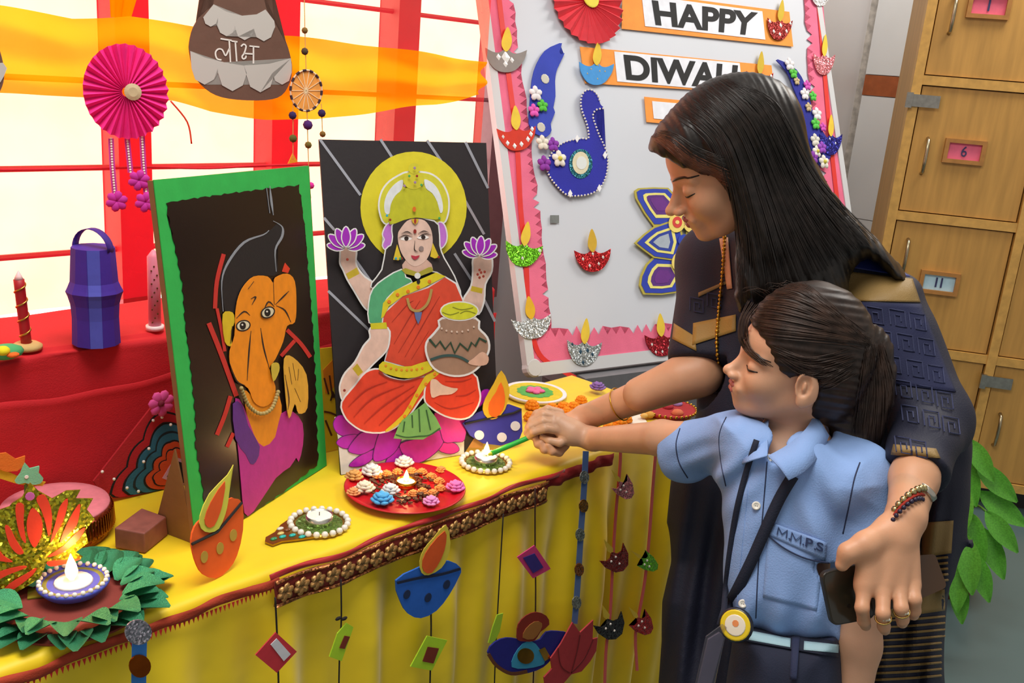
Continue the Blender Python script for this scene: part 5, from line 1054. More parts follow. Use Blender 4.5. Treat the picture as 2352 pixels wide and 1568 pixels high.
class Field:
    def __init__(s, sd, lo, hi, h, disp=None):
        s.lo, s.h = lo, h; n = np.ceil((hi-lo)/h).astype(int)+1; s.n = n; s.f = np.full(tuple(n), .5, np.float32)
        ax = [(lo[i]+h*np.arange(n[i])).astype(np.float32) for i in range(3)]
        for fn, a, b, k, op in sd.pr:
            i0 = np.maximum(np.floor((a-k-3*h-lo)/h).astype(int), 0); i1 = np.minimum(np.ceil((b+k+3*h-lo)/h).astype(int)+1, n)
            if (i1 <= i0).any(): continue
            sl = tuple(slice(i0[j], i1[j]) for j in range(3))
            d = fn(ax[0][sl[0]][:, None, None], ax[1][sl[1]][None, :, None], ax[2][sl[2]][None, None, :]).astype(np.float32); f = s.f[sl]
            if op > 0: q = np.clip(.5+.5*(f-d)/k, 0, 1); s.f[sl] = f*(1-q)+d*q-k*q*(1-q)
            else: q = np.clip(.5-.5*(f+d)/k, 0, 1); s.f[sl] = f*(1-q)+(-d)*q+k*q*(1-q)
        if disp is not None: s.f += disp(ax[0][:, None, None], ax[1][None, :, None], ax[2][None, None, :]).astype(np.float32)
    def mesh(s):                # surface nets
        f = s.f; n = s.n; neg = f < 0; c = np.zeros(tuple(n-1), np.int8)
        for i in (0, 1):
            for j in (0, 1):
                for k in (0, 1): c += neg[i:n[0]-1+i, j:n[1]-1+j, k:n[2]-1+k]
        I = np.argwhere((c > 0) & (c < 8)); idx = np.full(tuple(n-1), -1, np.int32); idx[tuple(I.T)] = np.arange(len(I))
        acc = np.zeros((len(I), 3)); cnt = np.zeros(len(I))
        cor = [(i, j, k) for i in (0, 1) for j in (0, 1) for k in (0, 1)]; val = {q: f[I[:, 0]+q[0], I[:, 1]+q[1], I[:, 2]+q[2]] for q in cor}
        for q in cor:
            for a in range(3):
                if q[a]: continue
                r = list(q); r[a] = 1; r = tuple(r); va, vb = val[q], val[r]; m_ = (va < 0) != (vb < 0); t = np.where(m_, va/(va-vb+1e-20), 0)
                p = np.tile(A(*q), (len(I), 1)); p[:, a] += t; acc[m_] += p[m_]; cnt[m_] += 1
        V = s.lo+s.h*(I+acc/cnt[:, None]); faces = []
        for a in range(3):
            b, c_ = (a+1) % 3, (a+2) % 3; sl0 = [slice(0, n[i]-1) for i in range(3)]; 
            lo_ = [slice(1, n[i]-1) for i in range(3)]; lo_[a] = slice(0, n[a]-1); up = list(lo_); up[a] = slice(1, n[a])
            A0, A1 = neg[tuple(lo_)], neg[tuple(up)]; E_ = np.argwhere(A0 != A1)
            if not len(E_): continue
            off = np.array([1, 1, 1]); off[a] = 0; E_ = E_+off; sg = neg[tuple(E_.T)]
            def cell(db, dc): q = E_.copy(); q[:, b] -= db; q[:, c_] -= dc; return idx[tuple(q.T)]
            Q = np.stack([cell(1, 1), cell(0, 1), cell(0, 0), cell(1, 0)], 1); Q[~sg] = Q[~sg][:, ::-1]; faces.append(Q)
        return V, np.vstack(faces)
    def at(s, P):
        q = (np.asarray(P)-s.lo)/s.h; i = np.floor(q).astype(int); ok = ((i >= 0) & (i < s.n-1)).all(1); i = np.clip(i, 0, s.n-2); t = np.clip(q-i, 0, 1); r = 0
        for c in ((0, 0, 0), (0, 0, 1), (0, 1, 0), (0, 1, 1), (1, 0, 0), (1, 0, 1), (1, 1, 0), (1, 1, 1)):
            r = r+s.f[i[:, 0]+c[0], i[:, 1]+c[1], i[:, 2]+c[2]]*np.prod([t[:, j] if c[j] else 1-t[:, j] for j in range(3)], axis=0)
        return np.where(ok, r, 1.)
    def hit(s, px, py, off=0., zr=(1.1, 2.2)):
        r = ray(px, py); T = np.arange(zr[0], zr[1], s.h*.6); v = s.at(CAM+r[None]*T[:, None]); w = np.where(v < 0)[0]
        if not len(w) or w[0] == 0: return None
        i = w[0]; t = T[i-1]+(T[i]-T[i-1])*v[i-1]/(v[i-1]-v[i]); return CAM+r*(t-off)
    def nrm(s, P):
        e = s.h; P = A(*P); g = [s.at(np.array([P+e*d]))[0]-s.at(np.array([P-e*d]))[0] for d in np.eye(3)]; return nrm(g)
def hits(Fd, pts, off=0., step=6, closed=False, zr=(1.1, 2.2)):
    out = [Fd.hit(x, y, off, zr) for x, y in along(pts, step, closed)]; return [p for p in out if p is not None]
def seam(name, Fd, pts, r, mat, parent, off=0., step=6, zr=(1.1, 2.2), n=6): 
    p = hits(Fd, pts, off, step, False, zr); return Mb().tube(p, r, n).obj(name, mat, parent, True) if len(p) > 2 else None
def patch(name, Fd, quad, nu, nv, off, mat, parent, th=.001, zr=(1.1, 2.2)):    # cloth sheet laid on a surface; quad: TL TR BR BL pixels
    q = [A(*p) for p in (S(quad) if isinstance(quad, str) else quad)]; V = []; last = None
    for j in range(nv+1):
        for i in range(nu+1):
            u, v = i/nu, j/nv; x, y = (q[0]*(1-u)+q[1]*u)*(1-v)+(q[3]*(1-u)+q[2]*u)*v; p = Fd.hit(x, y, off, zr); V.append(p)
    G = {i for i, p in enumerate(V) if p is not None}; mp = {}; vv = []
    for i in sorted(G): mp[i] = len(vv); vv.append(V[i])
    ff = []
    for j in range(nv):
        for i in range(nu):
            c = [j*(nu+1)+i, j*(nu+1)+i+1, (j+1)*(nu+1)+i+1, (j+1)*(nu+1)+i]
            if all(x in G for x in c) and max(np.linalg.norm(V[c[0]]-V[c[2]]), np.linalg.norm(V[c[1]]-V[c[3]])) < .07: ff.append([mp[x] for x in c])
    if not ff: return None
    par_ = list(range(len(vv)))
    def root_(a):
        while par_[a] != a: par_[a] = par_[par_[a]]; a = par_[a]
        return a
    for c in ff:
        for x in c[1:]: par_[root_(x)] = root_(c[0])
    cnt_ = {}
    for c in ff: cnt_[root_(c[0])] = cnt_.get(root_(c[0]), 0)+1
    big_ = max(cnt_, key=cnt_.get); ff = [c for c in ff if root_(c[0]) == big_]; use_ = sorted({x for c in ff for x in c}); mp2 = {x: i for i, x in enumerate(use_)}; vv = [vv[x] for x in use_]; ff = [[mp2[x] for x in c] for c in ff]
    o = mesh(name, vv, ff, mat, parent, True); m_ = o.modifiers.new('t', 'SOLIDIFY'); m_.thickness = th; m_.offset = 0; return o
def body_obj(name, parts, mat, parent):           # several fields of one figure -> one mesh
    VV, FF, b = [], [], 0
    for Fd in parts: v, f = Fd.mesh(); VV.append(v); FF.append(f+b); b += len(v)
    return mesh(name, np.vstack(VV), np.vstack(FF), mat, parent, True)
def headframe(fwd, pitch, roll=0.):
    u0 = A(0, 0, 1.); f0 = RC@A(*fwd); f0[2] = 0; f0 = nrm(f0); l0 = np.cross(u0, f0); p = math.radians(pitch); f = math.cos(p)*f0-math.sin(p)*u0; u = math.cos(p)*u0+math.sin(p)*f0
    r = math.radians(roll); l = math.cos(r)*l0+math.sin(r)*u; u = math.cos(r)*u-math.sin(r)*l0; return np.array([f, l, u]).T
def head(s, jl=.8, ears=(1,), fem=1.):
    J = lambda z: z*jl if z < 0 else z
    s.ell((-.012, 0, .033), (.099, .076, .08), .01)
    s.ell((.028, 0, J(-.03)), (.056, .061-.04*(1-fem), .082*jl), .03)
    s.ell((.045, 0, .042), (.045, .060, .045), .02)
    for y in (-1, 1):
        s.cone((-.012, (.050-.03*(1-fem))*y, J(-.05)), (.052, .018*y, J(-.094)), .017, .0135, .026)
        s.ell((.058, .036*y, J(-.032)), (.025, .022, .025), .02)                       # cheek
        s.cone((.084, .010*y, .016), (.066, .046*y, .016), .009, .007, .012)           # brow
    s.ell((.0745-.04*(1-fem), 0, J(-.097)), (.0165, .018, .015), .018)                                 # chin
    s.ell((.080, 0, J(-.062)), (.017, .026, .020), .016)                                 # mouth mound
    for y in (-1, 1): s.ell((.100, .033*y, .0), (.016, .016, .012), .012, -1)            # socket
    for y in (-1, 1): s.ell((.071, .033*y, .0), (.0155, .017, .0135), .004)              # lidded eye
    s.cone((.070, 0, .014), (.082, 0, J(-.034)), .015, .015, .008); s.cone((.084, 0, .010), (.084+.025*fem, 0, J(-.026)), .0075, .0088, .010); s.ell((.1135*fem+.084*(1-fem), 0, J(-.029)), (.0095, .0095, .0085), .006)
    for y in (-1, 1): s.ell((.101, .0115*y, J(-.036)), (.010, .007, .0068), .005); s.ell((.106, .006*y, J(-.044)), (.004, .003, .003), .003, -1)
    s.cone((.0940, -.010, J(-.0555)), (.0940, .010, J(-.0555)), .0048, .0048, .005); s.cone((.088, -.022, J(-.060)), (.088, .022, J(-.060)), .004, .004, .006)   # upper lip
    s.cone((.0920, -.009, J(-.0675)), (.0920, .009, J(-.0675)), .0052, .0052, .005)      # lower lip
    for y in (-1, 1): s.cone((.099, 0, J(-.0613)), (.082, .026*y, J(-.0615)), .0015, .0015, .002, -1)
    for y in ears:
        s.ell((-.006, .0805*y, -.008), (.020, .0068, .032), .005, rot=Matrix.Rotation(.25, 3, 'Y')); s.ell((.001, .0885*y, -.003), (.0125, .0115, .021), .0025, -1); s.ell((-.001, .081*y, -.006), (.004, .0045, .010), .003); s.ell((-.003, .080*y, -.033), (.009, .006, .010), .006)
    return s
LIPS = lambda jl: [(.0965, -.0555*jl, .0046), (.0945, -.0675*jl, .005)]
def lips_obj(fr, jl, par, col):
    s = Sdf().frame(*fr)
    s.cone((.0968, -.009, -.0555*jl), (.0968, .009, -.0555*jl), .0042, .0042, .003); s.cone((.0968, .009, -.0555*jl), (.0880, .0205, -.0600*jl), .0042, .002, .003); s.cone((.0968, -.009, -.0555*jl), (.0880, -.0205, -.0600*jl), .0042, .002, .003)
    s.cone((.0948, -.008, -.068*jl), (.0948, .008, -.068*jl), .0046, .0046, .003); s.cone((.0948, .008, -.068*jl), (.0874, .0195, -.0635*jl), .0046, .002, .003); s.cone((.0948, -.008, -.068*jl), (.0874, -.0195, -.0635*jl), .0046, .002, .003)
    lo, hi = s.bounds(.006); v, f = s.grid(lo, hi, .0011).mesh(); return mesh('lips', v, f, M(col, 'skin', rough=.4), par, True)
def strand_tubes(name, curves, r, mat, par, n=4):
    mb = Mb()
    for c in curves: mb.tube(c, [r*max(.15, min(1, 4*t, 3*(1-t)+.15)) for t in np.linspace(0, 1, len(c))], n)
    o = mb.obj(name, mat, par, True); o['kind'] = 'stuff'; return o
def finger(s, pts, r, k=.0035):      # pts: list of 3D joints
    n = len(pts); rr = [r*(1.06-.28*i/(n-1)) for i in range(n)]; s.chain(pts, rr, k); return s
def nail(par, tip, prev, up, r):
    t = nrm(A(*tip)-A(*prev)); up = nrm(up-t*(up@t)); sd = np.cross(t, up); Rm = np.array([t, sd, up]).T
    return Mb().ball(A(*tip)+up*r*.62+t*r*.25, r*.8, 8, Rm, (1.0, .8, .28)).obj('nail', M('d9a596', 'plastic', rough=.3), par, True)
# ================= the girl ========================================================================
SKW = M('cf9a76', 'skin'); SKG = M('cf9d7c', 'skin'); HRW = M('17120f', 'hair'); HRG = M('271b15', 'hair', rough=.45)
ZH = float((onz(1270, 1000, TZ+.058)-CAM)@VD)          # distance of the joined hands
P_ = atZ
girl = E('person', 'schoolgirl in a light blue uniform shirt with ponytail reaching out to light the candle', 'person')
GZ = 1.50
gh = (P_(1822, 848, GZ), headframe((-1, 0, .05), -6, 0), .90); GJ = .80
G = Sdf(); G.frame(*gh); head(G, GJ, (1, -1), .86); nb = G.w((-.045, 0, -.155)); G.cone((-.022, 0, -.05), (-.045, 0, -.165), .047, .046, .02); G.frame()
cht = P_(1805, 1110, GZ+.03)
G.cone(nb, cht, .045, .06, .03); G.cone(P_(1690, 1030, 1.575), P_(1950, 1092, 1.485), .036, .034, .04); G.cone(cht, P_(1790, 1560, 1.52), .075, .07, .05, flat=(VD, .75))
# right arm to the joined hands
ra = [P_(1690, 1020, 1.575), P_(1520, 1006, 1.69), P_(1362, 1008, ZH-.03)]; G.chain(ra, [.036, .031, .0225], .012)
hm = P_(1312, 992, ZH-.022); G.cone(ra[2], hm, .0225, .024, .012, flat=(cdir(.2, -.5, -.85), .85)); G.cone(hm, P_(1282, 972, ZH-.018), .026, .022, .012)
gf = [[(1286, 948, -.012), (1258, 940, -.018), (1232, 950, -.014), (1220, 966, -.004)], [(1280, 960, -.020), (1248, 953, -.030), (1222, 966, -.026), (1212, 982, -.012)], [(1280, 974, -.026), (1246, 968, -.038), (1218, 980, -.034), (1210, 994, -.018)], [(1284, 988, -.030), (1252, 984, -.042), (1226, 992, -.038), (1216, 1002, -.024)], [(1312, 1004, -.032), (1286, 1016, -.036), (1262, 1012, -.034), (1246, 1004, -.028)]]
for q in gf: finger(G, [P_(x, y, ZH+d) for x, y, d in q], .0086)
# left arm hanging at her side
la = [P_(1970, 1112, 1.478), P_(1980, 1270, 1.458), P_(1968, 1480, 1.46), P_(1945, 1680, 1.44)]; G.chain(la, [.034, .036, .035, .024], .012)
G.cone(la[3], P_(1938, 1730, 1.43), .024, .026, .01); 
for j in range(4): finger(G, [P_(1918+14*j, 1745, 1.43-.004*j), P_(1914+14*j, 1790, 1.425), P_(1916+14*j, 1830, 1.425)], .0085)
finger(G, [P_(1915, 1715, 1.425), P_(1896, 1745, 1.42), P_(1895, 1775, 1.42)], .009)
# legs and feet under the skirt
hipL, hipR = P_(1850, 1600, 1.51), P_(1765, 1595, 1.54)
for hp, s_ in ((hipL, 1), (hipR, -1)):
    kn = A(hp[0], hp[1], .34)+nrm(cdir(1, 0, 0)*A(1, 1, 0))*.0; an = A(hp[0], hp[1], .07); fd = nrm(RC@A(-.5, 0, -.3)*A(1, 1, 0)); G.chain([hp, kn, an], [.05, .042, .03], .02); G.cone(an-A(0, 0, .03), an-A(0, 0, .035)+fd*.11, .034, .028, .02)
SHOE = Sdf(); SOCK = Sdf()
for hp in (hipL, hipR):
    fd = nrm(RC@A(-.5, 0, -.3)*A(1, 1, 0)); an = A(hp[0], hp[1], .045)
    for sd_, mt_, nm_s in ((Sdf().cone(an-fd*.015, an+fd*.115-A(0, 0, .008), .044, .036, .02), M('15151a', 'plastic', rough=.3), 'shoe'), (Sdf().cone(an, A(hp[0], hp[1], .17), .036, .038, .01), M('e4e4e2', 'cloth'), 'sock')):
        l_, h_ = sd_.bounds(.012); l_[2] = max(l_[2], .0); v_, f_ = sd_.grid(l_, h_, .005).mesh(); mesh(nm_s, v_, f_, mt_, girl, True)
lo, hi = G.bounds(.01)
hc = gh[0]; GHF = G.grid(hc-A(.14, .14, .19), hc+A(.14, .14, .13), .0022)
hd = P_(1270, 980, ZH-.02); GHD = G.grid(hd-A(.085, .07, .06), hd+A(.085, .07, .06), .0018)
GB = G.grid(lo, A(hi[0], hi[1], hc[2]-.08), .0048)
gbody = body_obj('body', [GHF, GHD, GB], SKG, girl)
def clear(Fd, lo, hi):            # drop one field's surface inside a box so that the finer one replaces it
    i0 = np.maximum(((A(*lo)-Fd.lo)/Fd.h).astype(int), 0); i1 = np.maximum(((A(*hi)-Fd.lo)/Fd.h).astype(int), 0); Fd.f[i0[0]:i1[0], i0[1]:i1[1], i0[2]:i1[2]] = np.abs(Fd.f[i0[0]:i1[0], i0[1]:i1[1], i0[2]:i1[2]])+.001
def wl(fr, p): return fr[0]+fr[1]@(A(*p)*fr[2])
def on_face(Fd, fr, pts, off=.0005):      # local (x guess, y, z) curves pushed to the skin along local x
    out = []
    for p in pts:
        b = wl(fr, (0.0, p[1], p[2])); d = fr[1][:, 0]; T = np.arange(.13*fr[2], .02, -.0008); v = Fd.at(b[None]+d[None]*T[:, None]); w = np.where(v < 0)[0]
        if len(w): out.append(b+d*(T[w[0]]+off))
    return out
def brow_lash(fr, Fd, par, side, col, lash_z=-.006, brow_z=.020, thick=1.):
    bp = on_face(Fd, fr, [(0, side*y, brow_z+.004*math.sin((y-.012)/.050*3.1)-.0015*(y > .05)) for y in np.linspace(.012, .060, 12)], -.0003)
    if len(bp) > 3: Mb().tube(bp, [.0009*thick+.0019*thick*math.sin(math.pi*min(1, .15+t*.8)) for t in np.linspace(0, 1, len(bp))], 6).obj('eyebrow', M(col, 'hair'), par, True)
    lp_ = on_face(Fd, fr, [(0, side*y, lash_z-.0030*math.sin((y-.0175)/.0335*3.14)) for y in np.linspace(.0175, .051, 12)], 0.)
    if len(lp_) > 3: Mb().tube(lp_, [.0007+.0015*math.sin(math.pi*min(1, .1+.85*t)) for t in np.linspace(0, 1, len(lp_))], 6).obj('eyelashes', M('120c0a', 'hair'), par, True)
    cr = on_face(Fd, fr, [(0, side*y, lash_z+.0115+.002*math.sin((y-.020)/.027*3.14)) for y in np.linspace(.021, .045, 8)], -.0001)
    if len(cr) > 3: Mb().tube(cr, .0005, 5).obj('eyelid_crease', SKG if par == girl else SKW, par, True)
for sd_ in (1, -1): brow_lash(gh, GHF, girl, sd_, '2a1a14', -.004, .021, .8)
lips_obj(gh, GJ, girl, 'b8645a')
# hair: cap, fringe, ponytail
GHS = Sdf(); GHS.frame(*gh)
GHS.ell((-.014, 0, .052), (.110, .087, .108), .01); GHS.ell((-.06, 0, .0), (.06, .072, .085), .03)
GHS.prism([(.2, .088), (.100, .074), (.076, .052), (.052, .020), (.034, .004), (.022, .0), (.006, .012), (-.020, .008), (-.030, -.018), (-.030, -.06), (-.034, -.098), (-.03, -.3), (.2, -.3)], .006)
GHS.frame()
tie = P_(2002, 792, 1.535); GHS.cone(P_(1930, 770, 1.53), tie, .055, .022, .03)
GHS.sil('1985,760 2020,750 2048,790 2060,850 2054,930 2030,1000 2010,1050 1990,1066 1955,1042 1912,1012 1902,985 1925,940 1950,880 1972,820', 1.532, .034, .032, kk=.02)
def hair_groove(X, Y, Z):
    U, V, D = proj_arr(X, Y, Z); pt = np.clip((U-1975)/30, 0, 1); return (1-pt)*.0009*np.sin(V*.34-U*.05)+pt*.0012*np.sin(U*.36+V*.08)
lo, hi = GHS.bounds(.01); GHH = GHS.grid(lo, hi, .003, hair_groove); ghair = body_obj('hair', [GHH], HRG, girl)
cur = []
def hair_line(Fd, pts, jit, n, off=.0012, step=14):
    for _ in range(n):
        dx, dy = random.gauss(0, jit), random.gauss(0, jit); s1 = random.uniform(-.35, .35)
        p = [(x+dx*(1+s1*i), y+dy*(1+s1*i)) for i, (x, y) in enumerate(S(pts))]; h_ = hits(Fd, p, off+random.uniform(0, .0012), step, False, (1.2, 1.9))
        if len(h_) > 3: cur.append(h_)
for t in np.linspace(0, 1, 26):
    hair_line(GHH, '%g,%g %g,%g %g,%g 2000,790' % (1705+t*30-20*t*t, 755-t*95, 1760+t*70, 768-t*122, 1890+t*20, 780-t*80), 5, 5)
for t in np.linspace(0, 1, 12): hair_line(GHH, '%g,%g %g,%g %g,%g' % (1775+t*60, 800+t*45, 1860+t*25, 830+t*60, 1965, 810+t*35), 6, 4)
for t in np.linspace(0, 1, 16): hair_line(GHH, '%g,%g %g,%g %g,%g' % (1995+t*24, 790, 1975+t*72, 900, 1960+t*85, 1000+30*t), 5, 5)
strand_tubes('hair_strands', cur, .00085, M('33241c', 'hair', rough=.4), ghair)
cur = []
for k_ in range(30):          # fringe falling beside the brow
    t = random.random(); a = random.gauss(0, 3)
    b = [(1716+34*t+a, 690+12*t+a), (1698+24*t+a, 735), (1697+24*t+a, 778+8*t), (1716+26*t+a*.5, 814), (1750+30*t+a, 838+6*t)]
    z0 = 1.455+.012*random.random(); cc = []
    for i, (x, y) in enumerate(crom(b, 4, False)):
        h_ = GHF.hit(x, y, .004, (1.25, 1.8)); h2 = GHH.hit(x, y, .002, (1.25, 1.8)); zz = [float((q-CAM)@VD) for q in (h_, h2) if q is not None]
        cc.append(P_(x, y, (min(zz)-.002*random.random()) if zz else 1.47))
    cur.append(cc)
strand_tubes('fringe', cur, .0009, M('3a271d', 'hair', rough=.45), ghair)
cur = []
for k_ in range(22):          # stray crown hairs
    x = random.uniform(1730, 1900); y = 642+random.uniform(-5, 14)+.0011*(x-1800)**2; h_ = [P_(x-30+30*q, y+14-16*q+12*q*q+random.gauss(0, 1.5), 1.50+.01*q) for q in np.linspace(0, 2, 8)]; cur.append(h_)
strand_tubes('stray_hairs', cur, .0004, M('3a2a22', 'hair'), ghair, 3)
for a_ in range(5): pass
Mb().tube([tie+.024*(math.cos(q)*cdir(0, 1, 0)+math.sin(q)*cdir(0, 0, 1)) for q in np.linspace(0, 6.28, 17)[:-1]], .005, 6, True).obj('hair_tie', M('16161c', 'cloth'), girl, True)
# ---------- shirt ----------
BLUE = M('86a6da', 'cloth'); NAVY = M('1a2036', 'cloth')
SH = Sdf()
SH.sil('1700,952 1650,962 1640,1010 1652,1110 1664,1250 1660,1380 1686,1442 1800,1476 1936,1480 1942,1400 1944,1290 1955,1200 2008,1160 2020,1115 1985,1062 1900,1016 1850,985 1775,975', GZ+.005, .082, .075, gx=-.00022, kk=.02)
SH.cone(P_(1690, 1010, 1.57), P_(1560, 1034, 1.675), .047, .0455, .03); SH.cone(P_(1585, 1040, 1.655), P_(1575, 1060, 1.66), .036, .036, .03)
SH.cone(P_(1875, 1022, 1.55), P_(1975, 1085, 1.50), .05, .05, .03); SH.cone(P_(1977, 1112, 1.478), P_(1977, 1262, 1.460), .045, .050, .03)
hem = nrm(P_(1520, 1030, 1.705)-P_(1690, 1010, 1.57))
def shirt_folds(X, Y, Z):
    U, V, D = proj_arr(X, Y, Z)
    arm = np.exp(-((U-1610)/60)**2-((V-1050)/60)**2)
    return .0045*np.sin((U*.7+V*.72-1150)*.085)*np.exp(-((U-1690)/70)**2-((V-1090)/90)**2)+.0055*np.sin((U-.55*(V-1200))*.06)*np.exp(-((U-1880)/60)**2-((V-1180)/110)**2)+.004*np.sin((U+.2*V)*.075)*np.exp(-((V-1420)/60)**2)*(U > 1640)*(U < 1930)+.003*np.sin((V+.4*U)*.11)*arm+.0012*np.sin(U*.04+V*.03)
# sleeve hems and neckline are cut
def cutplane(sd, p, n, r, k=.004):
    p, n = A(*p), nrm(n)
    sd.pr.append((lambda X, Y, Z: np.maximum(-((X-p[0])*n[0]+(Y-p[1])*n[1]+(Z-p[2])*n[2]), np.sqrt((X-p[0])**2+(Y-p[1])**2+(Z-p[2])**2)-r), p-r, p+r, k, -1))
cutplane(SH, P_(1549, 1030, 1.683), hem, .1); cutplane(SH, P_(1985, 1268, 1.457), A(.05, 0, -1), .09)
SH.cone(P_(1795, 985, GZ+.02), P_(1788, 1050, GZ-.055), .042, .012, .012, -1); SH.cone(nb+A(0, 0, .09), nb-A(0, 0, .01), .05, .052, .01, -1)
lo, hi = SH.bounds(.015); SHF = SH.grid(lo, hi, .0036, shirt_folds); sho = body_obj('shirt', [SHF], BLUE, girl)
PIP = M('26304e', 'cloth')
for p in ('1738,985 1752,1090', ): pass
seam('sleeve_piping', SHF, '1562,984 1553,1020 1560,1062 1580,1098', .0012, PIP, sho)
seam('shoulder_seam', SHF, '1668,958 1652,1000 1656,1060 1668,1120', .0011, PIP, sho); seam('armhole_seam', SHF, '1975,1062 1962,1100 1950,1160 1935,1230', .0011, PIP, sho)
seam('placket_edge', SHF, '1762,1060 1752,1180 1742,1300 1736,1420', .0010, PIP, sho); seam('placket_edge', SHF, '1725,1050 1712,1180 1700,1300 1690,1420', .0007, BLUE, sho)
for x, y in S('1765,1052 1737,1161 1706,1386'):
    p = SHF.hit(x, y, .0015)
    if p is not None:
        n_ = nrm(CAM-p); Rb_ = np.array([nrm(np.cross(A(0, 0, 1), n_)), np.cross(n_, nrm(np.cross(A(0, 0, 1), n_))), n_]).T; b_ = Mb().lathe(p, [(.0066, 0), (.0066, .0016), (.0045, .0022), (.0038, .0014)], 16, Rb_).obj('button', M('e2ded2', 'plastic'), sho, True)
        for q in (-1, 1): Mb().ball(p+Rb_@A(.0014*q, 0, .0017), .0007, 6).obj('button_hole', M('6a6a6a'), b_)
# pocket with name tape
pk = patch('pocket', SHF, '1764,1222 1894,1258 1876,1402 1752,1372', 14, 14, .0012, BLUE, sho); patch('pocket_flap', SHF, '1780,1202 1900,1246 1896,1288 1765,1228', 16, 5, .0028, BLUE, sho); seam('flap_piping', SHF, '1765,1230 1800,1258 1850,1282 1906,1293', .0012, PIP, sho, .004)
class OnField:
    def __init__(s, Fd): s.F = Fd
    def px(s, x, y, off=0): p = s.F.hit(x, y, off); return p if p is not None else atZ(x, y, 1.42)
for ch, quad in (('M', '1788,1210 1808,1217 1806,1235 1785,1227'), ('.', '1811,1234 1815,1236 1815,1240 1811,1238'), ('M', '1819,1222 1840,1229 1838,1249 1816,1241'), ('.', '1843,1247 1847,1249 1847,1253 1843,1251'), ('P', '1852,1234 1868,1239 1866,1260 1849,1254'), ('.', '1870,1258 1874,1260 1874,1264 1870,1262'), ('S', '1877,1243 1892,1248 1890,1268 1874,1262')):
    if ch == 'M':
        q_ = S(quad); mt_ = (A(*q_[2])+A(*q_[3]))/2*.75+(A(*q_[0])+A(*q_[1]))/2*.25; Mb().tube([OnField(SHF).px(*p, .0048) for p in (q_[3], q_[0], mt_, q_[1], q_[2])], .0011, 5).obj('lettering', M('33426a', 'cloth'), sho); continue
    text_on('lettering', ch, quad, OnField(SHF), .0048, M('33426a', 'cloth'), sho, .012, .0008)
# collar
def collar_leaf(name, quads, off): return patch(name, SHF, quads, 8, 6, off, BLUE, sho, .002)
def sheet3(name, rows, mat, par, th=.0018):
    rows = [crom(r, 4, False) for r in rows]; n = len(rows[0]); v = [p for r in rows for p in r]; f = [(j*n+i, j*n+i+1, (j+1)*n+i+1, (j+1)*n+i) for j in range(len(rows)-1) for i in range(n-1)]
    o = mesh(name, v, f, mat, par, True); m_ = o.modifiers.new('t', 'SOLIDIFY'); m_.thickness = th; return o
COLR = BLUE
sheet3('collar', [[P_(1872, 950, 1.49), P_(1850, 985, 1.452), P_(1810, 1020, 1.428), P_(1764, 1046, 1.412)], [P_(1890, 975, 1.474), P_(1868, 1015, 1.434), P_(1835, 1050, 1.408), P_(1790, 1072, 1.398)], [P_(1905, 1000, 1.468), P_(1882, 1046, 1.424), P_(1848, 1082, 1.398), P_(1812, 1102, 1.388)]], COLR, sho)
sheet3('collar', [[P_(1766, 965, 1.50), P_(1764, 1000, 1.462), P_(1764, 1030, 1.428), P_(1763, 1048, 1.414)], [P_(1752, 975, 1.50), P_(1742, 1010, 1.462), P_(1732, 1040, 1.44), P_(1728, 1058, 1.432)], [P_(1742, 985, 1.51), P_(1728, 1010, 1.48), P_(1712, 1040, 1.456), P_(1706, 1066, 1.448)]], COLR, sho)
# ---------- skirt, belt, badge, lanyard ----------
SK = Sdf(); SK.sil('1688,1426 1800,1456 1926,1460 1945,1600 1985,1800 2010,2010 1830,2040 1640,1990 1645,1800 1665,1600', GZ+.01, .115, .09, gx=-.00022)
def sk_folds(X, Y, Z): U, V, D = proj_arr(X, Y, Z); return .007*np.sin(U*.085)*np.clip((V-1500)/200, 0, 1)
lo, hi = SK.bounds(.015); SKF = SK.grid(lo, hi, .006, sk_folds); sko = body_obj('skirt', [SKF], NAVY, girl)
patch('waistband', SKF, '1688,1428 1928,1464 1926,1490 1684,1446', 30, 4, .002, M('1e2640', 'cloth'), sko); patch('belt', SKF, '1684,1434 1928,1474 1926,1510 1680,1466', 30, 4, .004, M('151c30', 'cloth'), girl); patch('belt_stripe', SKF, '1723,1448 1816,1466 1815,1486 1720,1469', 14, 3, .0055, M('9fc2cc', 'cloth'), girl); patch('belt_stripe', SKF, '1847,1472 1926,1480 1925,1499 1846,1492', 12, 3, .0055, M('9fc2cc', 'cloth'), girl)
patch('belt_loop', SKF, '1820,1450 1838,1453 1830,1560 1814,1560', 3, 12, .007, M('222a48', 'cloth'), girl)
bp_ = SKF.hit(1692, 1460, .012) ; bp_ = bp_ if bp_ is not None else P_(1692, 1435, 1.44)
bp_ = P_(1690, 1435, 1.405); nb_ = cdir(-.5, -.15, -.9); Rb_ = np.array([nrm(np.cross(A(0, 0, 1), nb_)), np.cross(nb_, nrm(np.cross(A(0, 0, 1), nb_))), nb_]).T
bg = Mb().lathe(bp_, [(.0255, -.004), (.0255, .0), (.023, .0025)], 24, Rb_).obj('badge', M('1a1c28', 'plastic'), girl, True); Mb().lathe(bp_+nb_*.0022, [(.0225, 0), (.0225, .0008), (.02, .001)], 24, Rb_).obj('badge_ring', M('e2c41c', 'plastic'), bg, True); Mb().lathe(bp_+nb_*.0032, [(.0155, 0), (.0155, .0006), (.014, .0008)], 20, Rb_).obj('badge_face', M('e6dcc8', 'plastic'), bg, True); Mb().lathe(bp_+nb_*.004+Rb_@A(0, .003, 0), [(.005, 0), (.005, .0005)], 8, Rb_).obj('badge_emblem', M('e08a50'), bg)
LAN = M('171d30', 'cloth')
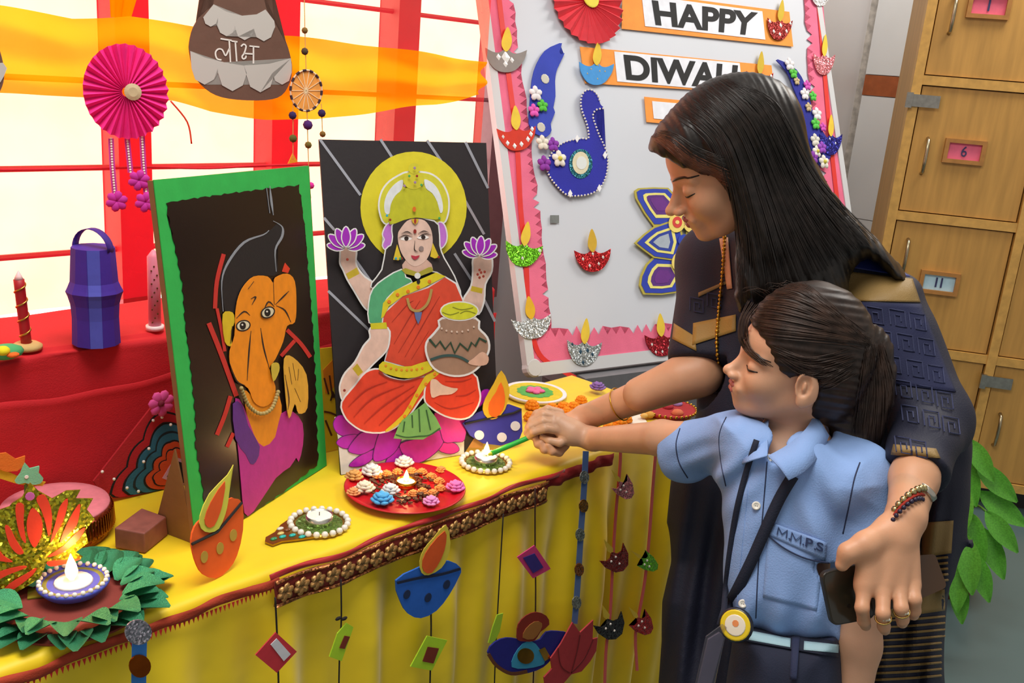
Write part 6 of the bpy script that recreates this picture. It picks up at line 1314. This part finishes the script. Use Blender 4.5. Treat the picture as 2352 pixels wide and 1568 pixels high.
def strap(name, pts, w, Fd, off, par, fall):
    c = []
    for x, y in crom(S(pts), 6, False):
        p = Fd.hit(x, y, off); c.append((p if p is not None else P_(x, y, fall)))
    c = [A(*p) for p in c]
    for _ in range(3): c = [c[0]]+[(c[i-1]+c[i]*2+c[i+1])/4 for i in range(1, len(c)-1)]+[c[-1]]
    v = []
    for i, p in enumerate(c):
        t = nrm(c[min(i+1, len(c)-1)]-c[max(i-1, 0)]); s_ = nrm(np.cross(t, CAM-p)); v += [p-s_*w/2, p+s_*w/2]
    o = mesh(name, v, [(2*i, 2*i+1, 2*i+3, 2*i+2) for i in range(len(c)-1)], LAN, par, True); m_ = o.modifiers.new('t', 'SOLIDIFY'); m_.thickness = .0014
lny = mesh('lanyard', [], [], None, girl); bpy.data.objects.remove(lny)
strap('lanyard', '1822,1092 1790,1145 1756,1220 1725,1290 1690,1360 1670,1400 1658,1440', .017, SHF, .007, girl, 1.42); strap('lanyard', '1738,1010 1712,1090 1690,1180 1676,1270 1668,1340 1660,1440', .009, SHF, .006, girl, 1.43)
cp = Plane(P_(1630, 1490, 1.415), math.degrees(math.atan2(*(RC@A(1, 0, 0))[[1, 0]]))+10, -4)
idc = flat('card_sleeve', '1660,1434 1674,1444 1664,1470 1640,1580 1596,1580 1622,1462', cp, 0, .002, M('b9b4c4', 'glass', rough=.1, a=.55), girl); flat('identity_card', '1652,1452 1664,1460 1634,1572 1602,1574 1626,1468', cp, -.0025, .001, M('8f8898', 'paper'), idc)
# ---------- the green taper ----------
tpz = onz(1122, 1044, TZ+.035); tv0 = tpz; tv1 = P_(1232, 997, ZH-.012); tv2 = tv1+(tv1-tv0)*.22
tr = E('lighting_taper', 'thin bright green candle taper held to the flame by the joined hands', 'candle')
Mb().tube([tv0+(tv1-tv0)*.06, tv1, tv2], .0052, 10).obj('taper', M('1ca83a', 'wax'), tr, True); Mb().tube([tv0, tv0+(tv1-tv0)*.08], [.002, .0052], 8).obj('lit_tip', M('c8d42a', 'wax'), tr, True)
# ================= the woman =======================================================================
wom = E('person', 'woman with long straight dark hair in a navy saree bending to guide the taper', 'person')
wh_ = (P_(1679, 388, 1.63), headframe((-1, 0, .06), 29, 0), 1.05); WJ = .82
Wm = Sdf(); Wm.frame(*wh_); head(Wm, WJ, (1, -1)); wnb = Wm.w((-.06, 0, -.15)); Wm.cone((-.03, 0, -.05), (-.06, 0, -.16), .052, .055, .02); Wm.frame()
sR, sL = P_(1650, 600, 1.90), P_(2015, 720, 1.70); mid = (sR+sL)/2+A(0, 0, .02)
Wm.cone(wnb, mid, .055, .07, .04); Wm.cone(sR, sL, .045, .042, .04); Wm.cone(mid, P_(1890, 1250, 1.86), .11, .12, .06, flat=(VD, .7))
# right arm: shoulder, elbow, wrist, hand under the girl's
wa = [sR, P_(1606, 858, 1.80), P_(1345, 958, ZH+.025)]; Wm.chain(wa, [.047, .041, .0255], .015); Wm.cone(P_(1560, 868, 1.80), P_(1470, 905, 1.82), .039, .033, .02)
wh2 = P_(1300, 985, ZH+.018); Wm.cone(wa[2], wh2, .0255, .029, .012, flat=(cdir(.1, -.6, -.7), .8)); Wm.cone(wh2, P_(1268, 1000, ZH+.012), .028, .024, .012)
for q in [[(1282, 1012, .0), (1258, 1026, -.016), (1236, 1020, -.026), (1230, 1006, -.024)], [(1290, 1018, -.002), (1270, 1034, -.018), (1250, 1032, -.030), (1242, 1016, -.030)], [(1298, 1022, -.004), (1284, 1038, -.018), (1268, 1036, -.032), (1260, 1022, -.034)], [(1262, 990, .006), (1236, 1000, -.004), (1222, 1000, -.018), (1226, 990, -.024)], [(1280, 962, .01), (1250, 966, .004), (1226, 984, .002), (1214, 996, .004)]]: finger(Wm, [P_(x, y, ZH+d) for x, y, d in q], .0092)
# left arm round the girl, hand in front holding the phone
HZ = 1.335
lb = [sL, P_(2134, 962, 1.585), P_(2099, 1100, 1.425), P_(2080, 1190, 1.365)]; Wm.chain(lb, [.05, .044, .034, .0265], .012)
kn = [(1985, 1352, -.006), (2028, 1362, -.012), (2066, 1358, -.010), (2096, 1342, -.002)]
for x, y, d in kn: Wm.cone(P_(2040+.35*x-.35*2040+22, 1216, HZ+.022), P_(x, y, HZ+.012+d), .0165, .0118, .009)
Wm.cone(lb[3], P_(2060, 1225, HZ+.022), .0265, .023, .012)
Wm.cone(P_(2055, 1240, HZ+.018), P_(2040, 1330, HZ+.016), .022, .016, .014)
fg = [[(1985, 1352, -.006), (1980, 1395, -.018), (1984, 1425, -.004), (1988, 1436, .012)], [(2028, 1362, -.012), (2028, 1408, -.026), (2030, 1438, -.010), (2032, 1446, .008)], [(2066, 1358, -.010), (2070, 1396, -.024), (2073, 1422, -.010), (2072, 1430, .006)], [(2096, 1342, -.002), (2100, 1376, -.014), (2100, 1402, -.004), (2098, 1412, .010)]]
for q in fg: finger(Wm, [P_(x, y, HZ+.010+d) for x, y, d in q], .0098)
th_ = [P_(2040, 1215, HZ+.02), P_(1985, 1250, HZ+.002), P_(1948, 1268, HZ+.0), P_(1934, 1296, HZ+.004)]; Wm.chain(th_, [.019, .0145, .0118, .0095], .012); Wm.cone(P_(1992, 1255, HZ+.008), P_(1990, 1330, HZ+.008), .012, .013, .02)
# hidden legs and feet
for dx in (-60, 70):
    hp = P_(1880+dx, 1300, 1.88); Wm.cone(hp, A(hp[0], hp[1], .1), .085, .04, .03); Wm.cone(A(hp[0], hp[1], .045), A(hp[0], hp[1], .04)+nrm(RC@A(-1, 0, .2)*A(1, 1, 0))*.15, .042, .03, .03)
lo, hi = Wm.bounds(.01); hc = wh_[0]
WHF = Wm.grid(hc-A(.17, .17, .18), hc+A(.17, .17, .16), .0023)
h2c = P_(1270, 1000, ZH); WHD = Wm.grid(h2c-A(.10, .08, .07), h2c+A(.08, .08, .07), .002)
h3 = P_(2030, 1330, HZ); WHL = Wm.grid(h3-A(.10, .10, .10), h3+A(.10, .10, .13), .0019)
WB = Wm.grid(lo, hi, .0055)
for Fd in (WHF, WHD, WHL): clear(WB, Fd.lo+.012, Fd.lo+Fd.h*(Fd.n-1)-.012)
wbody = body_obj('body', [WHF, WHD, WHL, WB], SKW, wom)
for sd_ in (1, -1): brow_lash(wh_, WHF, wom, sd_, '1c120e', -.005, .021, 1.)
lips_obj(wh_, WJ, wom, '9c4a44')
for q in fg: nail(wom, P_(q[3][0], q[3][1], HZ+.010+q[3][2]), P_(q[2][0], q[2][1], HZ+.010+q[2][2]), cdir(0, .5, -.8), .0068)
nail(wom, th_[3], th_[2], cdir(-.3, -.2, -.9), .0075)
# ---------- hair ----------
WS = Sdf(); WS.frame(*wh_)
WS.ell((-.018, 0, .046), (.117, .093, .099), .01); WS.ell((.055, 0, .072), (.055, .066, .040), .025)
WS.prism([(.2, .098), (.104, .078), (.078, .046), (.054, .024), (.030, .006), (.010, -.010), (.004, -.05), (.004, -.3), (.3, -.3)], .006, lr=(-.2, .2))
for y_ in (-1, 1): WS.cone((.006, .078*y_, .030), (.000, .084*y_, -.12), .020, .018, .02)
WS.frame()
hair_px = '1640,330 1700,300 1790,270 1850,330 1900,420 1950,490 2010,545 2062,602 2092,655 2060,645 1995,590 1960,615 1945,670 1925,694 1850,704 1750,716 1700,716 1688,680 1690,560 1686,440'
WS.sil(hair_px, 1.642, .072, .06, gx=.00012, gy=.00004, kk=.03)
def whair(X, Y, Z):
    U, V, D = proj_arr(X, Y, Z); q = (U-1640)-(V-300)*.42; return .0013*np.sin(q*.16+30*D)*np.clip((V-200)/150, 0, 1)+.0008*np.sin(q*.37+60*D)
lo, hi = WS.bounds(.012); WSF = WS.grid(lo, hi, .0036, whair); whair_o = body_obj('hair', [WSF], HRW, wom)
cur = []
for t in np.linspace(0, 1, 46):        # long straight strands from the parting down the back
    hair_line(WSF, '%g,%g %g,%g %g,%g %g,%g' % (1535+t*150, 250-70*math.sin(t*2.2), 1640+t*140, 330-95*t, 1692+t*190, 520-110*t, 1694+t*330, 720-160*t), 4, 5, step=18)
strand_tubes('hair_strands', cur, .0009, M('1d1714', 'hair'), whair_o)
cur = []
for t in np.linspace(0, 1, 40):        # swept front with a lighter roll
    hair_line(WSF, '%g,%g %g,%g %g,%g %g,%g' % (1478+18*t, 300+40*t-40*t*t, 1520+30*t, 330+8*t-30*t, 1590+10*t, 385-45*t, 1682, 432-60*t), 3, 4, step=12)
    if t > .5 and len(cur) and 'cut_' not in globals(): cut_ = len(cur)
strand_tubes('hair_strands', cur[cut_:], .0010, M('1d1714', 'hair'), whair_o); cur = cur[:cut_]
strand_tubes('front_strands', cur, .0011, M('5a3626', 'hair', rough=.45), whair_o)
# ---------- saree ----------
SAR = M('13152b', 'cloth', rough=.7)
SR = Sdf()
SR.sil('1700,560 1830,560 1960,520 2050,590 2105,660 2150,780 2195,900 2226,1010 2228,1150 2200,1290 2180,1400 2172,1568 2160,2060 1530,2045 1506,1568 1518,1470 1514,1380 1545,1290 1525,1200 1540,1100 1600,950 1600,830 1640,700', 1.83, .135, .12, gx=-.00012, kk=.03)
SR.cone(sL, P_(2138, 965, 1.588), .080, .062, .05); SR.cone(P_(2138, 965, 1.588), P_(2102, 1096, 1.430), .060, .047, .03)
SR.sil('2000,700 2090,680 2150,790 2200,910 2230,1010 2232,1160 2228,1250 2206,1330 2176,1368 2150,1345 2140,1200 2150,1080 2130,950 2050,900 1990,820', 1.66, .05, .05, kk=.04)
SR.cone(P_(1640, 610, 1.895), P_(1600, 815, 1.815), .064, .054, .04); SR.cone(sR, mid, .075, .085, .05)
cutplane(SR, P_(1594, 838, 1.805), nrm(P_(1606, 858, 1.80)-sR), .085); cutplane(SR, P_(2106, 1080, 1.447), nrm(nrm(P_(2099, 1100, 1.425)-P_(2134, 962, 1.585))+A(0, 0, -.6)), .085)
def sar_folds(X, Y, Z):
    U, V, D = proj_arr(X, Y, Z)
    low = np.clip((V-1000)/300, 0, 1)
    return .008*np.sin(U*.055+.6*np.sin(V*.01))*low+.004*np.sin(U*.12+V*.02)*low+.004*np.sin((V-.7*U)*.05)*np.exp(-((U-2120)/90)**2-((V-1010)/120)**2)+.005*np.sin((V+.5*(U-1700))*.05)*np.exp(-((U-2000)/140)**2-((V-640)/110)**2)
lo, hi = SR.bounds(.015); SRF = SR.grid(lo, hi, .0052, sar_folds); sar = body_obj('saree', [SRF], SAR, wom)
GOLD = M('8a6e3c', 'cloth', rough=.6); GOLD2 = M('a5803a', 'cloth', rough=.55); BLU = M('1c2a74', 'cloth', rough=.6)
ZR = (1.2, 2.2)
patch('gold_border', SRF, '1548,742 1596,772 1600,806 1544,778', 8, 5, .002, GOLD2, sar); patch('gold_border', SRF, '1592,742 1690,722 1690,760 1590,792', 10, 5, .003, GOLD2, sar); patch('gold_border', SRF, '1604,672 1668,645 1668,652 1604,682', 8, 2, .002, GOLD, sar)
patch('neckline', SRF, '1652,548 1672,545 1682,662 1670,664', 4, 10, .003, SKW, wom)
patch('gold_border', SRF, '1950,628 2020,620 2098,655 2112,690 2040,690 1960,680'.replace('1950,628 2020,620 2098,655 2112,690 2040,690 1960,680', '1935,622 2096,640 2114,694 1945,690'), 30, 12, .0012, GOLD, sar); patch('blue_band', SRF, '1940,566 2052,578 2096,636 1935,612', 30, 14, .0012, BLU, sar); patch('blue_panel', SRF, '1975,694 2116,698 2196,900 2040,880', 20, 20, .002, M('181d40', 'cloth'), sar)
KEY = M('34395a', 'cloth')
def key(x, y, s, sk=0.):          # square spiral motif
    p = [(-1, 1), (-1, -1), (1, -1), (1, 1), (-.35, 1), (-.35, -.35), (.4, -.35), (.4, .4)]
    q = [(x+s*a+sk*b*s, y+s*b+.18*a*s) for a, b in p]; c = []
    for i in range(len(q)-1):
        for t in np.linspace(0, 1, 5)[:-1]: c.append((q[i][0]*(1-t)+q[i+1][0]*t, q[i][1]*(1-t)+q[i+1][1]*t))
    h_ = [SRF.hit(a, b, .004, ZR) for a, b in c+[q[-1]]]; h_ = [p for p in h_ if p is not None]
    if len(h_) > 8 and max(np.linalg.norm(h_[i]-h_[i+1]) for i in range(len(h_)-1)) < .04: Mb().tube(h_, .0011, 4).obj('key_motif', KEY, sar)
for x, y in S('2010,724 2062,730 2108,738 2030,778 2080,786 2128,796 2050,836 2102,846 2150,858 2075,892 2124,904 2170,918 2090,950 2140,962 2185,976 2075,1022 2110,1030'): key(x, y, 18, .12)
for x, y in S('1622,842 1600,700 1640,690 1655,845 1632,885 1665,890'): key(x, y, 15, 0)
for y0 in list(range(1285, 1345, 13))+list(range(1420, 1568, 15)):
    p = hits(SRF, '2010,%d 2090,%d 2182,%d' % (y0+6, y0+2, y0-6), .004, 8, zr=ZR)
    if len(p) > 4 and y0 < 1600: Mb().tube(p, .0020, 4).obj('gold_stripe', GOLD, sar)
patch('gold_border', SRF, '2040,1370 2180,1352 2180,1400 2040,1420', 14, 5, .003, GOLD, sar); patch('gold_border', SRF, '2120,1200 2190,1195 2185,1270 2115,1280', 8, 8, .003, GOLD, sar)
patch('sleeve_hem', SRF, '2052,1020 2150,1030 2160,1052 2046,1044', 12, 3, .003, GOLD, sar)
# ---------- jewellery ----------
ch = [P_(x, y, z) for x, y, z in ((1664, 548, 1.70), (1660, 640, 1.69), (1655, 700, 1.685), (1648, 790, 1.68), (1655, 850, 1.685), (1668, 880, 1.69))]
cc_ = []
for x, y in along('1664,545 1660,620 1652,700 1646,780 1650,830 1662,872', 9):
    p = SRF.hit(x, y, .006, ZR); cc_.append(p if p is not None else P_(x, y, 1.70))
for _ in range(4): cc_ = [cc_[0]]+[(cc_[i-1]+cc_[i]*2+cc_[i+1])/4 for i in range(1, len(cc_)-1)]+[cc_[-1]]
mb = Mb(); mb.tube(cc_, .001, 4)
for i, p in enumerate(cc_): mb.ball(p, .0034 if i % 3 else .0042, 8)
mb.obj('gold_chain', M('c79a3a', 'metal'), wom, True)
mb = Mb(); nk = P_(1668, 560, 1.69)
patch('neck_skin', SRF, '1640,545 1668,545 1668,600 1650,600', 4, 6, .003, SKW, wom) if False else None
def cuff(name, c, ax, r, tube, mat, beadsn=0, par=wom):
    ax = nrm(ax); a = nrm(np.cross(ax, A(0, 0, 1) if abs(ax[2]) < .9 else A(1, 0, 0))); b = np.cross(ax, a); mb = Mb()
    if beadsn:
        for k_ in range(beadsn): t = 6.2832*k_/beadsn; mb.ball(c+r*(math.cos(t)*a+math.sin(t)*b), tube, 8)
    else: mb.tube([c+r*(math.cos(t)*a+math.sin(t)*b) for t in np.linspace(0, 6.2832, 33)[:-1]], tube, 8, True)
    return mb.obj(name, mat, par, True)
fa = lb[3]-lb[2]; fax = nrm(nrm(fa)+cdir(.25, 0, 0))
w0 = lb[2]+fa*.78
wt = cuff('wrist_watch', w0, fax, .0385, .0056, M('b9a878', 'metal'), 26); cc2 = w0+nrm(cdir(.85, .1, -.5)-fax*(cdir(.85, .1, -.5)@fax))*.036
Rw = np.array([nrm(np.cross(fax, cc2-w0)), fax, nrm(cc2-w0)]).T; Mb().lathe(cc2, [(.015, -.003), (.016, 0), (.016, .005), (.014, .0065)], 20, Rw).obj('watch_case', M('c9c2b4', 'metal'), wt, True)
cuff('red_thread', lb[2]+fa*.90, fax, .0365, .0022, M('a02818', 'cloth')); cuff('bead_bracelet', lb[2]+fa*1.01, fax, .0365, .0036, M('241a34', 'plastic'), 30)
f2 = wa[2]-wa[1]; cuff('gold_bracelet', wa[1]+f2*.68, nrm(f2), .0335, .0014, M('c79a3a', 'metal'), 0)
for a_, b_ in ((fg[1], .62), (fg[2], .55)):
    p0 = P_(a_[1][0], a_[1][1], HZ+.010+a_[1][2]); p1 = P_(a_[2][0], a_[2][1], HZ+.010+a_[2][2]); q = p0+(p1-p0)*b_*.6
    rg = cuff('finger_ring', q, p1-p0, .0104, .0013, M('c9a860', 'metal'))
    for dx in (-1, 0, 1): Mb().ball(q+cdir(.35*dx, -.1, -.94)*.0108, .0026, 8).obj('ring_stone', M('e9e0c8', 'plastic', rough=.1, metal=.4), rg, True)
# ---------- phone ----------
ph = E('mobile_phone', 'dark bronze mobile phone in a brown flip case held in the hand with rings', 'phone')
pa = [P_(1886, 1316, 1.352), P_(1985, 1292, 1.366), P_(2012, 1420, 1.375), P_(1912, 1438, 1.362)]
pn_ = nrm(np.cross(pa[1]-pa[0], pa[3]-pa[0])); pn_ = pn_ if pn_@(CAM-pa[0]) > 0 else -pn_
def rounded(q, r=.16, n=5):
    out = []
    for i in range(4):
        p, a, b = q[i], q[i-1], q[(i+1) % 4]; a = p+(a-p)*r; b = p+(b-p)*r*(np.linalg.norm(q[i-1]-p)/np.linalg.norm(q[(i+1) % 4]-p))
        for t in np.linspace(0, 1, n): out.append((1-t)**2*a+2*t*(1-t)*p+t*t*b)
    return out
o = slab('phone_body', rounded(pa), pn_, .009, M('2a241a', 'plastic', rough=.4), ph); o.modifiers.new('b', 'BEVEL').width = .0015
inn = [p*.94+sum(pa)/4*.06+pn_*.0006 for p in pa]; slab('back_glass', rounded(inn), pn_, .0006, M('2e2a20', 'plastic', rough=.18), ph)
uq = pa[1]-pa[0]; vq = pa[3]-pa[0]; Rp = np.array([nrm(uq), np.cross(pn_, nrm(uq)), pn_]).T
Mb().lathe(pa[0]+uq*.62+vq*.75+pn_*.0004, [(.0045, 0), (.0045, .0012), (.0035, .0014)], 14, Rp).obj('camera_lens', M('b08a50', 'metal', rough=.2), ph, True); Mb().lathe(pa[0]+uq*.45+vq*.70+pn_*.0004, [(.0028, 0), (.0028, .001)], 12, Rp).obj('flash', M('1a1814', 'plastic'), ph)
pb_ = [P_(2102, 1276, 1.39), P_(2148, 1272, 1.40), P_(2176, 1348, 1.40), P_(2112, 1376, 1.385)]; pnb = nrm(np.cross(pb_[1]-pb_[0], pb_[3]-pb_[0])); pnb = pnb if pnb@(CAM-pb_[0]) > 0 else -pnb
pc_ = [pa[1]-pn_*.010, P_(2105, 1275, 1.392), P_(2114, 1374, 1.388), pa[2]-pn_*.010]; slab('case_spine', pc_, pn_, .002, M('3c2818', 'plastic', rough=.4), ph); slab('case_flap', rounded(pb_), pnb, .004, M('4a3018', 'plastic', rough=.3), ph)
# ---------------- origins: each thing's origin goes to its base -------------------------------
bpy.context.view_layer.update()
KIDS = {}
for o in bpy.data.objects:
    if o.parent: KIDS.setdefault(o.parent.name, []).append(o)
def pts_of(o):
    r = []
    if o.type == 'MESH' and len(o.data.vertices):
        a = np.empty(len(o.data.vertices)*3); o.data.vertices.foreach_get('co', a); a = a.reshape(-1, 3)
        mw = np.array(o.matrix_world); r.append(a@mw[:3, :3].T+mw[:3, 3])
    for k in KIDS.get(o.name, []): r += pts_of(k)
    return r
for o in list(bpy.data.objects):
    if o.parent or o.type not in ('MESH', 'EMPTY') or tuple(o.location) != (0, 0, 0): continue
    p = pts_of(o)
    if not p: continue
    p = np.vstack(p); lo, hi = p.min(0), p.max(0); base = Vector(((lo[0]+hi[0])/2, (lo[1]+hi[1])/2, lo[2]))
    if o.type == 'MESH':
        if o.data.users > 1: continue
        o.data.transform(Matrix.Translation(-base))
    o.location = base
    for k in KIDS.get(o.name, []): k.matrix_parent_inverse = Matrix.Translation(-base)
